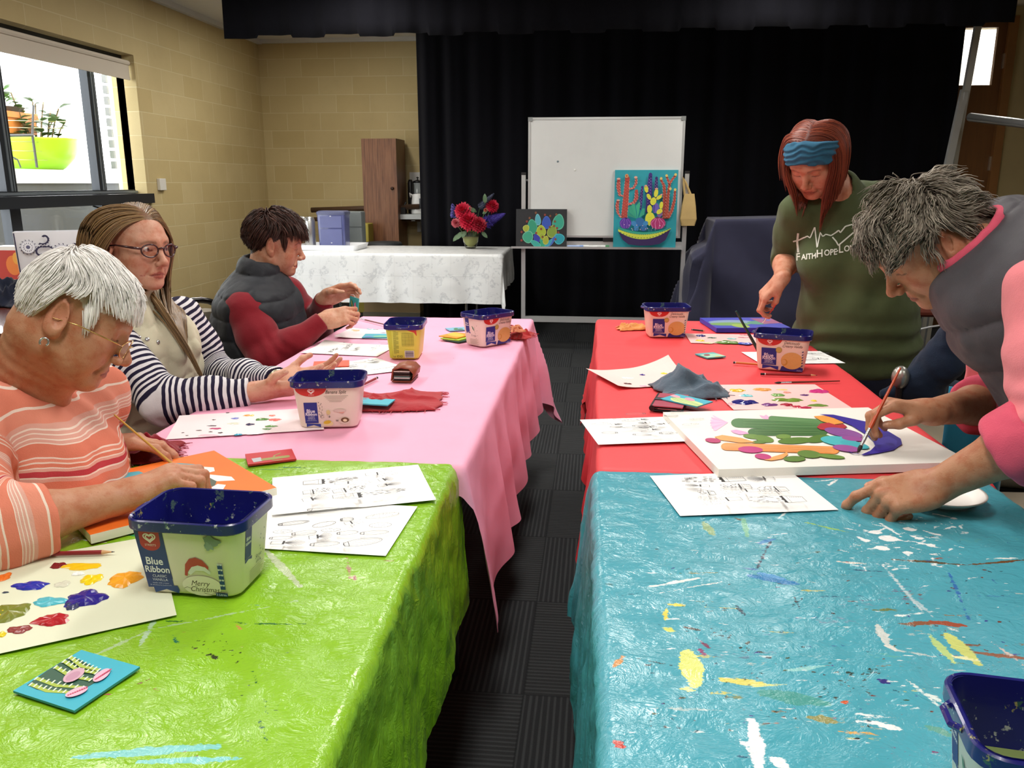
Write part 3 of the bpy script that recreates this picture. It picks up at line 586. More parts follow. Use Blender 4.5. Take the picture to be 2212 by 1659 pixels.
# white table in front of the curtain
wy0, wy1 = 6.86, 7.72; wx1 = -.775; wx0 = -2.72
WT = .735
r = empty('serving_table', ((wx0+wx1)/2, (wy0+wy1)/2, 0)); tag(r, 'long table with a white patterned cloth in front of the curtain', 'table')
hw, hd = (wx1-wx0)/2, (wy1-wy0)/2
MB().box((-hw, -hd, WT-.04), (hw, hd, WT-.006)).build('tabletop', flat('b9b2a2', .5), r)
CH = flat('b9bcc0', .2, .9)
for sx in (-1, 1):
    for y in (-hd+.1, hd-.1): MB().tube([(sx*(hw-.3), y, WT-.04), (sx*(hw-.32), y, .01)], .013, 10).build('leg', CH, r)
    MB().tube([(sx*(hw-.3), 0, WT-.05), (sx*(hw-.75), 0, WT-.30)], .009, 8).build('brace', flat('2b2d30', .5), r)
t = NT('white_damask_vinyl'); ob = t.obj(); n1 = t.noise(t.mapping(ob, (1, 1, 1)), 9, 4, .6, 1.6); n2 = t.noise(ob, 55, 3, .6)
pat = t.math('MULTIPLY', t.step(n1, .52, .60), t.step(n2, .38, .55))
spx = t.sep(ob); fold_ = t.math('ADD', t.step(t.math('ABSOLUTE', t.math('SUBTRACT', t.math('PINGPONG', spx[0], .16), .08)), .0025, .0), t.step(t.math('ABSOLUTE', t.math('SUBTRACT', spx[2], .55)), .0025, .0))
cc = t.mix(t.math('MULTIPLY', pat, .55), lin('eef0ef'), lin('c3c6c8'))
t.set(Base_Color=cc, Roughness=.45, Normal=t.bump(t.math('ADD', t.math('MULTIPLY', fold_, .6), t.math('MULTIPLY', t.noise(ob, 6, 4), .8)), .35, .012))
o, u, v = cloth_sheet('white_tablecloth', wx0, wx1, wy0, wy1, 0, t.mat, grid1(wx0, wx1, .1, .32, .02, .02), grid1(wy0, wy1, .42, .04, .02, .015), tilt=.03, fold=.020, seed=44, z=WT, crease=.002, cfreq=5)
tag(o, 'white tablecloth with a faint grey pattern on the back table', 'tablecloth')
# ================================================================ OBJECTS
TZ = T+.0042      # things rest on the cloth
class Art:
    """flat coloured shapes laid one over another on a surface given by fn(u, v, lift)"""
    def __init__(s, fn=None, d=.00005, base=.00025): s.fn = fn or (lambda u, v, o: (u, v, o)); s.v = []; s.f = []; s.m = []; s.mats = []; s.k = 0; s.d = d; s.base = base; s.map = None; s.lw = 1.0
    def slot(s, col, rough=.5):
        m = flat(col, rough, var=.04) if isinstance(col, str) else col
        if m not in s.mats: s.mats.append(m)
        return s.mats.index(m)
    def _add(s, pts, faces, col, lift=None, rough=.5):
        s.k += 1; o = s.base+s.d*s.k; b = len(s.v); mi = s.slot(col, rough)
        for i, (u, v) in enumerate(pts): s.v.append(s.fn(u, v, o+(lift[i] if lift is not None else 0)))
        s.f += [tuple(b+i for i in f) for f in faces]; s.m += [mi]*len(faces)
    def P(s, pts): return [s.map(*p) for p in pts] if s.map else pts
    def poly(s, pts, col, rough=.5): pts = s.P(pts); s._add(pts, [tuple(range(len(pts)))], col, rough=rough); return s
    def ell(s, c, rx, ry=None, col='000000', a=0, n=20, wob=0.0, seed=0):
        ry = ry or rx; g = np.random.default_rng(seed+len(s.v)); ca, sa = math.cos(a), math.sin(a); ph = g.random(4)*6.28
        pts = []
        for t in np.arange(n)*2*PI/n:
            k = 1+wob*(math.sin(3*t+ph[0])+.7*math.sin(5*t+ph[1])+.5*math.sin(8*t+ph[2]))*.5
            x, y = rx*k*math.cos(t), ry*k*math.sin(t); pts.append((c[0]+x*ca-y*sa, c[1]+x*sa+y*ca))
        return s.poly(pts, col)
    def line(s, pts, w, col, closed=False):
        pts = [np.array(p, float) for p in s.P(pts)]
        if closed: pts = pts+[pts[0], pts[1]]
        n = len(pts); w = np.broadcast_to(np.asarray(w, float), (n,))*s.lw; L, R_ = [], []
        for i in range(n):
            t = pts[min(i+1, n-1)]-pts[max(i-1, 0)]; t = t/(np.linalg.norm(t)+1e-9); q = np.array((-t[1], t[0]))*w[i]/2; L.append(pts[i]+q); R_.append(pts[i]-q)
        s._add([tuple(p) for p in L+R_], [(i, n+i, n+i+1, i+1) for i in range(n-1)], col); return s
    def text(s, txt, c, size, col, shear=0.0, sx=1.0, rot=0.0, bold=0.0, align='CENTER'):
        cu = bpy.data.curves.new('lettering', 'FONT'); cu.body = txt; cu.size = size; cu.align_x = align; cu.align_y = 'CENTER'; cu.shear = shear; cu.resolution_u = 3; cu.offset = bold
        ob = bpy.data.objects.new('lettering', cu); COL.objects.link(ob); dg = bpy.context.evaluated_depsgraph_get(); me = ob.evaluated_get(dg).to_mesh()
        ca, sa = math.cos(rot), math.sin(rot)
        pts = [(c[0]+v.co.x*sx*ca-v.co.y*sa, c[1]+v.co.x*sx*sa+v.co.y*ca) for v in me.vertices]; fs = [tuple(p.vertices) for p in me.polygons]
        if fs: s._add(s.P(pts), fs, col)
        bpy.data.objects.remove(ob); bpy.data.curves.remove(cu); return s
    def dab(s, c, rx, ry, col, h=.002, a=0.0, wob=.25, seed=0, n=26):
        """raised blob of wet paint"""
        g = np.random.default_rng(seed+7*len(s.v)+3); ph = g.random(4)*6.28; ca, sa = math.cos(a), math.sin(a); pts = []; lift = []; rings = (1, .82, .5, 0.0)
        for q in rings[:-1]:
            for t in np.arange(n)*2*PI/n:
                k = q*(1+wob*(math.sin(3*t+ph[0])+.8*math.sin(5*t+ph[1])+.6*math.sin(9*t+ph[2]))*.5); x, y = rx*k*math.cos(t), ry*k*math.sin(t)
                pts.append((c[0]+x*ca-y*sa, c[1]+x*sa+y*ca)); lift.append(h*(0, .7, 1.0)[rings.index(q)]*(1+.35*math.sin(4*t+ph[3])*(q < 1)))
        pts.append(c); lift.append(h*.95)
        fs = [(i*n+j, i*n+(j+1) % n, (i+1)*n+(j+1) % n, (i+1)*n+j) for i in range(2) for j in range(n)]+[(2*n+j, 2*n+(j+1) % n, 3*n) for j in range(n)]
        s._add(s.P(pts), fs, col, lift, .22); return s
    def build(s, name, parent): return mesh_obj(name, s.v, s.f, None, parent, slots=s.mats, fmat=s.m) if s.v else None
def heart(c, r, k=1.0): return [(c[0]+r*(16*math.sin(t)**3)/17, c[1]+r*(13*math.cos(t)-5*math.cos(2*t)-2*math.cos(3*t)-math.cos(4*t))/17*k) for t in np.linspace(0, 2*PI, 34)]
# ---------------------------------------------------------------- placing flat things from where they lie on the table plane
def quad(nl, nr, fr_, fl, z):
    a, b, c, d = [atz(*p, z) for p in (nl, nr, fr_, fl)]; e = (b-a+c-d)/2; yaw = math.atan2(e[1], e[0]); w = np.linalg.norm(e[:2]); h = np.linalg.norm(((d-a)+(c-b))[:2]/2)
    return (a+b+c+d)/4, yaw, w, h
class Flat:
    """a sheet or board lying at centre c, turned by yaw, with a mapper from photo pixels on its face to its own coordinates"""
    def __init__(s, name, label, cat, q, size=None, th=.0004, mat=None, group=None, z=0.0, edge=None, curl=None, n=(2, 2), outline=None):
        c, yaw, w, h = q; s.w, s.h = size or (w, h); s.c = np.array((c[0], c[1], TZ+z)); s.yaw = yaw; s.th = th; s.R = rotz(yaw)
        s.o = empty(name, s.c, yaw); tag(s.o, label, cat, group); s.curl = curl or (lambda u, v: 0.0)
        nu, nv = n; us = np.linspace(-s.w/2, s.w/2, nu); vs = np.linspace(-s.h/2, s.h/2, nv)
        out = outline or (lambda u, v: (u, v)); top = [(*out(u, v), th+s.curl(*out(u, v))) for v in vs for u in us]; bot = [(p[0], p[1], p[2]-th) for p in top]
        N = nu*nv; f = [(j*nu+i, j*nu+i+1, (j+1)*nu+i+1, (j+1)*nu+i) for j in range(nv-1) for i in range(nu-1)]
        f += [tuple(N+i for i in q_[::-1]) for q_ in f]
        ring = [i for i in range(nu)]+[j*nu+nu-1 for j in range(1, nv)]+[(nv-1)*nu+i for i in range(nu-2, -1, -1)]+[j*nu for j in range(nv-2, 0, -1)]
        side = [(ring[k], N+ring[k], N+ring[(k+1) % len(ring)], ring[(k+1) % len(ring)]) for k in range(len(ring))]
        s.body = mesh_obj({'canvas': 'stretched_canvas', 'paper': 'sheet'}.get(cat, 'panel'), top+bot, f+side, None, s.o, slots=[mat, edge or mat], fmat=[0]*len(f)+[1]*len(side))
        s.art = Art(lambda u, v, o: (u, v, th+s.curl(u, v)+o)); s.art.map = s.px
    def px(s, x, y):
        p = (atz(x, y, s.c[2]+s.th)-s.c)@s.R; return (float(np.clip(p[0], -s.w*.497, s.w*.497)), float(np.clip(p[1], -s.h*.497, s.h*.497)))
    def done(s, name='painted_design'): return s.art.build(name, s.o)
PAPER = flat('f4f4f2', .7, var=.015); PALM = flat('dfe3c8', .55, var=.03); CANV = flat('f1eee6', .75, var=.02, bump=.15, bs=700)
INK = '1f1f21'; GREY = '5c5c5e'; LGREY = '8f8f91'
def potdoodle(A, b, t, w, kind, g):
    """line drawing of a potted cactus from pot base b to cactus tip t (sheet coordinates), half width w"""
    A.map = None; b, t = np.array(b), np.array(t); L = np.linalg.norm(t-b); d = (t-b)/L; n = np.array((-d[1], d[0])); m = b+d*L*.36
    def at(u, v): return tuple(b+d*L*u+n*w*v)
    if kind == 0:
        A.line([at(0, -.6), at(0, .6)], .0006, GREY); A.line([at(0, .6), at(.33, .85)], .0006, GREY); A.line([at(0, -.6), at(.33, -.85)], .0006, GREY); A.line([at(.27, .82), at(.27, -.82)], .0005, LGREY)
        A.poly([at(.33, .9), at(.33, -.9), at(.39, -.75), at(.37, -.3), at(.40, 0), at(.37, .3), at(.39, .75)], INK)
        for q in range(7): A.line([at(.02+.03*q, -.6), at(.05+.03*q, -.35)], .0005, LGREY)
        for q in range(34):
            u, v = g.uniform(.42, .95), g.uniform(-.75, .75)
            if (u-.65)**2/.1+v*v/.75 < 1: A.line([at(u, v), at(u+.05, v+g.uniform(-.05, .05))], .0009, INK if g.random() < .7 else GREY)
        A.line([at(.40+.57*math.sin(q*PI/2/6*1.0), .78*math.cos(q*PI/12)) for q in range(7)], .0004, LGREY); A.line([at(.40+.57*math.sin(q*PI/2/6), -.78*math.cos(q*PI/12)) for q in range(7)], .0004, LGREY)
    elif kind == 1:
        A.line([at(.5+.5*math.cos(q), .8*math.sin(q)) for q in np.linspace(0, 2*PI, 22)], .0006, GREY)
        for k in (-.4, 0, .4): A.line([at(.5+.46*math.cos(q), k*math.sin(q)*1.2) for q in np.linspace(.1, PI-.1, 10)], .0004, LGREY)
        A.line([at(.02, -.4), at(.14, -.5), at(.14, .5), at(.02, .4)], .0007, INK, True)
    elif kind == 2:
        A.line([at(.5+.5*math.cos(q), .7*math.sin(q)) for q in np.linspace(0, 2*PI, 22)], .0005, GREY)
        for q in range(16): u, v = g.uniform(.1, .9), g.uniform(-.6, .6); A.ell(at(u, v), .0007, .0007, INK if g.random() < .5 else GREY, n=5)
    elif kind == 3:
        for q in range(13): a = (q-6)*.17; A.line([at(.38, 0), at(.38+.6*math.cos(a), 1.25*math.sin(a))], .0005, GREY if q % 2 else LGREY)
        A.line([at(0, -.5), at(0, .5), at(.33, .6), at(.33, -.6)], .0006, GREY, True); A.line([at(.36, -.62), at(.36, .62)], .0020, INK)
    else:
        for q in range(60): u, v = g.uniform(.35, 1), g.uniform(-1, 1); A.line([at(u, v), at(u+g.uniform(-.05, .05), v+g.uniform(-.1, .1))], .0005, LGREY)
        A.line([at(0, -.4), at(0, .4), at(.33, .5), at(.33, -.5)], .0005, GREY, True); A.line([at(.35, -.5), at(.35, .5)], .0016, INK)
def sheet(label, q, items, size=(.297, .21), z=0.0, curl=None, n=(10, 8), extra=0, seed=0, group='cactus colouring sheets', name='colouring_sheet'):
    f = Flat(name, label, 'paper', q, size, .0003, PAPER, group, z, curl=curl, n=n); f.art.lw = 1.7; g = np.random.default_rng(seed)
    for (x0, y0, x1, y1, w, k) in items: b, t = f.px(x0, y0), f.px(x1, y1); potdoodle(f.art, b, t, w, k, g)
    for i in range(extra):
        c = np.array((g.uniform(-.42, .42)*f.w, g.uniform(-.42, .42)*f.h)); d = np.array((g.choice((-1, 1)), g.uniform(-.2, .2)))*g.uniform(.014, .026); potdoodle(f.art, c-d, c+d, g.uniform(.006, .012), int(g.choice((1, 2, 2, 1, 3))), g)
    f.done('printed_pattern'); return f
S1 = sheet('white cactus colouring sheet lying on the turquoise plastic cloth', quad((1466.8, 1114.5), (1807.5, 1100), (1710.9, 1018.4), (1404.3, 1028.2), TZ),
    [(1608, 1034, 1468, 1038, .018, 0), (1672, 1036, 1612, 1036, .015, 3), (1622, 1054, 1555, 1054, .016, 0), (1700, 1062, 1634, 1064, .017, 0), (1532, 1059, 1478, 1056, .010, 3), (1544, 1074, 1505, 1074, .015, 0), (1640, 1074, 1556, 1074, .016, 4), (1736, 1093, 1612, 1096, .020, 0), (1600, 1098, 1512, 1102, .018, 4)], seed=1)
S2 = sheet('white sheet of potted cactus drawings, upper of two on the lime cloth', quad((586, 1120), (933.3, 1079.4), (907.3, 1007.7), (594.9, 1032), TZ),
    [(655, 1044, 775, 1034, .016, 0), (790, 1031, 862, 1024, .017, 4), (655, 1071, 716, 1064, .015, 0), (724, 1056, 806, 1050, .015, 4), (819, 1050, 850, 1044, .013, 3), (720, 1076, 792, 1066, .015, 0), (817, 1066, 868, 1058, .010, 3), (655, 1101, 712, 1092, .017, 3), (720, 1094, 880, 1076, .016, 0)], seed=2, z=.0012, curl=lambda u, v: .004*max(0, -v/.105)**2*(1 if u < 0 else .3))
pq = [atz(900, 1096.9, TZ), atz(835.5, 1197.3, TZ)]; dvec = nrm(pq[1]-pq[0]); ld = np.array((dvec[1], -dvec[0], 0)); cc_ = (pq[0]+pq[1])/2+ld*.1485
S3 = sheet('white sheet of loose cactus drawings beside the reindeer ice cream tub', (cc_, math.atan2(-ld[1], -ld[0]), .297, .21), 
    [(600, 1134, 668, 1126, .010, 1), (675, 1138, 725, 1128, .014, 2), (735, 1124, 764, 1122, .010, 1), (790, 1120, 862, 1110, .014, 2), (590, 1152, 632, 1150, .010, 2), (630, 1158, 684, 1152, .011, 1), (694, 1150, 736, 1148, .010, 2), (745, 1140, 786, 1132, .013, 4), (798, 1144, 846, 1142, .015, 2), (668, 1172, 720, 1166, .013, 3), (582, 1174, 632, 1172, .008, 1), (728, 1164, 774, 1160, .010, 1), (778, 1164, 840, 1160, .010, 1), (580, 1192, 662, 1184, .011, 3), (670, 1190, 734, 1186, .011, 1), (742, 1190, 826, 1178, .017, 1), (664, 1114, 740, 1112, .010, 1)], seed=3, group=None)
S3.o['group'] = 'cactus colouring sheets'
aR, bR = atz(1253.4, 910.1, TZ), atz(1291.2, 961.6, TZ); fq = nrm(aR-bR); rg = np.array((fq[1], -fq[0], 0)); cR = (aR+bR)/2+rg*.1485
S4 = sheet('white cactus sheet overhanging the aisle edge of the red table', (cR, math.atan2(rg[1], rg[0]), .297, .21), [(1500, 905, 1440, 905, .012, 1)], size=(.297, .205), seed=5, extra=34, z=.0010, curl=lambda u, v: .0015)
sheet('white cactus sheet in front of the bent woman at the far red table', quad((1640, 784), (1834, 786), (1777, 757), (1592, 763), TZ), [(1755, 774, 1790, 776, .016, 0)], size=(.285, .20), seed=6, extra=18)
sheet('white cactus sheet in front of the woman in the black vest', quad((657, 765), (840, 775), (838, 742), (690, 737), TZ), [(705, 764, 730, 752, .010, 0), (740, 758, 760, 744, .012, 0), (760, 760, 778, 752, .010, 3), (800, 758, 820, 750, .012, 0)], size=(.285, .2), seed=7, extra=10, curl=lambda u, v: .014*max(0, (-u/.14+v/.1-1.2))**1.5)
sheet('white cactus sheet under the red card by the brown wallet', quad((735, 812), (851, 798), (782, 773), (690, 790), TZ), [], size=(.25, .16), seed=8, extra=16, z=.0012)
sheet('blank white paper slip peeking out by the brown wallet', quad((770, 812), (852, 801), (840, 794), (760, 802), TZ), [], size=(.16, .07), seed=9, z=.0002, group=None, name='paper_slip')
# ---------------------------------------------------------------- parchment palettes with paint
def palette(label, q, dabs, size=None, mat=PALM, curl=None, n=(14, 12), z=0.0, outline=None):
    f = Flat('paint_palette', label, 'palette', q, size, .0003, mat, None, z, curl=curl, n=n, outline=outline)
    sx = 1.0/CAM_F*np.linalg.norm(f.c-_C)
    for i, (x, y, rx, ry, col, h) in enumerate(dabs):
        c = f.px(x, y); f.art.map = None; dr = np.array(f.px(x+rx, y))-np.array(f.px(x-rx, y)); a = math.atan2(dr[1], dr[0]); ryw = ry*sx*1.9
        A = Art(f.art.fn); A.dab(c, rx*sx, ryw, col, h, a, .20, i); A.build('paint_dab', f.o)
    return f
pg = quad((-150, 1480), (330, 1262), (150, 1178), (-260, 1300), TZ)
palette('parchment palette with fresh paint on the lime cloth in front of the tub', (atz(95, 1285, TZ), math.radians(33), .33, .30), [(126, 1222, 15, 7, '7a1a22', .002), (175, 1224, 40, 8, 'f2c21a', .002), (66, 1266, 32, 9, '2a33a8', .003), (8, 1248, 12, 9, 'f07a2a', .003), (135, 1262, 14, 7, 'd5d6c2', .001), (168, 1240, 12, 4, 'f4f4f0', .002), (198, 1252, 20, 11, 'f4d21a', .003), (270, 1252, 30, 17, 'f0a52a', .004), (108, 1300, 30, 9, '4fb6c6', .002), (185, 1294, 36, 16, '2a1f86', .005), (160, 1308, 14, 9, '3a3f66', .003), (18, 1324, 34, 17, '7a8232', .004), (3, 1328, 9, 7, 'e8d21a', .003), (112, 1340, 30, 11, 'b0202a', .003), (42, 1360, 20, 7, '8a3a3a', .001), (2, 1372, 8, 5, 'e8cf2a', .002), (80, 1198, 16, 4, 'd9c6d6', .001), (12, 1280, 6, 2, '3a4a5a', .0005)], mat=PALM)
PINKP = flat('f3dfe2', .6, var=.03)
palette('pale palette sheet with small paint dabs by the striped sleeve', quad((375, 960), (650, 925), (640, 890), (480, 885), TZ), [(492, 893, 4, 1.5, '4a3a3a', .0006), (462, 907, 4, 1.5, '4a3a3a', .0006), (508, 904, 8, 3, '6a78c8', .001), (534, 898, 8, 3, 'f0a04a', .001), (544, 898, 5, 3, 'f6cf6a', .001), (566, 906, 14, 5, '5a8f4a', .0015), (588, 898, 7, 3, 'ee8a7a', .001), (594, 907, 13, 5, 'ee7f78', .0015), (540, 917, 9, 4, '3a3a5a', .0015), (585, 921, 13, 4, '6a9a5a', .001), (577, 927, 9, 3, '5a8a52', .001), (466, 926, 12, 3, 'c0527a', .001), (458, 920, 10, 1.6, '3a2a3a', .0006), (430, 930, 6, 1.5, '5a4a4a', .0006), (476, 935, 5, 2, '3a2f33', .0006), (455, 933, 4, 1.5, '4a3a3a', .0006), (514, 940, 8, 3, '3aa0c0', .0012), (395, 935, 3, 1.2, '4a3a3a', .0006), (404, 941, 3, 1.2, '4a3a3a', .0006), (550, 942, 16, 3, 'fafafa', .001), (505, 915, 12, 4, 'e3e6d2', .0006), (450, 941, 20, 4, 'efc6d4', .0006)], size=(.36, .20), mat=PINKP, curl=lambda u, v: .006*max(0, v/.1-.4)**2)
palette('pink palette sheet with thick paint in front of the white canvas', quad((1557, 882), (1814, 886), (1788, 829), (1553, 834), TZ), [(1593, 844, 16, 6, 'e8bf2a', .003), (1647, 842, 20, 6, 'eda455', .003), (1690, 842, 12, 3, 'f3d98a', .001), (1768, 846, 20, 8, 'd23a86', .004), (1612, 855, 14, 5, '5fc3cc', .002), (1680, 854, 14, 6, '7fae62', .003), (1702, 865, 32, 6, '7a9a3e', .004), (1738, 854, 9, 3, '6a3f7a', .002), (1608, 870, 26, 8, '1f1f7a', .005), (1662, 875, 16, 5, '7a3f86', .003), (1700, 875, 12, 5, 'b0283f', .003), (1722, 879, 9, 4, 'c2304a', .002), (1758, 866, 6, 3, 'f0d83a', .002), (1766, 876, 20, 5, '7a9a4a', .002), (1740, 881, 13, 4, 'c23a5a', .002), (1700, 848, 8, 4, 'e89a8a', .001), (1580, 873, 9, 4, 'e6a8b4', .001)], mat=flat('f4c9c6', .6, var=.03))
palette('pink palette sheet with curled corner behind the grey cloth', quad((1325, 848), (1500, 836), (1455, 782), (1288, 796), TZ), [(1352, 816, 9, 3, 'fbf6f2', .001), (1362, 817, 9, 3, 'fbf6f2', .001), (1388, 810, 6, 3, '3a2f86', .002), (1434, 807, 7, 3.4, 'f0d83a', .002), (1440, 815, 9, 3, 'e2e0a8', .001), (1356, 830, 9, 3, '5a2a26', .0015), (1390, 834, 8, 2.4, 'efb6cf', .001), (1437, 826, 7, 2.4, '5fb6cc', .001)], size=(.29, .24), mat=flat('f5cfc9', .6, var=.03), curl=lambda u, v: .035*max(0, (-u/.145-.45))**2+.03*max(0, (u/.145+v/.12-.9))**2, n=(22, 18))
palette('pink palette sheet with green and blue paint beside the blue canvas', quad((1478, 746), (1650, 752), (1660, 716), (1497, 716), TZ), [(1514, 726, 10, 5, '26266e', .004), (1538, 730, 10, 3, '3f5f52', .002), (1513, 736, 9, 4, 'ecc52a', .003), (1530, 742, 10, 3, 'e3dc9a', .001), (1571, 740, 24, 8, '5d8438', .004), (1580, 732, 10, 4, '8fc8c8', .002), (1610, 743, 14, 5, '4a5ab8', .003), (1610, 724, 12, 2, 'c05a6a', .001), (1606, 729, 12, 2, 'c05a6a', .001)], size=(.30, .20), mat=flat('f2c3c0', .6, var=.03))
palette('pale palette sheet under the small turquoise card at the far pink table', quad((742, 740), (845, 742), (850, 705), (768, 702), TZ), [(802, 711, 11, 2, '4fb0b6', .001), (768, 715, 9, 5, 'f0c99a', .0006), (828, 719, 6, 1.6, '6a7aa0', .0006), (816, 711, 3, 1, '7a5a6a', .0006)], size=(.23, .2), mat=PINKP, curl=lambda u, v: .01*max(0, -u/.11-.3)**2)
# ---------------------------------------------------------------- canvases and cards
def cactuspad(A, c, rx, ry, col, a=0.0, dark=None): A.ell(c, rx, ry, dark or col, a, 22); A.ell(c, rx*.9, ry*.9, col, a, 22)
# big white canvas being painted
f = Flat('painted_canvas', 'white canvas with a half painted cactus garden being worked on', 'canvas', quad((1540, 1004), (2062, 984), (1873, 887), (1474, 893), TZ+.02), (.54, .43), .018, CANV, None); A = f.art
def el_px(x, y, rx, ry, col, a=0.0): A.poly([(x+rx*math.cos(t)*math.cos(a)-ry*math.sin(t)*math.sin(a), y+rx*math.cos(t)*math.sin(a)+ry*math.sin(t)*math.cos(a)) for t in np.arange(26)*2*PI/26], col)
def capsule(x0, y0, x1, y1, r, col): el = []; d = np.array((x1-x0, y1-y0)); L = np.linalg.norm(d); d = d/L; n = np.array((-d[1], d[0])); A.poly([tuple(np.array((x0, y0))+d*(-math.sin(t)*r*1.6)+n*math.cos(t)*r) for t in np.linspace(0, PI, 9)][::1]+[tuple(np.array((x1, y1))+d*(math.sin(t)*r*1.6)-n*math.cos(t)*r) for t in np.linspace(0, PI, 9)], col)
for q in range(7): a = -.55+q*.2; A.poly([(1573, 913), (1573-34*math.cos(a)-4, 913+16*math.sin(a)*1.6-3), (1573-40*math.cos(a), 913+18*math.sin(a)*1.6), (1573-34*math.cos(a), 913+16*math.sin(a)*1.6+3)], 'efb4d8' if q % 2 else 'f2c2e0')
A.poly([(1645, 903), (1640, 897), (1650, 899), (1655, 896), (1660, 900), (1668, 898), (1666, 904), (1655, 907)], 'f0b4d8')
capsule(1595, 914, 1770, 920, 10, '4f7f4a'); capsule(1668, 904, 1770, 911, 5, '5f8f58'); capsule(1628, 934, 1775, 934, 8, '47743f')
for y0, dy in ((908, 2), (914, 4), (919, 5), (931, 0), (936, 0)): A.line([(1605 if y0 < 925 else 1630, y0), (1680, y0+dy*.6), (1770, y0+dy)], .0012, '8fb078'); A.line([(1610 if y0 < 925 else 1636, y0+3), (1690, y0+2+dy*.6), (1768, y0+2+dy)], .0009, '35612f')
A.poly([(1578, 931), (1590, 929), (1612, 934), (1618, 938), (1598, 940), (1584, 936)], 'efa8d4')
el_px(1625, 944, 20, 5, '6f9440', .1); el_px(1650, 949, 22, 7, '6b8f3c', .2); el_px(1692, 944, 16, 5, '779a48'); el_px(1718, 953, 38, 7, '5f8436', -.05); el_px(1768, 949, 26, 8, '5a7f34', -.15); el_px(1640, 956, 16, 3.5, '5f8436')
A.poly([(1543, 945), (1560, 941), (1600, 947), (1632, 957), (1600, 958), (1556, 952)], 'f0a45c'); capsule(1570, 966, 1800, 974, 8, 'ee9a50')
for dy in (-4, 0, 4): A.line([(1562, 966+dy*.7), (1660, 968+dy), (1800, 973+dy)], .0014, 'f7cf9a'); A.line([(1566, 968+dy*.7), (1660, 971+dy), (1795, 976+dy)], .0009, 'd97f36')
el_px(1540, 953, 17, 5, 'b8306a', .1); el_px(1621, 973, 27, 7, 'c2307c', .05); A.poly([(1664, 990), (1692, 982), (1700, 978), (1702, 984), (1690, 993), (1666, 997), (1650, 995)], 'f0a860'); el_px(1648, 988, 18, 6, 'c0307a', .1)
el_px(1716, 993, 24, 6, '5f8436'); el_px(1748, 983, 26, 8, '66893c', .1); el_px(1795, 988, 30, 4.5, '6f9440', .1)
A.poly([(1757, 901), (1790, 899), (1815, 908), (1822, 916), (1800, 919), (1775, 912)], 'f0a24a'); A.poly([(1764, 925), (1772, 917), (1790, 915), (1806, 920), (1822, 918), (1830, 924), (1815, 931), (1790, 932), (1772, 930)], 'b8323f')
el_px(1822, 937, 42, 9, '8a4f9a', .18)
for q in (-5, -1, 3): A.line([(1785, 932+q*.6), (1822, 936+q), (1858, 944+q*.5)], .001, 'b98ac4')
el_px(1812, 955, 40, 10, '4fbcc4', .12); el_px(1846, 963, 32, 7, '45b0bc', .2); el_px(1842, 950, 24, 5, '9a4f9a', .1); el_px(1828, 971, 30, 7, 'a0559e', .12)
A.poly([(1770, 897), (1800, 898), (1870, 913), (1920, 935), (1945, 950), (1948, 962), (1930, 975), (1900, 981), (1868, 986), (1860, 985), (1880, 976), (1890, 966), (1886, 956), (1872, 942), (1840, 922), (1800, 905)], '3a2a9a')
A.poly([(1895, 950), (1920, 945), (1938, 955), (1936, 966), (1915, 974), (1895, 976), (1890, 966)], '4a3fae'); A.line([(1833, 978), (1842, 982), (1856, 983)], .004, '33257f')
f.done()
# orange canvas under the white haired woman's hand
f = Flat('painted_canvas', 'orange canvas with white and dark cactus shapes under the painting hand', 'canvas', quad((262, 1126), (575, 1056), (402, 988), (135, 1052), TZ+.016), (.33, .30), .016, flat('ef7422', .6, var=.08), None, edge=flat('e9e6d6', .7)); A = f.art
A.poly([(198, 1055), (210, 1042), (268, 1022), (300, 1018), (330, 1030), (245, 1052), (205, 1058)], '3f9fb0'); A.poly([(378, 1000), (420, 1003), (440, 1010), (400, 1024), (375, 1020)], '3f9fb0')
A.poly([(390, 1012), (430, 1008), (462, 1010), (464, 1018), (440, 1024), (500, 1030), (508, 1038), (470, 1040), (440, 1034), (400, 1022)], 'f2f0ea'); A.poly([(388, 1022), (410, 1022), (416, 1030), (398, 1042), (384, 1040)], '8a4a92')
A.poly([(402, 1022), (440, 1026), (468, 1040), (464, 1050), (446, 1054), (436, 1044), (414, 1034)], '4f5a4c'); A.poly([(400, 1042), (420, 1032), (440, 1044), (450, 1052), (425, 1052)], 'f2f0ea'); A.poly([(398, 1047), (425, 1044), (448, 1054), (400, 1056)], '4a5548'); A.poly([(452, 1056), (470, 1046), (488, 1048), (482, 1058)], 'f2f0ea')
f.done()
TQC = flat('3fb0c6', .55, var=.05)
f = Flat('painted_card', 'turquoise card with a dark green cactus and pink flowers on the lime cloth', 'card', quad((160, 1540), (305, 1444), (174, 1409), (30, 1497), TZ), None, .003, TQC, None, edge=flat('3a97a6', .6)); A = f.art; A.d = .00004
A.poly([(58, 1480), (100, 1450), (150, 1420), (165, 1422), (200, 1440), (215, 1455), (205, 1475), (175, 1492), (120, 1494), (80, 1490)], '2f5a46')
for a, b in (((66, 1478), (150, 1496)), ((78, 1466), (178, 1486)), ((120, 1442), (196, 1470)), ((138, 1430), (208, 1456)), ((152, 1422), (214, 1450))):
    A.line([a, ((a[0]+b[0])/2-6, (a[1]+b[1])/2+6), b], .005, 'a9bf4a'); 
    for t in np.linspace(0, 1, 9): x, y = a[0]+(b[0]-a[0])*t, a[1]+(b[1]-a[1])*t; A.line([(x-4, y+4), (x+4, y-3)], .0022, 'd9ead8')
el_px(160, 1462, 26, 11, 'cfa8ba', -.5); el_px(158, 1464, 18, 7, 'c090a8', -.5); el_px(220, 1462, 22, 9, 'eeb6cc', -.6); el_px(166, 1498, 26, 8, 'eeb6cc', -.35)
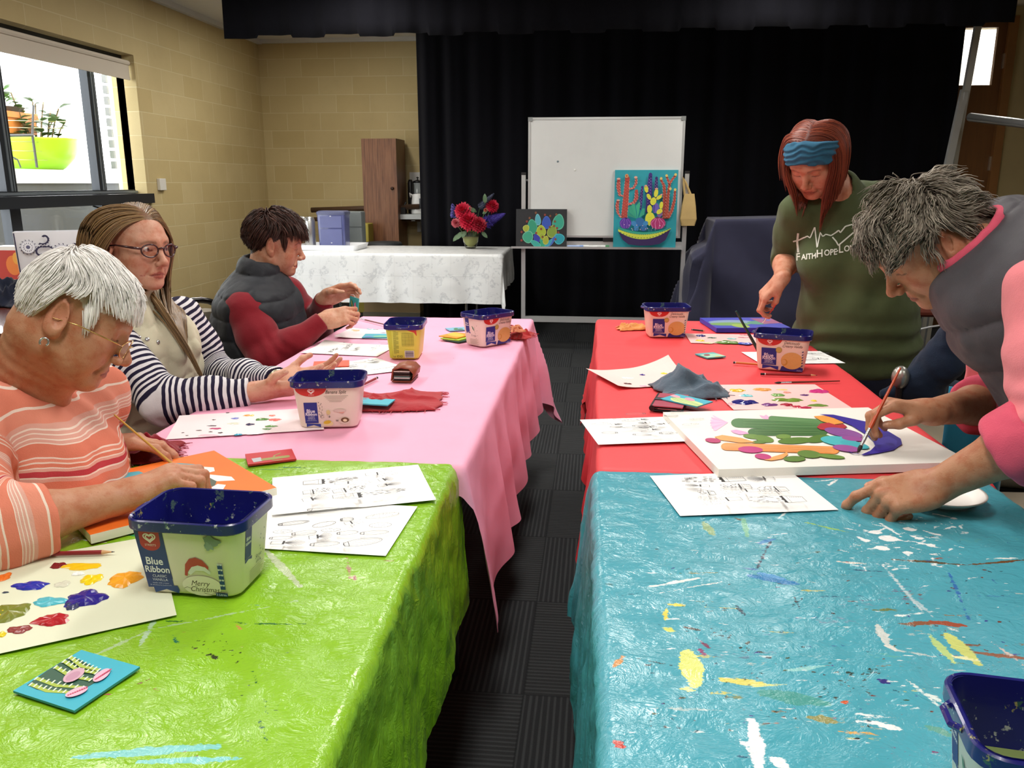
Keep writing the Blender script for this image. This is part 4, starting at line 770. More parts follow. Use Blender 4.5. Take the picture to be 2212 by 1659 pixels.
for k in range(9): x, y = 205+k*4, 1472-k*2.5; A.line([(x, y), (x+5, y-2)], .0025, 'c03a62'); A.line([(146+k*5, 1506-k*2), (150+k*5, 1505-k*2)], .0025, 'c03a62')
f.done()
f = Flat('painted_card', 'red card with a small olive cactus in a grey pot on the pink cloth', 'card', quad((540, 1007), (649, 999), (624, 969), (524, 985), TZ), (.10, .075), .004, flat('c23038', .5, var=.05), None, edge=flat('b8282f', .5)); A = f.art
A.poly([(543, 991), (563, 988), (567, 996), (548, 999)], 'b9bec2'); capsule(568, 993, 622, 986, 2.6, '9a9450'); A.line([(590, 990), (593, 984), (606, 979)], .004, '9a9450'); A.line([(588, 994), (600, 995), (610, 993)], .004, '9a9450'); f.done()
f = Flat('painted_card', 'turquoise card with a light green cactus on the red towel', 'card', quad((735, 886), (845, 896), (868, 873), (745, 870), TZ), (.125, .06), .003, TQC, None, z=.016); A = f.art
capsule(760, 878, 828, 882, 5, 'a9d6a0'); [A.line([(745, 876+q), (790, 879+q), (832, 884+q)], .0014, '5fa86a') for q in (-4, 0, 4)]; el_px(846, 880, 12, 3.4, 'efc3d2', .1); el_px(828, 888, 9, 2.4, 'efb6c8'); f.done()
f = Flat('painted_card', 'turquoise card with a green cactus leaning on the red phone wallet', 'card', quad((1459, 880), (1526, 888), (1515, 872), (1434, 848), TZ+.01), (.115, .075), .003, TQC, None, z=.0165); A = f.art
el_px(1487, 870, 40, 7, 'cfe39a', .22); [A.line([(1452, 860+q*.5), (1485, 870+q), (1522, 880+q*.6)], .0016, '4f8f52') for q in (-4, -1, 3)]; el_px(1458, 856, 12, 2.6, 'efa8b8', .2); el_px(1490, 863, 11, 3, 'ef9ab0', .2); el_px(1478, 876, 11, 3, 'ee9ab2', .2); f.done()
f = Flat('painted_card', 'small teal card with a red dotted flower in the middle of the red table', 'card', quad((1529, 778), (1579, 773), (1541, 761), (1489, 765), TZ), (.075, .075), .004, flat('4fa8ac', .55, var=.12), None); A = f.art
el_px(1538, 769, 28, 5, '9fd0b4'); el_px(1527, 767, 7, 2.2, '8a4a4f'); el_px(1556, 771, 12, 1.6, 'c9c070', .1); f.done()
f = Flat('painted_card', 'turquoise card on the pale palette sheet beside the yellow labelled tub', 'card', quad((775, 733), (845, 733), (845, 722), (794, 722), TZ), (.105, .08), .003, TQC, None, z=.002); A = f.art; el_px(822, 727, 16, 2.6, '6fc0a0'); el_px(796, 728, 8, 2, '5a86c6'); f.done()
f = Flat('painted_card', 'orange card with a yellow shape, topmost of the pile by the far pink tub', 'card', quad((992, 736), (1016, 729), (985, 713), (944, 722), TZ+.012), (.10, .085), .003, flat('ef922a', .55, var=.05), None, z=.011); A = f.art; el_px(984, 723, 18, 4, 'f4b84a', .1); f.done()
Flat('painted_card', 'lime green card under the orange card by the far pink tub', 'card', quad((998, 741), (1022, 733), (986, 719), (946, 728), TZ+.006), (.10, .085), .004, flat('9fc23a', .55, var=.05), None, z=.0055)
Flat('painted_card', 'dark green card at the bottom of the pile by the far pink tub', 'card', quad((1002, 742), (1030, 737), (990, 723), (952, 731), TZ+.002), (.10, .085), .004, flat('2f5a4a', .55, var=.05), None, z=.001)
f = Flat('painted_card', 'pale blue card with leaf shapes behind the pile by the far pink tub', 'card', quad((985, 717), (1010, 715), (1000, 706), (962, 708), TZ), (.09, .07), .003, flat('7fb0c8', .55, var=.1), None, z=.000); A = f.art; el_px(985, 711, 5, 2.4, '4f7f5a'); el_px(995, 712, 6, 2.4, '4f7f6a'); f.done()
f = Flat('painted_canvas', 'blue canvas with a green leafy painting at the end of the red table', 'canvas', quad((1534, 708), (1700, 706), (1676, 687), (1517, 687), TZ+.018), (.30, .26), .018, flat('2f35b0', .5, var=.1), None); A = f.art
el_px(1580, 696, 50, 4.5, '7f97b8'); el_px(1575, 700, 46, 3.4, '6f9a52'); el_px(1600, 704, 20, 3.6, '93b040', .1); el_px(1640, 697, 26, 4, '4f8f78'); A.poly([(1620, 688), (1672, 688), (1690, 698), (1650, 700)], '9a4f7a'); A.poly([(1640, 690), (1668, 690), (1660, 694)], '6a5fb0'); f.done()
f = Flat('painted_card', 'red card with a yellow green cactus in a blue pot by the open palm', 'card', quad((676, 802), (722, 799), (758, 778), (706, 779), TZ), (.115, .09), .003, flat('e0502e', .55, var=.05), None, z=.003); A = f.art
el_px(713, 786, 22, 5, 'c9d978', -.5); el_px(722, 781, 10, 3, 'f0d24a', -.5); el_px(690, 797, 12, 3.6, '2f3fa0', -.4); f.done()
# ---------------------------------------------------------------- pencils and brushes
def rod(name, label, cat, a, b, parts, group=None):
    """pencil or brush from a to b (world); parts = (name, from, to, r0, r1, material)"""
    a, b = np.array(a, float), np.array(b, float); L = np.linalg.norm(b-a); d = (b-a)/L
    o = empty(name, a); o.rotation_mode = 'QUATERNION'; o.rotation_quaternion = Vector(d).to_track_quat('Z', 'Y'); tag(o, label, cat, group)
    for nm, t0, t1, r0, r1, m in parts:
        k = 3 if nm != 'bristles' else 6; t = np.linspace(t0, t1, k); r = np.linspace(r0, r1, k)
        if nm == 'bristles': r = np.array((r0, r0*1.35, r0*1.35, r0*1.1, r0*.6, .0003))
        MB().tube([(0, 0, q*L) for q in t], r, 8).build(nm, m, o, math.radians(50))
    return o
DRED = flat('8a2428', .4); BLK = flat('18181a', .4); WOODM = flat('cfa070', .6); LEAD = flat('2b2b2d', .4); SILV = flat('c9ccd0', .25, .9); BRIS = flat('2f2420', .7); WHTP = flat('f0f0ee', .5); ORH = flat('c2481f', .3); GRH = flat('1f4a44', .35); YEL = flat('b98a2f', .4); BRNH = flat('6a2f20', .35)
def pencil(label, a, b, col=DRED, r=.0038): return rod('pencil', label, 'pencil', a, b, [('cap', 0, .07, r, r, BLK), ('collar', .07, .085, r*1.02, r*1.02, WHTP), ('barrel', .085, .88, r, r, col), ('wood', .88, .97, r, r*.3, WOODM), ('lead', .97, 1, r*.3, .0003, LEAD)])
def brush(label, a, b, col=BRNH, r=.0034, bl=.10, fer=.16, tipc=None): return rod('paintbrush', label, 'paintbrush', a, b, [('handle', 0, 1-bl-fer, r*.55, r, col), ('ferrule', 1-bl-fer, 1-bl, r, r*.85, SILV), ('bristles', 1-bl, 1, r*.8, .0005, tipc or BRIS)])
def on(x, y, r=.0045, z=0): return atz(x, y, TZ+r+z)
pencil('dark red pencil lying across the parchment palette on the lime cloth', on(18, 1199, z=.002), on(248, 1192, z=.002))
pencil('dark red pencil in front of the tub on the red table', on(1643, 808), on(1766, 811))
pencil('short dark red pencil poking from behind the middle pink tub', on(815, 816), on(770, 838))
pencil('orange pencil behind the tub in the middle of the red table', on(1584, 783), on(1650, 788), flat('c9702a', .4))
brush('red brown paintbrush lying on the red cloth near the pencil', on(1814, 823), on(1672, 827))
brush('dark paintbrush behind the yellow labelled tub', on(852, 706), on(768, 686, .006))
pencil('dark pencil under the far red tub edge', on(1494, 712), on(1523, 715), BLK)
# ---------------------------------------------------------------- ice cream tubs
def rrect(w, d, r, n=6):
    out = []
    for cx, cy, a0 in ((w/2-r, d/2-r, 0), (-w/2+r, d/2-r, PI/2), (-w/2+r, -d/2+r, PI), (w/2-r, -d/2+r, 1.5*PI)):
        out += [(cx+r*math.cos(a0+a), cy+r*math.sin(a0+a)) for a in np.linspace(0, PI/2, n)]
    return out
def loft(mb, rings, cap0=True, cap1=False):
    n = len(rings[0][0]); vs = [(x, y, z) for pts, z in rings for x, y in pts]; fs = [(i*n+j, i*n+(j+1) % n, (i+1)*n+(j+1) % n, (i+1)*n+j) for i in range(len(rings)-1) for j in range(n)]
    if cap0: fs.append(tuple(range(n))[::-1])
    if cap1: fs.append(tuple((len(rings)-1)*n+j for j in range(n)))
    return mb.add(vs, fs)
NAVY = '1b1d78'
tn = NT('navy_tub_plastic'); ob = tn.obj(); spl = tn.step(tn.noise(ob, 55, 4, .75), .58, .64); spc = tn.ramp(tn.noise(ob, 21, 2), [(.3, lin('5f7a6a')), (.5, lin('c9d0c6')), (.56, lin('3f6a4a')), (.64, lin('b9b25a')), (.75, lin('d9dcd6'))], 'CONSTANT')
tn.set(Base_Color=tn.mix(tn.math('MULTIPLY', spl, .75), tn.mix(tn.noise(ob, 12, 4), lin('11134e'), lin('1b1e80')), spc), Roughness=.28, Coat_Weight=.2); NAVYM = tn.mat
tc = NT('cream_tub_plastic'); ob = tc.obj(); spl = tc.math('MULTIPLY', tc.step(tc.noise(ob, 120, 4, .75), .70, .74), .8)
tc.set(Base_Color=tc.mix(spl, tc.mix(tc.noise(ob, 9, 4), lin('e3dac6'), lin('efe8d8')), lin('4a5550')), Roughness=.38); CREAM = tc.mat
YELM = flat('d6d64a', .38, var=.06)
W0, D0, W1, D1, HT = .140, .100, .168, .124, .120
def lab_front(H):
    def fn(u, v, o): t = v/H; return (u, -(D0+(D1-D0)*t)/2-o, v)
    return fn
def lab_side(H, s=1):
    def fn(u, v, o): t = v/H; return (s*((W0+(W1-W0)*t)/2+o), s*u, v)
    return fn
def logo(A, c, r):
    for k, w in ((1.0, .16), (.62, .15)): A.line(heart(c, r*k, .85), r*w*1.25, 'f4ece6')
def ribbon(A, x0, x1, y0, y1, small=False):
    w = x1-x0; A.poly([(x0, y1), (x1, y1), (x1+w*.04, y0+w*.28), (x0+w*.05, y0+w*.28)], '1f2f86'); A.poly([(x0+w*.12, y0+w*.26), (x1+w*.20, y0+w*.20), (x1+w*.18, y0-w*.06), (x0+w*.66, y0+w*.12), (x0+w*.12, y0-w*.02)], '22358f')
    cx = (x0+x1)/2+w*.02; h = y1-y0
    A.text('Blue', (cx-w*.02, y0+h*.64), w*.40, 'eef0f4', 0, .92, bold=.0002); A.text('Ribbon', (cx, y0+h*.51), w*.33, 'eef0f4', 0, .92, bold=.0002)
    if not small: A.text('CLASSIC', (cx, y0+h*.40), w*.14, 'd9dfee'); A.text('VANILLA', (cx, y0+h*.335), w*.14, 'd9dfee'); A.text('made with cream', (cx, y0+h*.285), w*.085, 'b9c3e0'); A.text('& wholesome buttermilk', (cx, y0+h*.25), w*.075, 'b9c3e0')
def tub(label, x, y, yaw, kind, side=None, water=None, sc=1.0):
    r = empty('ice_cream_tub', (x, y, TZ), yaw); r.scale = (sc, sc, sc); tag(r, label, 'ice cream tub', 'paint water tubs'); H = HT; body = YELM if kind == 'back' else CREAM
    wd = lambda t: (W0+(W1-W0)*t, D0+(D1-D0)*t)
    mb = MB(); loft(mb, [(rrect(W0-.012, D0-.012, .014), 0), (rrect(W0-.003, D0-.003, .018), .002), (rrect(*wd(.05), .020), .006), (rrect(*wd(.9), .024), H*.9)]); mb.build('tub', body, r, math.radians(40))
    mb = MB(); loft(mb, [(rrect(W0-.006, D0-.006, .016), .0035)]+[(rrect(wd(t)[0]-.003, wd(t)[1]-.003, .020), max(.0035, H*t)) for t in (.06, .5, 1.0)]); mb.build('lining', NAVYM, r, math.radians(40))
    mb = MB(); a, b = W1, D1
    loft(mb, [(rrect(a-.003, b-.003, .022), H*.985), (rrect(a+.006, b+.006, .027), H*1.0), (rrect(a+.010, b+.010, .029), H*.985), (rrect(a+.010, b+.010, .029), H*.87), (rrect(a+.006, b+.006, .027), H*.855), (rrect(a-.004, b-.004, .022), H*.875)], False); mb.build('rim', NAVYM, r, math.radians(40))
    mb = MB().tube([(-a/2-.004, -.02, H*.94), (-a/2-.012, -.012, H*.93), (-a/2-.012, .012, H*.93), (-a/2-.004, .02, H*.94)], .0035, 6); mb.build('lid_tab', NAVYM, r)
    if water is not None: mb = MB(); loft(mb, [(rrect(wd(.42)[0]-.004, wd(.42)[1]-.004, .020), H*.42)], False, True); mb.build('water', flat(water, .08, coat=.3), r)
    A = Art(lab_front(H), .00004, .0004); Wt = .125; top = H*.86
    if kind == 'xmas':
        A.poly([(-.066, .010), (-.026, .012), (-.031, top), (-.074, top)], '233f78'); A.poly([(-.066, .024), (-.026, .026), (-.0275, .040), (-.068, .038)], '1d346c')
        A.poly([(-.067, top)]+[(-.0515-.0155*math.cos(t), top-.020-.0125*math.sin(t)) for t in np.linspace(0, PI, 14)]+[(-.036, top)], 'b8352c'); logo(A, (-.0515, top-.0115), .0095); A.text('STREETS', (-.0515, top-.0235), .0046, 'f0e2da')
        A.text('Blue', (-.0500, .0535), .0165, 'eef0f4', 0, .92, bold=.0003); A.text('Ribbon', (-.0475, .0400), .0145, 'eef0f4', 0, .92, bold=.0003); A.text('CLASSIC', (-.0455, .0295), .0060, 'd9dfee'); A.text('VANILLA', (-.0455, .0235), .0060, 'd9dfee'); A.text('made with cream', (-.0455, .0182), .0036, 'b9c3e0'); A.text('& wholesome buttermilk', (-.0455, .0146), .0033, 'b9c3e0')
        A.poly([(-.058, .0125), (-.0205, .0150), (-.018, .008), (-.0195, -.0003+.003), (-.038, .0085), (-.056, .002)], '24457f')
        A.poly([(-.006, .034), (-.003, .052), (.004, .061), (.014, .064), (.024, .060), (.032, .050), (.031, .044), (.020, .050), (.008, .049), (.000, .041), (-.002, .033)], 'b8432f'); A.poly([(-.001, .038), (.006, .048), (.016, .0515), (.027, .049), (.034, .042), (.033, .037), (.024, .043), (.012, .043), (.003, .035)], 'dfe2da')
        A.ell((.018, .018), .030, .0165, 'efe9d6', n=26); A.text('Merry', (.015, .0215), .0125, '4a3a24', .35, .9); A.text('Christmas', (.021, .0120), .0120, '4a3a24', .35, .9); A.line([(-.010, .0125), (-.005, .0150), (.002, .0125)], .0006, '4a3a24'); A.line([(.020, .0065), (.030, .0045), (.040, .0080), (.052, .0085)], .0006, '4a3a24')
        for k in range(5): z = .014+k*.0085; A.poly([(.046, z), (.0535, z), (.0535, z+.0062), (.046, z+.0062)], '24457f'); A.ell((.0475, z+.007), .0018, .0016, 'cfd6dc', n=8); A.ell((.0515, z+.007), .0018, .0016, 'cfd6dc', n=8)
        A.poly([(.038, .003), (.056, .003), (.056, .0085), (.038, .0085)], '1f3f78'); A.text('2 Litres', (.0465, .0056), .0050, 'e6ebf2')
        A.ell((.042, top-.012), .012, .009, '7f8f88', wob=.4); A.ell((.038, top-.020), .006, .006, '8f9f98', wob=.5)
    elif kind in ('vanilla', 'banana'):
        A.poly([(-.074, top)]+[(-.0365-.0375*math.cos(t), top-.022*math.sin(t)) for t in np.linspace(0, PI, 16)]+[(.001, top)], 'c6302a'); logo(A, (-.036, top-.0085), .0080)
        A.text('STREETS', (-.036, top-.0180), .0036, 'f0d6cc')
        if kind == 'vanilla':
            A.poly([(.000, .0015), (.068, .0020), (.069, .014), (.050, .020), (.015, .019), (.004, .016)], '2a2f7a')
            sm = flat('d8ae66', .5, var=.22, bump=.5, bs=90); A.ell((.034, .036), .033, .0275, sm, n=30); A.ell((.012, .030), .010, .011, 'c9983f', n=16); A.ell((.010, .031), .007, .008, 'd8b070', n=14)
            A.text('Deliciously', (.030, top-.010), .0125, '4a3022', .4, .85); A.text('Creamy Vanilla', (.032, top-.0205), .0120, '4a3022', .4, .82)
            ribbon(A, -.060, -.014, .006, .074); A.ell((-.007, .0690), .0095, .0095, 'a99a4a', n=20); A.ell((-.007, .0690), .0075, .0075, 'c2b060', n=20)
            for k in range(6): z = .020+k*.009; A.line([(.063, z), (.067, z+.0045)], .0028, '2a2f6a'); A.line([(.067, z+.0048), (.063, z+.0075)], .0012, 'f0eee6')
            A.text('2 Litres', (.058, .0060), .0050, 'd9dcec')
        else:
            ribbon(A, -.056, -.024, .004, .066); A.text('Banana Split', (.022, top-.011), .0120, '3a3026', .35, .85)
            for k in range(5): A.line([(-.006+.003*k, top-.021-.0036*k), (.052-.004*k, top-.0205-.0036*k)], .0007, '8a8072')
            A.text('+', (.004, .0285), .012, '2a2622'); A.text('=', (.022, .018), .012, '2a2622'); A.ell((.000, .0115), .012, .007, 'e6d7a0'); A.ell((-.002, .015), .009, .0045, 'd9b830', .2); A.ell((.002, .0405), .005, .006, 'd6c98a'); A.ell((.034, .0430), .007, .0055, 'dba894'); A.ell((.040, .0185), .014, .009, 'd9cdbc'); A.ell((.041, .0205), .010, .0065, '6a4a2a'); A.ell((.041, .0195), .005, .0035, 'f0e6c0'); A.ell((.030, .045), .016, .004, 'd9c8bc')
            for k in range(14): A.ell((-.016+.004*math.sin(k*2.3), .030+.0028*k), .0009, .0012, '3a3a36', n=6)
            A.line([(-.018, .034), (-.010, .034), (-.009, .027), (-.016, .026)], .0007, '5a564e', True)
    A.build('front_label', r)
    if kind == 'back' or side:
        s = side if side else 1; A = Art(lab_side(H, s), .00004, .0004)
        if kind == 'back':
            A.poly([(.010, top), (.046, top), (.047, top-.022), (.038, top-.010)], 'c6402a')
            A.poly([(-.046, .004), (-.038, .004), (-.040, top), (-.050, top)], 'c9c83a')
            for k in range(26): A.line([(-.033, top-.006-.0031*k), (-.033+(.018 if k % 5 else .010), top-.006-.0031*k)], .0009, '7f8a3a')
            for k in range(15): A.line([(-.004, top-.012-.0032*k), (.036, top-.012-.0032*k)], .0007 if k % 4 else .0011, '8f963e')
            for q in (-.004, .008, .020, .030, .036): A.line([(q, top-.016), (q, top-.055)], .0005, '8f963e')
            A.poly([(.004, .006), (.036, .006), (.036, .031), (.004, .031)], 'd6d8c4')
            for k, w in enumerate((.0016, .0009, .002, .001, .0014, .0022, .0009, .0016, .001)): A.line([(.006, .0085+k*.0024), (.034, .0085+k*.0024)], w, '4a3f5a')
            for q in (-.030, -.018, -.007): A.line([(q-.003, .013), (q-.003, .008), (q+.003, .008), (q+.003, .013)], .0014, '2f3a1a', q > -.02)
        else:
            x0 = -.034 if s > 0 else -.034
            ribbon(A, x0, x0+.020, .046, top, True)
            if s > 0: A.text('Serve', (.012, .040), .009, '6a6a72', .3); A.text('ideas', (.012, .032), .008, '6a6a72', .3)
            for k in range(8): A.line([(-.016, .026-.0028*k), (.030-.004*(k % 3), .026-.0028*k)], .0007, 'a39a86')
            if s < 0: A.poly([(.000, .075), (.006, .072), (.013, .060), (.012, .057), (.004, .064)], '5f8f6a'); A.text('2 cups', (.008, .040), .010, '6a6a66')
            for k in range(9): A.ell((.020+.008*math.sin(k*4.1), .030+.006*k), .0010, .0016, '5a6a66', n=6)
        A.build('side_label', r)
    return r
def tubpos(a, b, face=None):
    """centre and yaw from the two front bottom corners in the photo"""
    p, q = atz(*a, TZ), atz(*b, TZ); e = q-p; yaw = math.atan2(e[1], e[0]); m = (p+q)/2; n = np.array((-math.sin(yaw), math.cos(yaw))); return m[0]+n[0]*D0/2, m[1]+n[1]*D0/2, yaw
x, y, ya = tubpos((325, 1280), (508, 1293)); tub('Merry Christmas ice cream tub with a red hat label on the lime cloth', x, y, ya, 'xmas', side=1)
x, y, ya = tubpos((640, 927), (787, 921)); tub('ice cream tub with a Banana Split recipe label on the pink cloth', x, y, math.radians(9), 'banana')
p = (atz(843, 776, TZ)+atz(902, 776, TZ))/2; a_ = math.radians(5); tub('yellow green ice cream tub with a barcode on the far pink table', p[0]-.0*1+math.sin(-a_)*W0/2, p[1]+math.cos(a_)*W0/2, a_+PI/2, 'back', side=-1)
p = atz(1043, 751, TZ); a_ = math.radians(50); ca, sa = math.cos(a_), math.sin(a_); tub('ice cream tub turned corner on, at the far end of the pink table', p[0]+ca*W0/2-sa*D0/2, p[1]+sa*W0/2+ca*D0/2, a_, 'vanilla', side=-1)
x, y, ya = tubpos((1398, 729), (1485, 729)); tub('Creamy Vanilla tub at the aisle end of the red table', x, y, ya, 'vanilla')
x, y, ya = tubpos((1628, 797), (1742, 806)); tub('Creamy Vanilla tub with a green brush handle in it, middle of the red table', x, y, ya, 'vanilla')
bt6 = (x, y, ya)
fl_ = atz(2046, 1462, TZ+HT); nl_ = atz(2130, 1640, TZ+HT); e = nrm(fl_-nl_); ya7 = math.atan2(e[1], e[0])-PI/2; rt = np.array((e[1], -e[0], 0)); c7 = fl_+rt*(W1/2-.0)-e*(D1/2-.01)
tub('open tub of murky green water at the near edge of the turquoise cloth', c7[0], c7[1], ya7, 'vanilla', side=-1, water='6f7f4a')
b0 = np.array((bt6[0]-.045, bt6[1]+.01, TZ+.006)); tipp = aty(1590, 672, bt6[1]-.02)
brush('dark green paintbrush standing in the tub on the red table', tipp, b0, GRH, .006, .10, .14)
# ---------------------------------------------------------------- cloths, wallets, plate
def rag(name, label, cat, c, size, yaw, h, col, seed, fringe=None, rough=.95, n=46, lump=None, group=None, edgeh=.003, outline=None):
    """crumpled cloth: folded height field with ragged rim"""
    g = np.linspace(-1, 1, n); U, Vv = np.meshgrid(g, g, indexing='ij'); u, v = U.ravel(), Vv.ravel()
    P = np.stack([u, v, u*0], 1); e = np.clip(1-np.maximum(np.abs(u), np.abs(v)), 0, 1); rid = 1-np.abs(vnoise(P, 1.7, seed)); rid2 = 1-np.abs(vnoise(P, 3.6, seed+5))
    z = h*np.clip(e*2.6, 0, 1)**.8*(.25+.75*rid**3)*(.6+.5*rid2)
    if lump is not None: z = z+lump(u, v)
    k = 1+.13*vnoise(P, 2.2, seed+2)+.04*vnoise(P, 9, seed+3); x, y = u*k*size[0]/2+.012*vnoise(P, 2.5, seed+8), v*k*size[1]/2+.012*vnoise(P, 2.5, seed+9)
    t = NT(name+'_weave'); ob = t.obj(); w = t.noise(ob, 420, 3, .7); t.set(Base_Color=t.mix(t.noise(ob, 25, 4), tuple(q*.78 for q in lin(col)), lin(col)), Roughness=rough, Sheen_Weight=.25, Specular_IOR_Level=.15, Normal=t.bump(t.math('ADD', w, t.math('MULTIPLY', t.noise(ob, 120, 3), 1.2)), .6, .002))
    z = np.maximum(z, .0006)+edgeh*.5; f = (np.arange(n-1)[:, None]*n+np.arange(n-1)[None]).reshape(-1)
    o = mesh_obj(name, np.stack([x, y, z], 1), np.stack([f, f+n, f+n+1, f+1], 1), t.mat, None, True); md = o.modifiers.new('thick', 'SOLIDIFY'); md.thickness = .0022
    o.location = (c[0], c[1], c[2]); o.rotation_euler = (0, 0, yaw); tag(o, label, cat, group)
    if fringe:
        mb = MB(); q = np.random.default_rng(seed)
        for i in range(fringe):
            s = q.uniform(-1, 1); side = q.integers(0, 2); j = (n-1)*n+int((s+1)/2*(n-1)) if side == 0 else int((s+1)/2*(n-1))*n
            b = np.array((x[j], y[j], .002)); d = np.array((1, q.uniform(-.5, .5)) if side == 0 else (q.uniform(-.5, .5), -1)); d = d/np.linalg.norm(d); L = q.uniform(.006, .022)
            mb.tube([b, (*(b[:2]+d*L*.5+q.normal(0, .003, 2)), .002), (*(b[:2]+d*L), .0012)], .0007, 4)
        mb.build('fringe', t.mat, o)
    return o
rag('towel', 'red frayed towel on the pink cloth beside the middle tub', 'towel', atz(850, 868, TZ), (.24, .19), .15, .024, 'b8323a', 5, fringe=40)
rag('rag', 'blue grey frayed cloth heaped on the red table', 'cloth', atz(1490, 845, TZ), (.17, .17), .3, .040, '5f7080', 12, fringe=30, lump=lambda u, v: .050*np.exp(-((u+.1)**2+(v-.3)**2)/.18))
rag('rag', 'crimson rag bunched under the white haired woman\'s hand', 'cloth', atz(280, 985, TZ), (.19, .13), .35, .030, '8f1424', 21, fringe=46, lump=lambda u, v: .032*np.exp(-((u-.1)**2+v**2)/.25))
rag('rag', 'dark red rag hanging at the corner of the pink table', 'cloth', atz(1116, 726, TZ), (.12, .13), -.2, .030, 'b02a2c', 31, fringe=24, lump=lambda u, v: .05*np.exp(-((u+.8)**2+(v+.0)**2)/.15))
rag('rag', 'small orange rag behind the far tub on the pink table', 'cloth', atz(1112, 716, TZ+.03)+np.array((0, 0, .0)), (.07, .06), .4, .022, 'd98a66', 33)
rag('rag', 'peach orange rag beside the far tub on the red table', 'cloth', atz(1368, 710, TZ), (.13, .08), .2, .022, 'e09a58', 37)
LE1 = flat('8a4426', .45, var=.12, bump=.25, bs=160); LE2 = flat('7a3a22', .5, var=.1)
w = quad((850, 837), (900, 837), (900, 802), (858, 800), TZ); wl = empty('wallet', (w[0][0], w[0][1], TZ), w[1]); tag(wl, 'brown leather wallet standing folded open on the pink cloth', 'wallet')
prof = [(-.036, .004), (-.030, .040), (-.004, .047), (.022, .044), (.036, .030), (.033, .012), (.024, .003)]
mb = MB(); pin = [(x*.9, z-.0035 if i else z) for i, (x, z) in enumerate(prof)]; k = len(prof)
vs = [(x, y, z) for y in (-.048, .048) for x, z in prof]+[(x, y, max(z, .002)) for y in (-.048, .048) for x, z in pin]
fs = [(i, i+1, k+i+1, k+i) for i in range(k-1)]+[(2*k+i, 3*k+i, 3*k+i+1, 2*k+i+1) for i in range(k-1)]+[(i, 2*k+i, 2*k+i+1, i+1) for i in range(k-1)]+[(k+i, k+i+1, 3*k+i+1, 3*k+i) for i in range(k-1)]
mb.add(vs, fs).build('cover', LE1, wl, True); MB().box((-.032, -.048, 0), (.028, .048, .004)).build('back_flap', LE2, wl)
for k, (z, m) in enumerate(((.006, '2b2b2a'), (.011, 'd9d9cf'), (.015, '6f8f86'), (.020, '4a3a30'), (.026, '3a2c26'), (.031, 'c9c6b8'))): MB().box((-.026, -.046, z), (.022, .040, z+.0028)).build('card', flat(m, .5), wl)
p0, p1 = atz(1411, 888, TZ), atz(1471, 893, TZ); e = p1-p0; yp = math.atan2(e[1], e[0]); m = (p0+p1)/2; pw_ = empty('phone_wallet', (m[0]-math.sin(yp)*.07, m[1]+math.cos(yp)*.07, TZ), yp); tag(pw_, 'red and black phone wallet lying under the turquoise card', 'phone wallet'); RL = flat('a83a52', .5, var=.08)
MB().box((-.040, -.070, .0), (.040, .070, .003), bev=.001).build('back_cover', BLK, pw_); MB().box((-.036, -.067, .003), (.036, .067, .011), bev=.002).build('phone', flat('141416', .25, coat=.4), pw_); MB().box((-.040, -.070, .012), (.040, .070, .0155), bev=.0012).build('front_cover', RL, pw_); MB().box((-.041, -.012, .0155), (-.004, .010, .0185), bev=.001).build('strap', flat('2a2a33', .5), pw_); MB().tube([(-.040, -.07, .0078), (-.040, .07, .0078)], .0078, 10).build('spine', BLK, pw_); MB().box((-.025, -.0685, .0065), (.025, -.0672, .0078)).build('screen_edge', SILV, pw_)
pp = atz(2131, 1064, TZ+.018); pl_ = empty('plate', (pp[0]-.082, pp[1]+.008, TZ)); pl_.scale = (.78, .78, .9); tag(pl_, 'white disposable plate under the bent woman\'s forearm', 'plate')
MB().lathe([(.001, .003), (.072, .003), (.078, .005), (.098, .018), (.105, .019), (.104, .0165), (.097, .0155), (.078, .0015), (.001, .001)], 44).build('dish', flat('f1eee8', .45, var=.01), pl_, True)
# ================================================================ BACKGROUND FURNITURE
ALU = flat('c3c6c6', .35, .55, var=.03); ALUD = flat('8f9494', .4, .6)
WY = 6.55
def wp(x, y, Y=WY): return aty(x, y, Y)
# whiteboard on its stand
bl_, br_, tl_, tr_ = wp(1140, 513), wp(1472, 513), wp(1140, 256), wp(1476, 251)
xl, xr = wp(1131, 500)[0], wp(1478, 500)[0]; zb, zt_ = wp(1140, 512)[2], wp(1300, 253)[2]; zt2 = wp(1131, 378)[2]; ztr_ = wp(1300, 533)[2]; zbar = wp(1300, 691)[2]
cx = (xl+xr)/2; wb = empty('whiteboard', (cx, WY, 0), 0); tag(wb, 'white board on a grey wheeled metal stand in front of the black curtain', 'whiteboard')
hx = (xr-xl)/2; bx0, bx1 = wp(1141, 400)[0]-cx, wp(1474, 400)[0]-cx
wm = NT('whiteboard_enamel'); ob = wm.obj(); sm = wm.step(wm.noise(ob, 3, 4, .6), .45, .7); dt = wm.step(wm.noise(ob, 40, 2), .77, .80)
wm.set(Base_Color=wm.mix(wm.math('MULTIPLY', dt, .5), wm.mix(wm.math('MULTIPLY', sm, .4), lin('dadcda'), lin('cfd2d0')), lin('8a8f90')), Roughness=.25)
MB().box((bx0+.012, -.012, zb+.012), (bx1-.012, .006, zt_-.012)).build('board', wm.mat, wb)
f = MB(); f.box((bx0, -.016, zb), (bx0+.016, .012, zt_)).box((bx1-.016, -.016, zb), (bx1, .012, zt_)).box((bx0+.016, -.016, zb), (bx1-.016, .012, zb+.016)).box((bx0+.016, -.016, zt_-.016), (bx1-.016, .012, zt_)); f.build('board_frame', ALU, wb)
f = MB()
for x in (bx0, bx1-.03): f.box((x-.002, -.019, zt_-.028), (x+.032, .014, zt_+.002))
f.build('corner_cap', ALUD, wb)
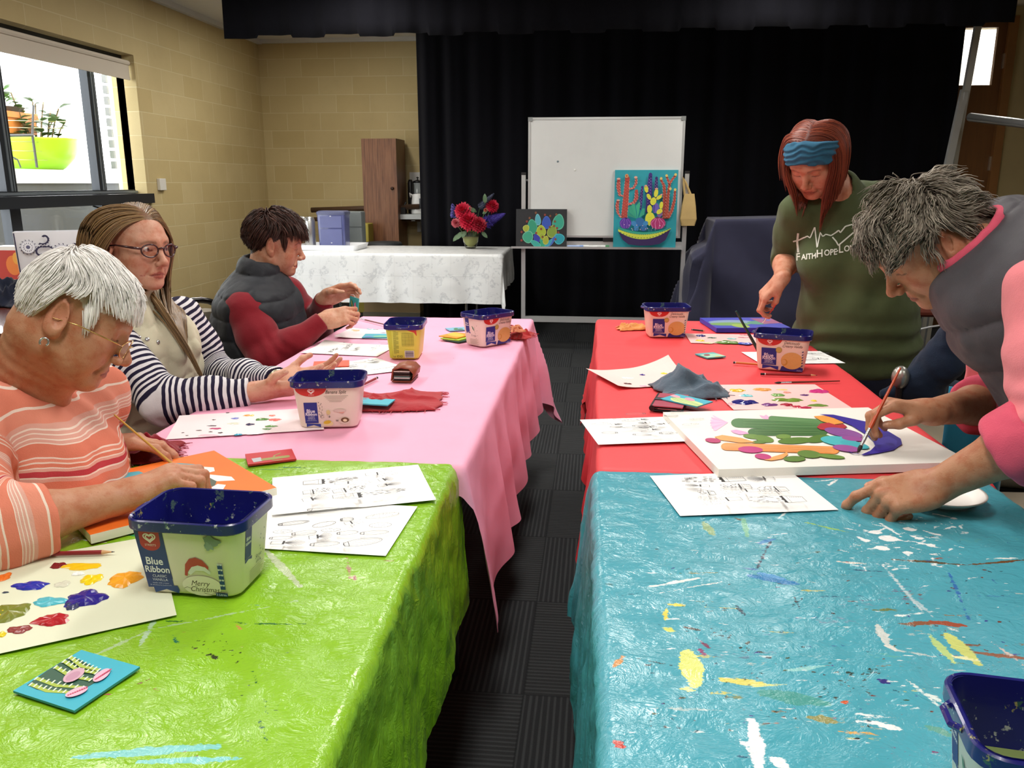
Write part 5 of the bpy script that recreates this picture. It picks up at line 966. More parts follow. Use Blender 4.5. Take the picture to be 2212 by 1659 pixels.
for s, z in ((-1, zt2), (1, wp(1478, 375)[2])): MB().box((s*hx-.016, -.02, .10), (s*hx+.016, .02, z)).build('post', ALU, wb); MB().box((s*hx-.018, -.022, z), (s*hx+.018, .022, z+.02)).build('post_cap', BLK, wb); MB().tube([(s*hx, 0, zt2-.04), (bx0 if s < 0 else bx1, 0, zt2-.04)], .008, 8).build('pivot', ALUD, wb); MB().box((s*hx-.02, -.25, .075), (s*hx+.02, .25, .11)).build('foot', ALU, wb); MB().lathe([(.001, 0), (.028, 0), (.028, .02), (.001, .02)], 14, (s*hx, -.22, .0), None).lathe([(.001, 0), (.028, 0), (.028, .02), (.001, .02)], 14, (s*hx, .22, 0)).lathe([(.012, .02), (.012, .08)], 8, (s*hx, -.22, 0)).lathe([(.012, .02), (.012, .08)], 8, (s*hx, .22, 0)).build('castor', BLK, wb)
MB().box((-hx+.016, -.018, zbar-.022), (hx-.016, .018, zbar+.022)).build('lower_rail', ALU, wb)
MB().box((-hx+.016, -.02, ztr_-.004), (hx-.016, .02, ztr_+.042)).build('middle_rail', ALU, wb); MB().box((-hx-.09, -.085, ztr_-.012), (hx-.016, -.02, ztr_-.004)).box((-hx-.09, -.085, ztr_-.004), (hx-.016, -.080, ztr_+.004)).build('pen_tray', ALU, wb)
MB().box((.0, -.03, ztr_+.042), (.10, -.005, zb-.002)).build('latch', BLK, wb)
for px_, py_ in ((1242, 367), (1205, 349)): p = wp(px_, py_); MB().ball((p[0]-cx, -.014, p[2]), (.008, .003, .008), 8, 5).build('magnet', flat('e9e9e4' if px_ > 1220 else '6f7f86', .4), wb)
zt0 = ztr_-.003
for i, (x, col, y) in enumerate(((1242, '7fa0d8', 533), (1262, '2a2a2c', 531), (1280, 'd9dcda', 532), (1298, '3f8f5a', 533), (1262, 'e6e8e6', 526))):
    p = wp(x, 530, WY-.05); o = empty('marker_pen', (p[0], WY-.052-.018*(i == 4)+.012*(i % 2), zt0+.009+.0*i)); tag(o, ['blue whiteboard marker at the left on the pen tray', 'black capped marker on the pen tray', 'white marker with a dark cap on the pen tray', 'green capped marker on the pen tray beside the big painting', 'white marker lying behind the others on the pen tray'][i], 'marker')
    if i == 4: o.location[1] = WY-.030
    MB().tube([(-.06, 0, 0), (.035, 0, 0)], .009, 10).build('barrel', flat('e6e8e6' if i else '9fb6e0', .4), o); MB().tube([(.035, 0, 0), (.065, 0, 0)], .0095, 10).build('cap', flat(col, .4), o)
# easel canvases with their own mappers
def standing(label, name, c_px, Y, th, mat, lean=.06):
    (x0, y0), (x1, y1) = c_px; a, b = aty(x0, y1, Y), aty(x1, y0, Y); w, h = b[0]-a[0], b[2]-a[2]; o = empty(name, ((a[0]+b[0])/2, Y, a[2])); o.rotation_euler = (-lean, 0, 0); tag(o, label, 'painting')
    MB().box((-w/2, -th, 0), (w/2, 0, h)).build('stretched_canvas', mat, o)
    A = Art(lambda u, v, q: (u, -th-q, v), .00008, .0004); A.map = lambda X, Z: ((X-x0)/(x1-x0)*w-w/2, (y1-Z)/(y1-y0)*h); return o, A, w/(x1-x0)
o, A, k = standing('small black canvas of colourful prickly pear pads on the pen tray', 'prickly_pear_painting', ((1115, 452), (1225, 536)), WY-.045, .02, flat('26272a', .7))
c1 = lambda x, y: (1110+x*.0663, 440+y*.0663)
def pad(x, y, rx, ry, a, col, col2):
    X, Y_ = c1(x, y); pts = lambda s: [(X+s*.0663*(rx*math.cos(t)*(1-.22*math.sin(t))*math.cos(a)-ry*math.sin(t)*math.sin(a)), Y_-s*.0663*(rx*math.cos(t)*(1-.22*math.sin(t))*math.sin(a)+ry*math.sin(t)*math.cos(a))) for t in np.arange(22)*2*PI/22]
    A.poly(pts(1.04), col2); A.poly(pts(.9), col)
for q in ((1070, 610, 140, 200, 0, '2f52b0', '3f66c0'), (1460, 590, 180, 250, -.15, '2f9f86', '5fb89a'), (790, 520, 90, 180, .1, '4fa6b4', '7fc0c8'), (610, 750, 160, 240, .15, '2f9474', '4fa88a'), (400, 800, 110, 100, 1.2, '9faa3a', 'c6cc6a'), (460, 1080, 190, 170, 1.45, '3a9f80', '6fb89a'), (1260, 900, 150, 200, -.2, '7f9a3a', 'b0b85a'), (900, 880, 150, 180, .05, '9fb22f', 'c2c850'), (930, 1060, 90, 110, 0, '98ac34', 'b0b848'), (760, 1120, 100, 140, .5, '3038a0', '4048b0'), (720, 1300, 90, 190, 1.0, '3aa69a', '5fbcae'), (1500, 1130, 170, 170, -1.3, '1f98aa', '4fb6c0'), (1260, 1210, 60, 190, -.6, '3f62b8', '5f80c8'), (1150, 1280, 60, 170, -.7, '3a9ab0', '5fb0c0'), (940, 1290, 60, 160, .4, '2f9f7a', '4fae8e'), (1060, 1180, 90, 140, -.15, 'a3aa36', 'c4c45a')): pad(*q)
for x, y in ((720, 300), (1020, 365), (1190, 400), (1390, 350), (520, 470), (430, 580), (1345, 575), (900, 820), (950, 1075), (1180, 755), (1320, 720), (1420, 790), (1465, 930), (260, 920), (260, 1190), (1375, 1150), (740, 950)): X, Y_ = c1(x, y); A.ell((X, Y_), 2.4, 2.6, '8a3a30' if (x+y) % 3 else '7a4a2a', n=10)
A.build('painted_design', o)
o, A, k = standing('tall turquoise canvas of cacti in a bowl, standing on the pen tray', 'cactus_bowl_painting', ((1324, 367), (1466, 535)), WY-.045, .022, flat('1f9aa8', .55, var=.05))
m = .12056; c2 = lambda x, y: (1310+x*m, 350+y*m)
def sk(pts, w, col): A.line([c2(*p) for p in pts], np.asarray(w)*m*k, col)      # width in crop pixels
def E2(x, y, rx, ry, col, a=0.0): X, Y_ = c2(x, y); A.poly([(X+m*(rx*math.cos(t)*math.cos(a)-ry*math.sin(t)*math.sin(a)), Y_+m*(rx*math.cos(t)*math.sin(a)+ry*math.sin(t)*math.cos(a))) for t in np.arange(20)*2*PI/20], col)
def cact(pts, w, col, dot, spine='e6a8a0'):
    sk(pts, w, col); p = np.array(pts, float); d = np.concatenate([[0], np.cumsum(np.linalg.norm(np.diff(p, axis=0), axis=1))])
    for i, t in enumerate(np.arange(12, d[-1]-4, 26)): x, y = np.interp(t, d, p[:, 0]), np.interp(t, d, p[:, 1]); ww = np.interp(t, d, np.broadcast_to(w, len(p))); E2(x+(ww*.18 if i % 2 else -ww*.18), y, 6, 6, dot); [E2(x+s*ww*.52, y+(8 if i % 2 else -8), 6, 5, spine) for s in (-1, 1)]
    E2(pts[-1][0], pts[-1][1], np.broadcast_to(w, len(p))[-1]*.55, np.broadcast_to(w, len(p))[-1]*.6, col)
RD = 'b8453c'
cact([(310, 1000), (330, 700), (350, 300)], [110, 105, 80], RD, 'd98a5a'); cact([(280, 600), (215, 590), (185, 440), (190, 310)], [30, 45, 70, 55], RD, 'e0c0a8'); cact([(250, 990), (190, 900), (170, 780), (185, 690)], [20, 45, 60, 50], RD, 'e0c0a8'); cact([(390, 480), (470, 460), (515, 380), (515, 280)], [30, 40, 45, 40], RD, 'e0c0a8'); cact([(380, 750), (480, 730), (530, 640), (525, 520)], [35, 55, 70, 55], RD, 'e6b0b0')
E2(335, 250, 34, 36, 'd9935a'); E2(335, 250, 14, 14, '9a4f2a'); E2(185, 300, 34, 14, 'e0b4a4'); E2(190, 680, 34, 12, 'e0b0a0'); E2(505, 275, 30, 22, 'e0a894')
PU = '3a1f7a'; cact([(760, 900), (765, 500), (775, 230)], [100, 100, 60], PU, 'b9a8d6', '5a4a9a'); cact([(600, 850), (615, 650), (630, 450)], [50, 60, 40], PU, 'b0a0d0', '5a4a9a'); cact([(880, 700), (885, 500), (888, 290)], [60, 65, 45], '33206a', 'b0a0d0', '5a4a9a')
cact([(1080, 1010), (1050, 600), (1030, 420), (970, 320)], [110, 60, 50, 40], 'a8432f', 'd97a6a', 'c9a0a0'); cact([(1090, 1000), (1110, 600), (1130, 400), (1070, 260)], [80, 55, 45, 40], 'a8432f', 'd97a6a', 'c9a0a0'); cact([(1130, 390), (1180, 310), (1230, 250)], [40, 42, 40], 'b0452f', 'd97a6a', 'c9a0a0'); cact([(1120, 990), (1190, 860), (1230, 680), (1235, 520)], [70, 55, 50, 40], 'a8432f', 'd97a6a', 'c9a0a0')
for x, y in ((970, 300), (1068, 250), (1232, 232), (1145, 480), (1235, 495)): E2(x, y, 24, 24, 'd9c26a')
E2(890, 820, 60, 90, '6a5ab0'); E2(860, 830, 18, 80, '4f3f96'); E2(965, 920, 50, 60, '7a5a9a')
YL = 'd9d83f'
for q in ((790, 1010, 90, 115, 0), (775, 840, 45, 75, 0), (840, 700, 55, 70, .3), (755, 620, 34, 60, -.6), (702, 480, 36, 70, -.2), (885, 555, 38, 75, .15), (945, 630, 60, 32, -.6), (960, 880, 60, 42, -.6), (990, 770, 34, 65, .1)): E2(*q[:4], YL, q[4]); [E2(q[0]+dx, q[1]+dy, 4, 4, '9a8a1a') for dx in (-18, 14) for dy in (-22, 18)]
E2(690, 430, 26, 14, 'e09a8a'); E2(890, 480, 30, 14, 'e0a08a'); E2(985, 585, 18, 16, 'e0a08a')
for pts, col in (([(540, 1010), (400, 900), (380, 820), (440, 770)], '2f9f80'), ([(540, 1010), (370, 960), (360, 880)], '2a8f78'), ([(550, 1010), (440, 800), (450, 740), (500, 760)], '35a884'), ([(560, 1010), (520, 780), (590, 700), (600, 780)], '3aae86'), ([(570, 1000), (640, 830), (690, 830), (680, 940)], '2f9f80')): A.poly([c2(*p) for p in pts], col)
for x, y, rx, ry, a in ((500, 1100, 60, 45, .6), (700, 1100, 60, 45, -.6), (600, 1050, 80, 60, 0), (540, 1180, 50, 50, .3), (680, 1180, 70, 50, -.2), (600, 1110, 60, 40, 0), (590, 1070, 40, 30, 0)): E2(x, y, rx, ry, '2a6aa8' if (x+y) % 40 else '3a86c0', a)
E2(335, 1090, 110, 100, '5a2f9a'); [sk([(335+s*20, 1010), (335+s*60, 1090), (335+s*35, 1180)], 9, '8a5ac0') for s in (-1.6, -.6, .6, 1.6)]; E2(345, 1005, 22, 14, '2a1a5a')
E2(940, 1090, 140, 105, 'a82a6a'); [sk([(925+s*20, 1000), (930+s*75, 1090), (930+s*50, 1180)], 9, 'd986b8') for s in (-1.6, -.6, .6, 1.6)]; E2(920, 990, 34, 16, '6a1a4a')
for i in range(46): g_ = np.random.default_rng(i); E2(g_.uniform(230, 1190), 1165+g_.uniform(0, 50)-(60 if i % 3 == 0 else 0)*(g_.random() > .5), 9, 7, ['e0c8d0', '6a3f6a', '2f5a7a'][i % 3])
bw = lambda t, a, b, s: [(200+(1185-200)*u, a+s*4*u*(1-u)+b*u) for u in t]
tt = np.linspace(0, 1, 18)
A.poly([c2(*p) for p in bw(tt, 1160, 0, 90)]+[c2(*p) for p in bw(tt[::-1], 1215, -30, 110)], '2f9f86'); A.poly([c2(*p) for p in bw(tt, 1200, -20, 100)]+[c2(*p) for p in bw(tt[::-1], 1235, -50, 165)], 'cfd94a')
A.poly([c2(*p) for p in bw(tt, 1240, -55, 165)]+[c2(1090, 1390), c2(980, 1460), c2(820, 1485), c2(600, 1492), c2(400, 1470), c2(290, 1390)], '2f1a52')
for i in range(24): u = .04+.92*i/23; x, y = bw([u], 1190, -20, 112)[0]; sk([(x-10, y-6), (x+12, y+10)], 8, '3a7a5a')
for i in range(17): u = .05+.9*i/16; x, y = bw([u], 1232, -42, 142)[0]; sk([(x-12, y), (x+12, y)], 10, '3f5a2a')
A.build('painted_design', o)
# paper bag hanging on the right post
pb = wp(1490, 380); bag = empty('paper_bag', (pb[0], WY-.03, wp(1490, 487)[2])); tag(bag, 'small brown paper bag hanging from the right post of the whiteboard', 'bag')
hgt = wp(1490, 430)[2]-wp(1490, 487)[2]+.04; m_ = MB(); sw = .062
loft(m_, [(rrect(.10, .05, .008, 3), 0), (rrect(.125, .06, .008, 3), .05), (rrect(.105, .05, .008, 3), hgt*.6), (rrect(.075, .03, .006, 3), hgt)], True, True); KR = flat('bfa36a', .8, var=.14, bump=.4, bs=40); m_.build('bag_body', KR, bag)
zt3 = wp(1490, 380)[2]-bag.location[2]; MB().tube([(-.035, 0, hgt-.01), (-.045, 0, zt3-.06), (-.052, 0, zt3-.01), (-.030, 0, zt3-.05), (.012, 0, hgt-.01)], .009, 6).build('handle', KR, bag)
# ---------------------------------------------------------------- vase and flowers
vp = aty(1017, 533, 7.45); vb_ = np.array((vp[0], 7.45, WT+.003)); vs_ = empty('vase', vb_); tag(vs_, 'pale green glass vase of flowers on the white table', 'vase')
gm = NT('green_glass'); gm.set(Base_Color=(.93, .95, .80), Roughness=.05, Transmission_Weight=1.0, IOR=1.3); sc_ = 7.6/CAM_F
MB().lathe([(.001, .002), (.044, 0), (.048, .006), (.068, .06), (.086, .13), (.090, .175), (.087, .175), (.083, .13), (.065, .062), (.042, .012), (.001, .012)], 30).build('glass', gm.mat, vs_, True)
MB().lathe([(.001, .013), (.041, .014), (.063, .062), (.075, .105), (.001, .105)], 24).build('water', flat('a9ab72', .1), vs_, True)
def fpos(x, y, dy=0): return aty(x, y, 7.45+dy)
GS = flat('4f6a3f', .6, var=.15); RDF = flat('c8203f', .55, var=.2); RDD = flat('a81c34', .6, var=.2)
flower_specs = [('dahlia', 'red dahlia, upper left of the bouquet', 1001, 457, .086, RDF), ('dahlia', 'largest red dahlia at the front of the bouquet', 1012, 478, .094, RDF), ('dahlia', 'dark red dahlia over the right rim of the vase', 1034, 486, .078, RDD), ('dahlia', 'red dahlia high on the right of the bouquet', 1063, 446, .066, RDF), ('dahlia', 'half opened pink bud low on the left of the bouquet', 985, 482, .046, flat('c2606a', .6, var=.15)), ('dahlia', 'small orange bud below the high right dahlia', 1049, 454, .020, flat('b8604a', .6))]
for i, (nm, lb, x, y, r, m) in enumerate(flower_specs):
    c = fpos(x, y, -.10-.02*(i % 3) if i != 3 else -.03); o = empty(nm, c); tag(o, lb, 'flower', 'red dahlias in the vase'); pt = MB(); g = np.random.default_rng(i+50)
    dirv = nrm(np.array((c[0]-vb_[0], -.35, .25))); n_ = 110 if r > .03 else 30
    for j in range(n_):
        th = math.acos(1-2*(j+.5)/n_); ph = j*2.39996; d = np.array((math.sin(th)*math.cos(ph), math.sin(th)*math.sin(ph), math.cos(th)))
        if d@dirv < -.6: continue
        sd = nrm(np.cross(d, dirv)+1e-3); u2 = np.cross(sd, d); L = r*(.9+.15*g.random()); wd = r*(.16 if r > .03 else .3)
        P = [d*L*.25-sd*wd*.5, d*L*.7-sd*wd+u2*wd*.3, d*L+u2*wd*.4, d*L*.7+sd*wd+u2*wd*.3, d*L*.25+sd*wd*.5]; pt.poly(P)
    pt.build('petals', m, o); e = vb_+np.array((.02*math.sin(i*2), .02*math.cos(i*2), .03)); mb = MB().tube([np.zeros(3), ((e-c)*.5+np.array((0, .03, -.02))), e-c], .0035, 6); mb.build('stem', GS, o); MB().ball((0, 0, 0), r*.35, 10, 6).build('heart', RDD, o)
for i, (lb, x0, y0, x1, y1, r, col) in enumerate((('lilac flower spike on the far left of the bouquet', 984, 470, 977, 441, .050, '7a72bc'), ('violet flower spike pointing right from the bouquet', 1046, 482, 1090, 462, .070, '5a48b4'), ('grey green spike rising above the bouquet', 1036, 450, 1066, 419, .046, '565c74'))):
    a, b = fpos(x0, y0, -.04), fpos(x1, y1, -.05); o = empty('flower_spike', a); tag(o, lb, 'flower', 'flower spikes in the vase'); pt = MB(); g = np.random.default_rng(i+70); d = b-a; L = np.linalg.norm(d)
    for j in range(420):
        t = j/420; th = j*2.4; rr = r*(1-t)**.6*(.6 if t < .05 else 1); base = d*t; pp2 = nrm(np.cross(d, (0, 1, .2))); q2 = np.cross(nrm(d), pp2); dr = pp2*math.cos(th)+q2*math.sin(th)
        tip = base+dr*rr*g.uniform(.75, 1.1)+d*.06; sd = nrm(np.cross(dr, d))*max(rr*.12, .004); pt.poly([base+dr*rr*.2, base+dr*rr*.7-sd, tip, base+dr*rr*.7+sd])
    pt.build('florets', flat(col, .6, var=.25), o); e = vb_+np.array((.01*i-.01, 0, .05)); MB().tube([d*.95, d*.3, np.zeros(3), (e-a)*.6, e-a], .003, 5).build('stem', GS, o)
lfm = flat('5f7a58', .55, var=.15); fo = empty('foliage_sprig', vb_+np.array((0, 0, .10))); tag(fo, 'green leaves tucked between the flowers in the vase', 'leaves'); mb = MB()
for x, y, dx, dz, L in ((1000, 500, -.5, -.6, .10), (993, 505, -.7, -.8, .09), (1030, 458, -.8, .4, .09), (1048, 440, 0, 1, .09), (1042, 462, .5, .3, .07), (1040, 500, .8, -.8, .08), (1022, 462, -.9, -.1, .07), (1008, 498, -.3, -.5, .08)):
    leaf(mb, fpos(x, y, -.09)-np.array(fo.location), (dx, -.2, dz), (0, -1, .2), L, L*.22)
mb.build('leaves', lfm, fo)
mb = MB(); g = np.random.default_rng(9)
for k in range(7): a = g.uniform(0, 6.28); mb.tube([(.02*math.cos(a), .02*math.sin(a), -.075), (.055*math.cos(a+2), .055*math.sin(a+2), .05)], .003, 5)
mb.build('stem', GS, fo)
# ---------------------------------------------------------------- things on and behind the white table
ty = 7.25
def onw(x, y): return atz(x, y, WT+.003)
a, b = aty(652, 537, ty), aty(784, 537, ty); tr_o = empty('tray', ((a[0]+b[0])/2, ty+.02, WT+.003)); tag(tr_o, 'shallow white plastic tray on the white table', 'tray'); hw_ = (b[0]-a[0])/2
m_ = MB(); loft(m_, [(rrect(hw_*2-.03, .36, .03), .0), (rrect(hw_*2, .40, .035), .045), (rrect(hw_*2-.012, .388, .030), .045), (rrect(hw_*2-.04, .35, .028), .006)], True, True); m_.build('tray_body', flat('eef0f2', .4, var=.01), tr_o, math.radians(30))
for yy in (0,):
    x0, x1 = aty(692, 500, ty)[0], aty(752, 500, ty)[0]; zt5 = aty(720, 455, ty)[2]-(WT+.01); o = empty('storage_box', ((x0+x1)/2, ty, WT+.010)); tag(o, 'translucent blue plastic container standing in the white tray', 'container')
    bm_ = NT('smoky_blue_plastic'); bm_.set(Base_Color=bm_.mix(bm_.noise(bm_.obj(), 7, 3), lin('4a4f86'), lin('7076a0')), Roughness=.22, Coat_Weight=.3); w2 = (x1-x0)
    m_ = MB(); loft(m_, [(rrect(w2*.93, .15, .012), 0), (rrect(w2*.98, .17, .014), zt5*.9)], True, False); m_.build('box_body', bm_.mat, o, math.radians(30)); m_ = MB(); loft(m_, [(rrect(w2*1.02, .18, .014), zt5*.9), (rrect(w2*1.02, .18, .014), zt5*.97), (rrect(w2*.9, .15, .02), zt5)], True, True); m_.build('lid', flat('5a5f80', .35), o, math.radians(30))
    MB().box((-w2*.38, -.088, zt5*.08), (w2*.38, -.080, zt5*.52)).box((-w2*.38, -.088, zt5*.56), (w2*.38, -.082, zt5*.86)).build('front_panel', flat('666c9c', .3, coat=.3), o)
    for z in (.16, .86): MB().ball((0, -.09, zt5*z), (.008, .004, .005), 8, 5).build('clip', flat('d9dce6', .3), o)
p = aty(664, 500, ty+.02); o = empty('chrome_urn', (p[0], ty, WT+.012)); tag(o, 'chrome jug with a curved handle behind the dark haired woman', 'jug'); CHR = flat('d0d0cc', .28, .85)
zu = aty(664, 470, ty)[2]-WT; m_ = MB().lathe([(.045, 0), (.05, .01), (.05, zu*.85), (.04, zu*.97), (.001, zu)], 24, (.03, .0, 0)); m_.build('jug_body', CHR, o, True); MB().tube([(.03, -.052, zu*.9), (-.02, -.06, zu*.98), (-.045, -.06, zu*.8), (-.04, -.06, zu*.4), (.0, -.052, zu*.25)], .014, 10).build('handle', CHR, o, True)
MB().tube([(.05, -.06, .02), (.09, -.09, .0), (.14, -.12, -.004)], .003, 6).build('lead', BLK, o)
p = aty(770, 490, 7.62); o = empty('grey_case', (p[0]-.02, 7.62, WT+.003)); tag(o, 'grey plastic box behind the blue container on the white table', 'box'); zq = aty(770, 457, 7.62)[2]-WT; MB().box((-.10, -.07, .0), (.09, .07, zq), bev=.012).build('case_body', flat('6f7676', .5), o); MB().box((-.10, -.072, zq*.55), (.09, -.068, zq*.57)).build('seam', flat('4a5050', .5), o)
# tall wardrobe cupboard
CWY = 8.55; cx0, cx1 = aty(784, 400, CWY)[0], aty(858, 400, CWY)[0]; czt = aty(820, 299, CWY)[2]
wn = NT('walnut_laminate'); ob = wn.obj(); gr = wn.noise(wn.mapping(ob, (26, 26, 1.1)), 2.2, 6, .62, .35); wn.set(Base_Color=wn.ramp(gr, [(.3, lin('4f2f1c')), (.48, lin('7a4f33')), (.6, lin('8d6142')), (.75, lin('5f3b25'))]), Roughness=.42); WN = wn.mat
o = empty('wardrobe', ((cx0+cx1)/2, CWY, 0)); tag(o, 'tall narrow walnut cupboard against the back wall', 'cupboard'); hw2 = (cx1-cx0)/2
MB().box((-hw2, .02, 0), (hw2, .40, czt)).build('carcass', WN, o); d_ = MB().box((-hw2, 0, .06), (hw2, .018, czt-.002)).build('door', WN, o); kn = aty(848, 407, CWY); MB().ball((kn[0]-(cx0+cx1)/2, -.016, kn[2]), (.018, .016, .016), 12, 8).build('knob', flat('2f1a12', .3), d_); MB().box((-hw2+.02, .03, 0), (hw2-.02, .39, .002)).build('plinth', BLK, o)
# shelf with kettle and plunger
SY = 8.80; s0, s1 = aty(867, 470, SY)[0], -1.25; zs = aty(890, 462, SY)[2]
o = empty('wall_shelf', (s0, YB, zs)); tag(o, 'pale grey wall shelf on a bracket beside the cupboard', 'shelf'); MB().box((0, -.36, -.05), (s1-s0, -.002, 0)).box((0, -.36, 0), (.012, -.002, .035)).build('shelf_board', flat('bcc0bf', .5), o); MB().box((.13, -.02, -.20), (.17, -.002, -.05)).box((.13, -.30, -.07), (.17, -.002, -.05)).build('bracket', flat('aeb2b2', .4, .4), o)
z1 = aty(890, 372, YB)[2]; o = MB().box((s0+.06, YB-.012, zs+.0), (s1, YB-.002, z1)).build('splashback', flat('e6e6e2', .4)); tag(o, 'white splashback panel on the wall above the shelf', 'panel')
kx = aty(899, 440, SY)[0]; o = empty('kettle', (kx+.02, SY, zs+.001)); tag(o, 'white electric kettle on the wall shelf', 'kettle'); m_ = MB().lathe([(.075, 0), (.078, .02), (.066, .14), (.058, .19), (.05, .205), (.001, .21)], 24); m_.build('kettle_body', flat('eeeeea', .35, var=.01), o, True); MB().tube([(-.05, 0, .185), (-.085, 0, .21), (-.075, 0, .17)], .012, 8).build('spout', flat('eeeeea', .35, var=.01), o, True); MB().box((.03, -.078, .06), (.042, -.068, .16)).build('gauge', flat('4a4f55', .3), o)
px_ = aty(898, 400, SY+.1)[0]; o = empty('coffee_plunger', (px_+.02, SY+.11, zs+.001)); tag(o, 'glass coffee plunger with a black lid behind the kettle', 'coffee plunger'); hz = aty(898, 384, SY+.1)[2]-zs; MB().lathe([(.05, 0), (.05, hz*.86)], 20).build('jar', flat('9aa0a0', .15, coat=.5), o, True); MB().lathe([(.053, hz*.86), (.053, hz*.9), (.02, hz*.93), (.006, hz*.95), (.006, hz*.98), (.018, hz), (.001, hz+.01)], 16).build('lid', BLK, o, True)
for i, (x, h, lb) in enumerate(((884, 388, 'black tall flask beside the coffee plunger on the shelf'), (876, 436, 'black cable tray at the left end of the wall shelf'))):
    q = aty(x, 460, SY-.02*i)[0]; hz = aty(x, h, SY)[2]-zs; o = MB().lathe([(.022, 0), (.03, .01), (.03, hz*.9), (.018, hz)], 14).build('flask', BLK, None, True) if not i else MB().box((-.035, -.05, 0), (.02, .03, hz*.55)).tube([(0, -.02, hz*.5), (.01, -.01, hz*.8), (.02, 0, hz)], .008, 6).build('cable_tray', BLK); o.location = (q+(.0 if i else .01), SY+(.05 if not i else -.08), zs+.001); tag(o, lb, 'flask' if not i else 'tray')
# rails, yellow crate, carton, stool
o = empty('handrail', (-2.4, 8.72, 0)); tag(o, 'pair of brown wooden rails along the back wall behind the container', 'handrail'); BR2 = flat('4a3320', .6, var=.3)
za, zb2 = aty(770, 452, 8.72)[2], aty(770, 474, 8.72)[2]
MB().tube([(-.62, 0, za-.01), (.55, 0, za+.03)], .028, 10).build('upper_rail', BR2, o, True); MB().tube([(-.9, 0, zb2), (.55, 0, zb2)], .022, 10).build('lower_rail', BR2, o, True)
for x in (-.85, -.45): MB().tube([(x, 0, 0), (x, 0, zb2+.0)], .02, 8).build('upright', BR2, o, True)
yx0, yx1 = aty(757, 500, 8.3)[0], aty(800, 500, 8.3)[0]; zy = aty(770, 483, 8.3)[2]; o = MB().box((yx0, 8.30, 0), (yx1+.1-.12, 8.5, zy), bev=.01).build('yellow_crate', flat('a89a3f', .6, var=.12)); tag(o, 'dull yellow crate standing beside the walnut cupboard', 'crate')
gx0, gx1 = aty(786, 650, 8.02)[0], aty(907, 650, 8.02)[0]; gz = .36; o = empty('carton', ((gx0+gx1)/2, 8.2, 0)); CB = flat('b49c72', .8, var=.08); tag(o, 'buff cardboard carton on the floor under the white table', 'carton'); wq = (gx1-gx0)/2; MB().box((-wq, -.18, .055), (wq, .2, gz)).build('carton_body', CB, o); MB().box((-wq-.012, -.19, 0), (wq+.0, .2, .055)).build('base_strip', flat('8a8472', .8), o); MB().box((-wq, -.184, .30), (wq, -.18, .304)).box((-wq, -.184, .16), (wq, -.18, .162)).build('tape', flat('a0895f', .7), o)
stp = aty(826, 526, 8.05); o = empty('stool', (stp[0]+.02, 8.02, 0)); tag(o, 'black stool seat just showing behind the white table', 'stool'); zs2 = aty(826, 523, 8.0)[2]; MB().lathe([(.001, zs2-.05), (.16, zs2-.05), (.19, zs2-.03), (.17, zs2), (.001, zs2+.012)], 28).build('seat', flat('2b2e30', .6), o, True)
for a in range(4): t = a*PI/2+.6; MB().tube([(.10*math.cos(t), .10*math.sin(t), zs2-.05), (.13*math.cos(t), .13*math.sin(t), .37)], .011, 8).build('leg', CHR, o)
# thermostat box on the left wall
p = atx(346, 399, XL); o = MB().box((XL, p[1]-.05, p[2]-.045), (XL+.028, p[1]+.05, p[2]+.05), bev=.004).build('thermostat', flat('dcd9cf', .5, var=.01)); tag(o, 'small white box fixed on the yellow wall beside the window', 'wall box')
# ---------------------------------------------------------------- navy draped piano shape
nv = NT('navy_cover_cloth'); ob = nv.obj(); nv.set(Base_Color=nv.mix(nv.noise(ob, 8, 4), lin('1f2038'), lin('2b2c48')), Roughness=.85, Sheen_Weight=.15, Normal=nv.bump(nv.noise(ob, 260, 2), .2, .001))
qx0, qx1 = aty(1535, 470, 6.45)[0], 1.95; qz = aty(1600, 470, 6.4)[2]
def drape():
    us = np.linspace(-.98, (qx1-qx0)+.5, 100); vs = np.linspace(-1.22, .9, 90); U, Vv = np.meshgrid(us, vs, indexing='ij'); u, v = U.ravel(), Vv.ravel(); x0, x1, y0, y1 = 0, qx1-qx0, -.25, .25
    ou = np.where(u < x0, x0-u, np.where(u > x1, u-x1, 0)); ov = np.where(v < y0, y0-v, np.where(v > y1, v-y1, 0)); r = np.hypot(ou, ov)+1e-9; dx = np.where(u < x0, -ou, ou)/r; dy = np.where(v < y0, -ov, ov)/r
    cn = np.minimum(ou, ov)/(np.maximum(ou, ov)+1e-6); tl = .06+.34*cn; P = np.stack([u, v, u*0], 1); w = .035*np.sin((u*1.3+v)*7+2*vnoise(P, 2.4, 3))*np.clip(r/.4, 0, 1)+.02*vnoise(P, 6, 5)*np.clip(r/.3, 0, 1)
    h = np.maximum(r*np.sin(tl)+w+np.where((u < x0) & (ov < .2), .11*np.clip((ou-.18)/.06, 0, 1), 0), 0); z = qz-r*np.cos(tl)-.006*np.cos(u*5); z = np.maximum(z, .03+.0*u)
    return np.stack([qx0+np.clip(u, x0, x1)+dx*h, 6.45+np.clip(v, y0, y1)+dy*h, z], 1), 100, 90
pv, n1_, n2_ = drape(); f = (np.arange(n1_-1)[:, None]*n2_+np.arange(n2_-1)[None]).reshape(-1); o = mesh_obj('draped_piano', pv, np.stack([f, f+n2_, f+n2_+1, f+1], 1), nv.mat, None, True); tag(o, 'upright piano shape under a navy cloth cover, right of the whiteboard', 'covered piano'); md = o.modifiers.new('thick', 'SOLIDIFY'); md.thickness = .004
MB().box((qx0+.02, 6.22, .0), (qx1-.02, 6.68, qz-.03)).build('piano_case', flat('1c1512', .4), o)
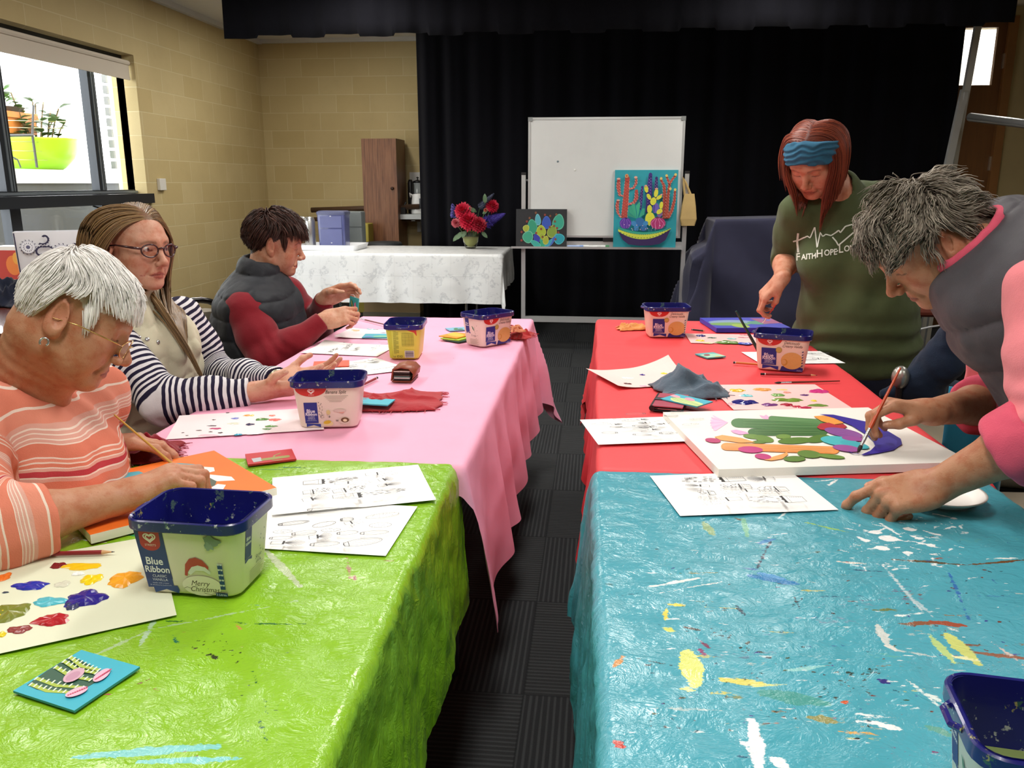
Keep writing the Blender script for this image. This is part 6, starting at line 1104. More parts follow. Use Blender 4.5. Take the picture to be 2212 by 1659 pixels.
# ---------------------------------------------------------------- silver folding trolley frame and rail by the door
a, b = aty(2113, 52, 7.0), aty(2052, 392, 6.9); o = empty('trolley', (b[0], 6.9, 0)); tag(o, 'tall silver metal folding trolley beside the brown door', 'trolley'); rel_ = lambda p: np.asarray(p)-np.array((b[0], 6.9, 0)); SLV = flat('b4b5b2', .4, .6)
def post(p, q, w, nm): d = q-p; n = nrm(np.cross(d, (0, 1, 0)))*w/2; m_ = MB(); m_.add([rel_(x) for x in (p-n+(0, .02, 0), p+n+(0, .02, 0), q+n+(0, .02, 0), q-n+(0, .02, 0), p-n-(0, .02, 0), p+n-(0, .02, 0), q+n-(0, .02, 0), q-n-(0, .02, 0))], [(0, 1, 2, 3), (7, 6, 5, 4), (0, 4, 5, 1), (1, 5, 6, 2), (2, 6, 7, 3), (3, 7, 4, 0)]).build(nm, SLV, o)
dd = nrm(b-a); post(a, a+dd*(a[2]/-dd[2]), .045, 'post'); c = aty(2083, 195, 6.95); e = aty(2040, 392, 6.7); de = nrm(e-c); post(c, c+de*(c[2]/-de[2]), .05, 'stay'); c2_ = aty(2086, 200, 6.93); e2 = aty(2056, 392, 6.82); de = nrm(e2-c2_); post(c2_, c2_+de*(c2_[2]/-de[2]), .03, 'stay')
r0_, r1_ = aty(2096, 253, 6.6), aty(2212, 267, 6.0); e = nrm(r1_-r0_); MB().tube([rel_(r0_), rel_(r1_+e*.9)], .030, 14).build('chrome_rail', CHR, o, True); MB().tube([rel_(r1_+e*.85), rel_((r1_+e*.85)*np.array((1, 1, 0)))], .03, 12).build('rail_leg', CHR, o, True)
# brown bench with a cable at the right back
p = aty(2000, 663, 5.6); o = empty('bench', (p[0]+.25, 5.75, 0)); tag(o, 'low red brown bench in the shade behind the standing woman', 'bench'); bz = p[2]; RB = flat('6a2f22', .45, var=.15); MB().tube([(-.6, -.16, bz-.03), (.75, -.16, bz-.03)], .035, 12).box((-.6, -.16, bz-.06), (.75, .25, bz-.01)).build('bench_top', RB, o)
for x in (-.45, .1, .6): MB().box((x-.025, -.03, 0), (x+.025, .03, bz-.06)).build('leg', BLK, o)
MB().tube([(-.45, 0, .12), (.1, .02, .22), (.6, 0, .12)], .012, 6).build('stretcher', BLK, o)
q = [aty(1938, 717, 5.4), aty(1975, 714, 5.4), aty(2010, 706, 5.45), aty(2040, 702, 5.5), aty(2075, 700, 5.5)]; m_ = MB().tube(q, .006, 6); o = m_.build('white_cable', flat('c9cdd2', .4)); tag(o, 'white cable looped under the red brown bench', 'cable')
# ---------------------------------------------------------------- sideboard at far left with bag and clothes
tz = .76; c0 = atz(60, 722, tz); o = empty('side_table', (-2.55, 3.35, 0)); tag(o, 'glossy red brown side table under the window', 'table'); MG = NT('mahogany'); gr = MG.noise(MG.mapping(MG.obj(), (1, 12, 12)), 2, 5, .6, .3); MG.set(Base_Color=MG.mix(gr, lin('4a211c'), lin('6d3a30')), Roughness=.22, Coat_Weight=.4)
tx1 = atz(110, 700, tz)[0]; ye = atz(60, 722, tz)[1]
MB().box((-.85, ye-3.35, tz-.035), (tx1-(-2.55)+.02, .62, tz), bev=.004).build('tabletop', MG.mat, o); MB().box((-.8, ye-3.35+.04, tz-.16), (tx1+2.55-.03, .58, tz-.035)).build('apron', MG.mat, o)
for x in (-.78, tx1+2.55-.06):
    for y in (ye-3.35+.06, .56): MB().tube([(x, y, 0), (x, y, tz-.035)], .03, 8).build('leg', MG.mat, o)
p0, p1 = atz(40, 662, tz), atz(172, 655, tz); bw_ = .40; e = nrm(p1-p0); hh = .40; byaw = math.atan2(e[1], e[0]); o = empty('tote_bag', ((p0+p1)[0]/2, (p0+p1)[1]/2+.06, tz+.001), byaw); tag(o, 'white tote bag printed with navy rosettes and scrolls on the side table', 'bag'); bwid = np.linalg.norm(p1-p0)
zb_top = aty(80, 503, p0[1])[2]-tz; m_ = MB(); bp = [(rrect(bwid*.98, .14, .01, 3), 0), (rrect(bwid*1.06, .15, .012, 3), zb_top*.5), (rrect(bwid*1.12, .11, .012, 3), zb_top)]; loft(m_, bp, True, False); loft(m_, [(rrect(bwid*1.10, .10, .01, 3), zb_top), (rrect(bwid*1.0, .12, .01, 3), .02)], False, True); m_.build('bag_body', flat('e3e4ea', .3, var=.03, bump=.3, bs=14), o, math.radians(40))
A = Art(lambda u, v, q: (u, -.5*(.14+(.15-.14)*min(1, v/zb_top*2) if v < zb_top*.5 else .15-.04*(v/zb_top-.5)*2)-q, v), .00006, .0008); NB = '2a2748'
def rosette(c, r, n):
    A.ell(c, r, r, 'b9bccb', n=24); A.ell(c, r*.93, r*.93, 'e6e7ee', n=24); A.ell(c, r*.3, r*.3, '5a5a78', n=14)
    for i in range(n): t = i*2*PI/n; A.ell((c[0]+r*.62*math.cos(t), c[1]+r*.62*math.sin(t)), r*.12, r*.05, '4a4a6a', t, 8); A.ell((c[0]+r*1.12*math.cos(t), c[1]+r*1.12*math.sin(t)), r*.13, r*.06, NB, t+.6, 8)
def scroll(c, r, s, a):
    t = np.linspace(0, 4.4, 22); A.line([(c[0]+s*r*(1-q/5.2)*math.cos(q+a), c[1]+r*(1-q/5.2)*math.sin(q+a)) for q in t], np.linspace(r*.16, r*.34, 22), NB)
    for q in np.linspace(.1, 2.2, 6): A.ell((c[0]+s*r*1.12*(1-q/5.2)*math.cos(q+a), c[1]+r*1.12*(1-q/5.2)*math.sin(q+a)), r*.18, r*.09, NB, q, 8)
for c, r in (((-.02, zb_top*.45), .036), ((.06, zb_top*.72), .034), ((-.09, zb_top*.22), .032), ((-.10, zb_top*.80), .028), ((.10, zb_top*.25), .034), ((.0, zb_top*.06), .022)): rosette((c[0]*bwid/.30, c[1]), r, 14)
for c, s, a in (((-.04, zb_top*.72), 1, 1), ((.0, zb_top*.72), -1, 1), ((-.09, zb_top*.52), -1, 4), ((.05, zb_top*.5), 1, 4), ((-.04, zb_top*.25), -1, 1), ((.05, zb_top*.25), 1, 1), ((.12, zb_top*.5), -1, 1), ((.12, zb_top*.8), 1, 4), ((-.02, zb_top*.92), 1, 4), ((-.10, zb_top*.05), 1, 1), ((.06, zb_top*.07), -1, 4)): scroll((c[0]*bwid/.30, c[1]), .030, s, a)
A.line([(-bwid*.47, .005), (-bwid*.50, zb_top*.5), (-bwid*.53, zb_top*.99)], .005, NB); A.line([(bwid*.50, zb_top*.4), (bwid*.54, zb_top*.99)], .005, NB); A.build('printed_pattern', o)
p = atz(14, 640, tz); o = empty('gift_bag', (p[0]-.03, p[1]+.16, tz+.001)); tag(o, 'orange and red printed bag at the left edge behind the tote', 'bag'); zg = aty(10, 530, p[1]+.2)[2]-tz; MB().box((-.10, -.05, 0), (.06, .05, zg)).build('bag_body', flat('e8e4dc', .5), o); A = Art(lambda u, v, q: (u, -.05-q, v), .0001, .0006); A.poly([(-.09, zg*.3), (.055, zg*.3), (.055, zg*.92), (-.09, zg*.92)], 'b8301f'); A.ell((.01, zg*.6), .04, .05, 'e07a2a'); A.ell((.03, zg*.75), .02, .03, 'e0a03a'); A.build('printed_pattern', o)
p = atz(25, 662, tz); rag('jacket', 'dark navy garment folded beside the tote bag on the side table', 'jacket', (p[0]-.05, p[1]+.05, tz+.001), (.20, .22), .1, .08, '1a2033', 61, lump=lambda u, v: .05*np.exp(-(u**2+v**2)/.5))
# ---------------------------------------------------------------- chairs
BEI = NT('beige_vinyl'); BEI.set(Base_Color=BEI.mix(BEI.noise(BEI.obj(), 9, 4), lin('8f8672'), lin('a89e88')), Roughness=.5, Normal=BEI.bump(BEI.noise(BEI.obj(), 240, 3), .15, .001)); BEI = BEI.mat
FRM = flat('26221f', .18, .6, coat=.5)
def make_chair(label, x, y, yaw, group=None):
    r = empty('banquet_chair', (x, y, 0), yaw); tag(r, label, 'chair', group)
    bx = NT; m_ = MB(); loft(m_, [(rrect(.40, .40, .06), .425), (rrect(.44, .44, .07), .44), (rrect(.45, .45, .07), .475), (rrect(.42, .42, .07), .495)], True, True); m_.build('seat', BEI, r, math.radians(50))
    # backrest: padded rounded panel inside a hooped tube, leaning back (chair faces +Y)
    def bp(u, v): return np.array((u, -.20-.10*v-.03*(1-(u/.22)**2)*0, .50+.42*v))
    hoop = [bp(-.205, -.05)]+[bp(-.205, v) for v in np.linspace(.1, .72, 6)]+[bp(-.205*math.cos(t), .72+.28*math.sin(t)) for t in np.linspace(.25, PI-.25, 11)]+[bp(.205, v) for v in np.linspace(.72, .1, 6)]+[bp(.205, -.05)]
    MB().tube(hoop, .0135, 12).build('back_frame', FRM, r, True)
    m_ = MB(); out = [(-.185, .16), (-.185, .70)]+[(-.185*math.cos(t), .70+.22*math.sin(t)) for t in np.linspace(.2, PI-.2, 11)]+[(.185, .70), (.185, .16)]
    fr_ = [bp(u, v)+np.array((0, .028, 0)) for u, v in out]; bk_ = [bp(u, v)+np.array((0, -.022, 0)) for u, v in out]; n = len(out); fi = [bp(u*.9, .16+(v-.16)*.94+.015)+np.array((0, .042, 0)) for u, v in out]
    m_.add(fi+fr_+bk_, [tuple(range(n))[::-1], tuple(range(2*n, 3*n))]+[(i, (i+1) % n, n+(i+1) % n, n+i) for i in range(n)]+[(n+i, n+(i+1) % n, 2*n+(i+1) % n, 2*n+i) for i in range(n)]); m_.build('backrest', BEI, r, math.radians(35))
    for s in (-1, 1):
        MB().tube([(s*.19, .19, .43), (s*.205, .22, .01)], .0125, 10).build('leg', FRM, r, True); MB().tube([bp(s*.205, -.02), (s*.205, -.20, .40), (s*.21, -.235, .01)], .0125, 10).build('leg', FRM, r, True)
    MB().tube([(-.2, .2, .42), (.2, .2, .42)], .010, 8).tube([(-.2, -.18, .42), (.2, -.18, .42)], .010, 8).tube([(-.2, -.18, .42), (-.2, .2, .42)], .010, 8).tube([(.2, -.18, .42), (.2, .2, .42)], .010, 8).build('seat_frame', FRM, r); return r
# ================================================================ PEOPLE
class Fr:
    """rigid frame: columns of R are the local axes, o the origin"""
    def __init__(s, o, R): s.o = np.asarray(o, float); s.R = np.asarray(R, float)
    def loc(s, P): return ((P-s.o.astype(np.float32))@s.R.astype(np.float32))
    def w(s, p): return np.asarray(p, float)@s.R.T+s.o
def head_frame(o, yaw, pitch, roll=0.0):
    """yaw: direction faced in the plan (0 = +Y, positive to the left), pitch: nod downward, roll: lean to own right"""
    return Fr(o, rotz(yaw)@rotx(-pitch)@roty(roll))
def hdef(**k):
    d = dict(nose=1.0, nosew=1.0, jaw=1.0, chin=1.0, full=1.0, lid=1.0, mouth=0.0, brow=1.0, ear=1.0, droop=0.0, lipw=1.0, w=1.0, back=1.0); d.update(k); return d
def head_sdf(P, p):
    Q = P.copy(); Q[:, 1] = np.where(Q[:, 1] < -.02, -.02+(Q[:, 1]+.02)/p['back'], Q[:, 1]); ax = np.abs(Q[:, 0])/p['w']; S = np.stack([ax, Q[:, 1], Q[:, 2]], 1)        # mirrored half
    d = el(S, (0, -.014, .030), (.0745, .0985, .086))                       # skull
    d = smin(d, el(S, (0, .030, -.026), (.058, .060, .084)), .035)           # face mass
    d = smin(d, rc(S, (.046*p['jaw'], -.002, -.062), (.014, .066, -.096), .020*p['full'], .019), .030)   # jaw line
    d = smin(d, el(S, (0, .075, -.0985), (.021*p['chin'], .019, .017)), .016)     # chin
    d = smin(d, el(S, (.041, .048, -.030), (.024, .026, .020)), .026)        # cheek bone
    d = smin(d, el(S, (.036, .050, -.058), (.022*p['full'], .022*p['full'], .026)), .024)        # cheek
    d = smin(d, rc(S, (.004, .086, .022), (.045, .064, .020), .0085*p['brow'], .0075), .020)    # brow
    d = smax(d, -el(S, (.032, .102, .000), (.0195, .019, .0135)), .014)       # eye socket
    d = smin(d, sp(S, (.0315, .0695, -.001), .0145), .005)                   # eye under its lid
    n = p['nose']
    d = smin(d, rc(S, (0, .084, .010), (0, .084+.026*n, -.032), .0072, .0100*p['nosew']), .014)   # nose bridge
    d = smin(d, el(S, (0, .085+.026*n, -.036), (.0115*p['nosew'], .0105, .0095)), .007)
    d = smin(d, el(S, (.0125*p['nosew'], .091+.010*n, -.041), (.0075, .0105, .0078)), .006)      # nostril wing
    d = smax(d, -el(S, (.0068, .096+.013*n, -.0485), (.0036, .0058, .0035)), .003)
    d = smin(d, el(S, (0, .078, -.064), (.030, .016, .021)), .016)           # muzzle
    x = np.clip(S[:, 0]/.024, 0, 1)
    zc = -.0705-.004*x*x*(1+p['droop']); yc = .0925-.014*x*x
    L = np.stack([S[:, 0]*0, S[:, 1]-yc, S[:, 2]-zc], 1); fade = np.maximum(S[:, 0]-.023*p['lipw'], 0)
    up = np.sqrt(L[:, 1]**2+((L[:, 2]-.0042)*1.0)**2+fade**2)-.0050*(1-.5*x)
    lo = np.sqrt(L[:, 1]**2+((L[:, 2]+.0052+p['mouth'])*1.0)**2+fade**2)-.0058*(1-.5*x)
    d = smin(d, up, .006); d = smin(d, lo, .006)
    cr = np.sqrt((L[:, 1]-.006)**2*.35+(L[:, 2]+p['mouth']*.5)**2+fade**2)-.0014-p['mouth']*.5
    d = smax(d, -cr, .0025)
    # nasolabial fold
    fo = rc(S, (.019, .096, -.043), (.031, .078, -.074), .0022, .0022); d = smax(d, -fo, .010)
    # lid crease and lower lid
    cre = np.sqrt((S[:, 2]-(-.003-.003*p['lid'])-.10*np.abs(S[:, 0]-.032))**2+(S[:, 1]-.0835)**2+np.maximum(np.abs(S[:, 0]-.0315)-.013, 0)**2)-.0013
    d = smax(d, -cre, .002)
    # ear
    e = p['ear']
    A = rotz(-.38)@rotx(.18)
    ear = el(S, (.079, -.016, -.010), (.0075*e, .0185*e, .0315*e), A)
    ear = smin(ear, el(S, (.077, -.006, -.036), (.006, .009, .011)), .006)
    ear = smax(ear, -el(S, (.0865, -.011, -.006), (.0065, .0105*e, .0200*e), A), .004)
    ear = smin(ear, el(S, (.0785, -.003, -.012), (.0055, .005, .008)), .004)
    d = smin(d, ear, .007)
    return d
def face_color(L, p, skin, lips, brow, hair, scalp, age=.5):
    """vertex colours of a head in its own coordinates: lips, brows, lids, flush, scalp"""
    n = len(L); c = np.tile(np.array(lin(skin)), (n, 1)); ax = np.abs(L[:, 0])/p['w']
    def over(m, col, a=1.0):
        w = np.clip(m*a, 0, 1)[:, None]; c[:] = c*(1-w)+np.array(lin(col))*w
    def blob(cx, cy, cz, r): return np.exp(-(((ax-cx)**2+(L[:, 1]-cy)**2+(L[:, 2]-cz)**2)/r**2))
    red = 'b8604a'
    over(blob(.045, .06, -.035, .024), red, .40); over(blob(0, .112, -.036, .015), red, .5); over(blob(.08, -.016, -.005, .03), red, .4)
    over(blob(0, .08, -.10, .02), red, .2)
    # tints for brows, lashes, lips; lid crease and mouth line have shade painted in
    m = (L[:, 1] > .05)
    bz = .0165+.004*np.clip(ax/.03, 0, 1)-.010*np.clip((ax-.034)/.02, 0, 1)
    over(m*np.exp(-((L[:, 2]-bz)/.0032)**2)*((ax > .012) & (ax < .050)), brow, .75)
    lz = -.0040-.003*p['lid']+.10*np.abs(ax-.032)
    over(m*np.exp(-((L[:, 2]-lz)/.0016)**2)*(np.abs(ax-.0315) < .0150), '4a2c22', .85)
    over(m*np.exp(-((L[:, 2]+.0155)/.005)**2)*np.exp(-((ax-.03)/.013)**2), '9a6250', .3)
    x = np.clip(ax/.024, 0, 1); zc = -.0705-.004*x*x*(1+p['droop'])
    t = np.clip(1-x**2, 0, 1); dz = L[:, 2]-zc
    over(m*(L[:, 1] > .07)*((dz < .0085*t) & (dz > -.0108*t-p['mouth'])).astype(float), lips, .85)
    over(m*np.exp(-((dz+p['mouth']*.5)/.0012)**2)*(ax < .024*p['lipw']), '5a2a22', .8)
    if scalp is not None: over(scalp(L), hair, 1.0)
    return c
def skin_mat(name='skin', rough=.5, spots=.35):
    t = NT(name); c = t.attr('tint', 'Color'); ob = t.obj()
    n1 = t.noise(ob, 38, 4, .6); n2 = t.noise(ob, 160, 3, .6)
    c2 = t.mix(t.step(n1, .40, .72), c, t.mix(1.0, c, (.86, .62, .52), 'MULTIPLY'))
    c3 = t.mix(t.math('MULTIPLY', t.step(n2, .60, .70), spots), c2, t.mix(1.0, c2, (.72, .48, .36), 'MULTIPLY'))
    h = t.math('ADD', t.noise(ob, 420, 3), t.math('MULTIPLY', t.noise(ob, 90, 3), 1.6))
    t.set(Base_Color=c3, Roughness=rough, Subsurface_Weight=.10, Subsurface_Radius=(1.0, .35, .2), Subsurface_Scale=.006, Specular_IOR_Level=.4, Normal=t.bump(h, .30, .0016))
    return t.mat
SKIN = skin_mat()
# ---------------------------------------------------------------- hands
FING = ((.0265, .090, (.042, .025, .021), .0083), (.0085, .094, (.046, .029, .022), .0085), (-.0095, .090, (.042, .027, .021), .0080), (-.0265, .082, (.033, .020, .019), .0070))
class Hand:
    """wrist w, pointing direction d, palm normal n (out of the palm), side +1 when the thumb is on cross(d, n)... ; curls per finger = 3 bend angles"""
    def __init__(s, w, d, n, side, curls, thumb, spread=0.06, sc=1.0, puff=1.0):
        s.w = np.asarray(w, float); d = nrm(d); n = np.asarray(n, float); n = nrm(n-d*(n@d)); x = np.cross(d, n)*side
        s.R = np.stack([x, d, n], 1); s.fr = Fr(s.w, s.R); s.sc = sc; s.puff = puff; s.f = []; s.nails = []
        for i, (fx, fy, seg, r) in enumerate(FING):
            p = np.array((fx, fy, .001)); a = 0.0; sprd = spread*(1.5-i)*.8
            pts = [np.array((fx*.55, .030, -.002)), p]
            cu = curls[i] if isinstance(curls[0], (tuple, list)) else curls
            for L, c in zip(seg, cu):
                a += c; dr = np.array((math.sin(sprd)*math.cos(a), math.cos(sprd)*math.cos(a), math.sin(a))); p = p+dr*L; pts.append(p)
            s.f.append((np.array(pts)*sc, np.array((r*1.18, r*1.16, r*1.04, r*.94, r*.80))*sc*puff))
        # thumb: base, knuckle, tip given in hand coordinates
        s.t = (np.array([(.020, .018, .004)]+list(thumb))*sc, np.array((.015, .0115, .0100, .0082))[:len(thumb)+1]*sc*puff)
        s.c = s.fr.w(np.array((0, .085, .01))*sc)
    def tip(s, i): return s.fr.w(s.f[i][0][-1]) if i < 4 else s.fr.w(s.t[0][-1])
    def joint(s, i, j): return s.fr.w(s.f[i][0][j])
    def sdf(s, P): return near(P, s.c, .155*s.sc, s._sdf)
    def _sdf(s, P):
        Q = s.fr.loc(P); c = s.sc
        d = bxs(Q, np.array((0, .050, -.001))*c, np.array((.037, .044, .0135))*c*np.array((1, 1, s.puff)), .0128*c)
        d = smin(d, el(Q, np.array((.022, .030, .006))*c, np.array((.018, .030, .014))*c), .012)   # ball of the thumb
        d = smin(d, el(Q, np.array((-.026, .034, .004))*c, np.array((.013, .034, .012))*c), .012)
        d = smin(d, rc(Q, (0, -.012*c, 0), (0, .020*c, 0), .0245*c, .024*c), .02)
        fi = None
        for pts, rs in s.f:
            e = chain(Q, pts[1:], rs[1:], .0035)
            for k in (1, 2, 3): e = smin(e, sp(Q, pts[k]-np.array((0, 0, .0008)), rs[k]*1.05), .003)
            fi = e if fi is None else np.minimum(fi, e)
            d = smin(d, rc(Q, pts[0], pts[1], rs[0]*.9, rs[1]), .006)
        d = smin(d, fi, .0045)
        return smin(d, chain(Q, s.t[0], s.t[1], .006), .008)
    def nail_pts(s):
        """disc positions of the nails: (centre, direction, back normal, radius)"""
        out = []
        for pts, rs in s.f+[s.t]:
            a, b = pts[-2], pts[-1]; d = nrm(b-a)
            bk = np.array((0, 0, -1.0)) if pts is not s.t[0] else np.array((.6, .1, -.8))
            bk = nrm(bk-d*(bk@d)); out.append((s.fr.w(b-d*.001+bk*rs[-1]*.55), s.R@d, s.R@bk, rs[-1]*.9))
        return out
def hand_tint(c, V_, hand, skin, red='bb6650'):
    """knuckles redder, nails paler"""
    for i in range(4):
        for j in (1, 2, 3):
            m = np.exp(-(((V_-hand.joint(i, j))**2).sum(1)/.010**2))[:, None]*.35; c[:] = c*(1-m)+np.array(lin(red))*m
    for p, d, b, r in hand.nail_pts():
        q = V_-p; m = ((np.abs(q@d) < r*1.0) & (np.abs(q@np.cross(d, b)) < r*.75) & (np.abs(q@b) < r*.45)).astype(float)[:, None]*.7
        c[:] = c*(1-m)+np.array(lin('e2b9a6'))*m
# ---------------------------------------------------------------- hair
def hair_mat(name, c0, c1, rough=.45, spec=.35):
    t = NT(name); r = t.attr('rnd'); u = t.attr('along')
    c = t.mix(r, lin(c0), lin(c1)); t.set(Base_Color=c, Roughness=rough, Specular_IOR_Level=spec); return t.mat
def strands(name, roots, path, width, mat, parent, rnd=None, taper=.25, sides=3, cols=None):
    """path: (n, k, 3) points of every strand in the world; tubes with tapering ends"""
    n, k, _ = path.shape
    T = np.gradient(path, axis=1); T /= np.linalg.norm(T, axis=2, keepdims=True)+1e-9
    up = np.where(np.abs(T[:, :, 2:3]) < .9, np.array((0, 0, 1.)), np.array((1., 0, 0)))
    A = np.cross(T, up); A /= np.linalg.norm(A, axis=2, keepdims=True)+1e-9; Bn = np.cross(T, A)
    w = np.asarray(width)*np.ones(n); pr = np.interp(np.linspace(0, 1, k), (0, .15, .7, 1), (.8, 1, .8, taper))
    vs = []
    for j in range(sides):
        a = 2*PI*j/sides; vs.append(path+(math.cos(a)*A+math.sin(a)*Bn)*(w[:, None]*pr[None])[:, :, None])
    vs = np.stack(vs, 2).reshape(-1, 3)
    b = (np.arange(n)[:, None]*k+np.arange(k-1)[None]).reshape(-1)*sides; f = []
    for j in range(sides):
        j2 = (j+1) % sides; f.append(np.stack([b+j, b+j2, b+sides+j2, b+sides+j], 1))
    o = mesh_obj(name, vs, np.concatenate(f), mat, parent, True)
    r = np.repeat(rng.random(n) if rnd is None else rnd, k*sides); set_attr(o, 'rnd', r)
    set_attr(o, 'along', np.tile(np.repeat(np.linspace(0, 1, k), sides), n)); return o
SKULL_C, SKULL_R = np.array((0, -.014, .030)), np.array((.0745, .0985, .086))
def scalp_roots(n, keep, seed=1):
    g = np.random.default_rng(seed); out = []
    while sum(map(len, out)) < n:
        d = g.normal(size=(n*2, 3)); d /= np.linalg.norm(d, axis=1)[:, None]; p = SKULL_C+d*SKULL_R*.99
        out.append(p[keep(p)])
    return np.concatenate(out)[:n]
def comb(roots, dirs, L, k, layer, wob=0.0, lift=.5, seed=0, grav=0.0, gdir=(0, 0, -1), scale=60, collide=None, curl=0.0):
    """grow strands over the skull in head coordinates; dirs(p, t) gives the combing direction"""
    n = len(roots); p = roots.copy(); out = [p.copy()]; L = np.asarray(L)*np.ones(n); lay = np.asarray(layer)*np.ones(n)
    ph = np.random.default_rng(seed).random((n, 3))*6.28
    prev = None
    for i in range(1, k):
        t = i/(k-1)
        nr = (p-SKULL_C)/SKULL_R**2; nr /= np.linalg.norm(nr, axis=1)[:, None]
        d = dirs(p, t).astype(float); d = d-nr*(d*nr).sum(1)[:, None]*.8; d /= np.linalg.norm(d, axis=1)[:, None]+1e-9
        d = d+np.asarray(gdir)*grav*t+nr*lift*(1-t)**2
        if wob: d = d+wob*np.stack([vnoise(p, scale, seed+q) for q in range(3)], 1)
        if curl: d = d+curl*np.stack([np.sin(ph[:, q]+t*14) for q in range(3)], 1)
        if prev is not None: d = .5*d/(np.linalg.norm(d, axis=1)[:, None]+1e-9)+.5*prev
        d /= np.linalg.norm(d, axis=1)[:, None]+1e-9; prev = d
        p = p+d*(L/(k-1))[:, None]
        # keep outside the skull, at this strand's own layer
        q = (p-SKULL_C)/(SKULL_R+lay[:, None]*min(1, t*2.5)); m = np.linalg.norm(q, axis=1); s = np.where(m < 1, 1/np.maximum(m, 1e-3), 1)
        p = SKULL_C+(p-SKULL_C)*s[:, None]
        if collide is not None: p = collide(p)
        out.append(p.copy())
    return np.stack(out, 1)

def trim(P, zface=.028, ear=(.030, .042), yface=.045):
    """drop the strands that would lie over the ears or hang in the face"""
    x, y, z = P[..., 0], P[..., 1], P[..., 2]
    bad = (np.abs(x) > .05) & (((y+.012)/ear[0])**2+((z+.012)/ear[1])**2 < 1) if ear else np.zeros(x.shape, bool)
    bad |= (y > yface) & (z < zface)
    return P[~bad[:, 1:].any(1)]

def flatten_back(P, k):
    P = P.copy(); y = P[..., 1]; P[..., 1] = np.where(y < -.02, -.02+(y+.02)*k, y); return P
# ---------------------------------------------------------------- garments
def cloth_mat(name, col, rough=.85, var=.12, weave=500, sheen=.1, col2=None):
    t = NT(name); ob = t.obj(); n = t.noise(ob, 11, 4, .6); c = t.mix(n, tuple(x*(1-var) for x in lin(col)), tuple(min(1, x*(1+var)) for x in lin(col2 or col)))
    h = t.math('ADD', t.noise(ob, weave, 2), t.math('MULTIPLY', t.noise(ob, 34, 4, .6), 2.0)); t.set(Base_Color=c, Roughness=rough, Sheen_Weight=sheen, Specular_IOR_Level=.25, Normal=t.bump(h, .35, .002)); return t.mat
def stripe_mat(name, fn, rough=.85):
    t = NT(name); u = t.attr('along'); c = fn(t, u); ob = t.obj(); h = t.math('ADD', t.noise(ob, 480, 2), t.math('MULTIPLY', t.noise(ob, 38, 4, .6), 1.6)); t.set(Base_Color=c, Roughness=rough, Specular_IOR_Level=.2, Normal=t.bump(h, .35, .002)); return t.mat
def person(label, at):
    o = empty('person', at); tag(o, label, 'person'); return o
def skinpart(root, fn, lo, hi, h, colour):
    v, f = surface(fn, lo, hi, h); o = mesh_obj('body', v, f, SKIN, None, True); set_attr(o, 'tint', colour(v.astype(np.float32)), 'FLOAT_COLOR'); adopt(o, root); return o
def adopt(o, root): o.parent = root; o.matrix_parent_inverse = Matrix.Translation(-Vector(root.location))
def garment(root, name, fn, lo, hi, h, mat, along=None, label=None):
    v, f = surface(fn, lo, hi, h); o = mesh_obj(name, v, f, mat, None, True); adopt(o, root)
    if along is not None: set_attr(o, 'along', along(v.astype(np.float32)))
    if label: o['label'] = label
    return o
def basis(up, fwd):
    up = nrm(up); fwd = np.asarray(fwd, float); fwd = nrm(fwd-up*(fwd@up)); return np.stack([np.cross(fwd, up), fwd, up], 1)
def torso(P, parts, k=.06):
    """parts: (centre, (half width, half depth, half height), basis)"""
    d = None
    for c, r, M in parts: e = el(P, c, r, M); d = e if d is None else smin(d, e, k)
    return d
def wr(P, amp, sc, seed, st=(1, 1, 1)): return amp*fbm(P*np.asarray(st, np.float32), sc, 3, seed)
def axis_t(P, a, b): a = np.asarray(a, np.float32); d = np.asarray(b, np.float32)-a; return (P-a)@d/float(d@d)
def arm_u(P, pts):
    """length along a bent arm of the nearest point"""
    best = None; u = np.zeros(len(P)); L0 = 0.0
    for i in range(len(pts)-1):
        a = np.asarray(pts[i], np.float32); b = np.asarray(pts[i+1], np.float32); ba = b-a; L = float(np.linalg.norm(ba)); h = np.clip(((P-a)@ba)/(L*L), 0 if i else -.5, 1 if i < len(pts)-2 else 1.5); d = ((P-a-h[:, None]*ba)**2).sum(1)
        w = L0+h*L
        if best is None: best, u = d, w
        else: s = 1/(1+np.exp(np.clip((d-best)/.0006, -30, 30))); u = u*(1-s)+w*s; best = np.minimum(best, d)
        L0 += L
    return u
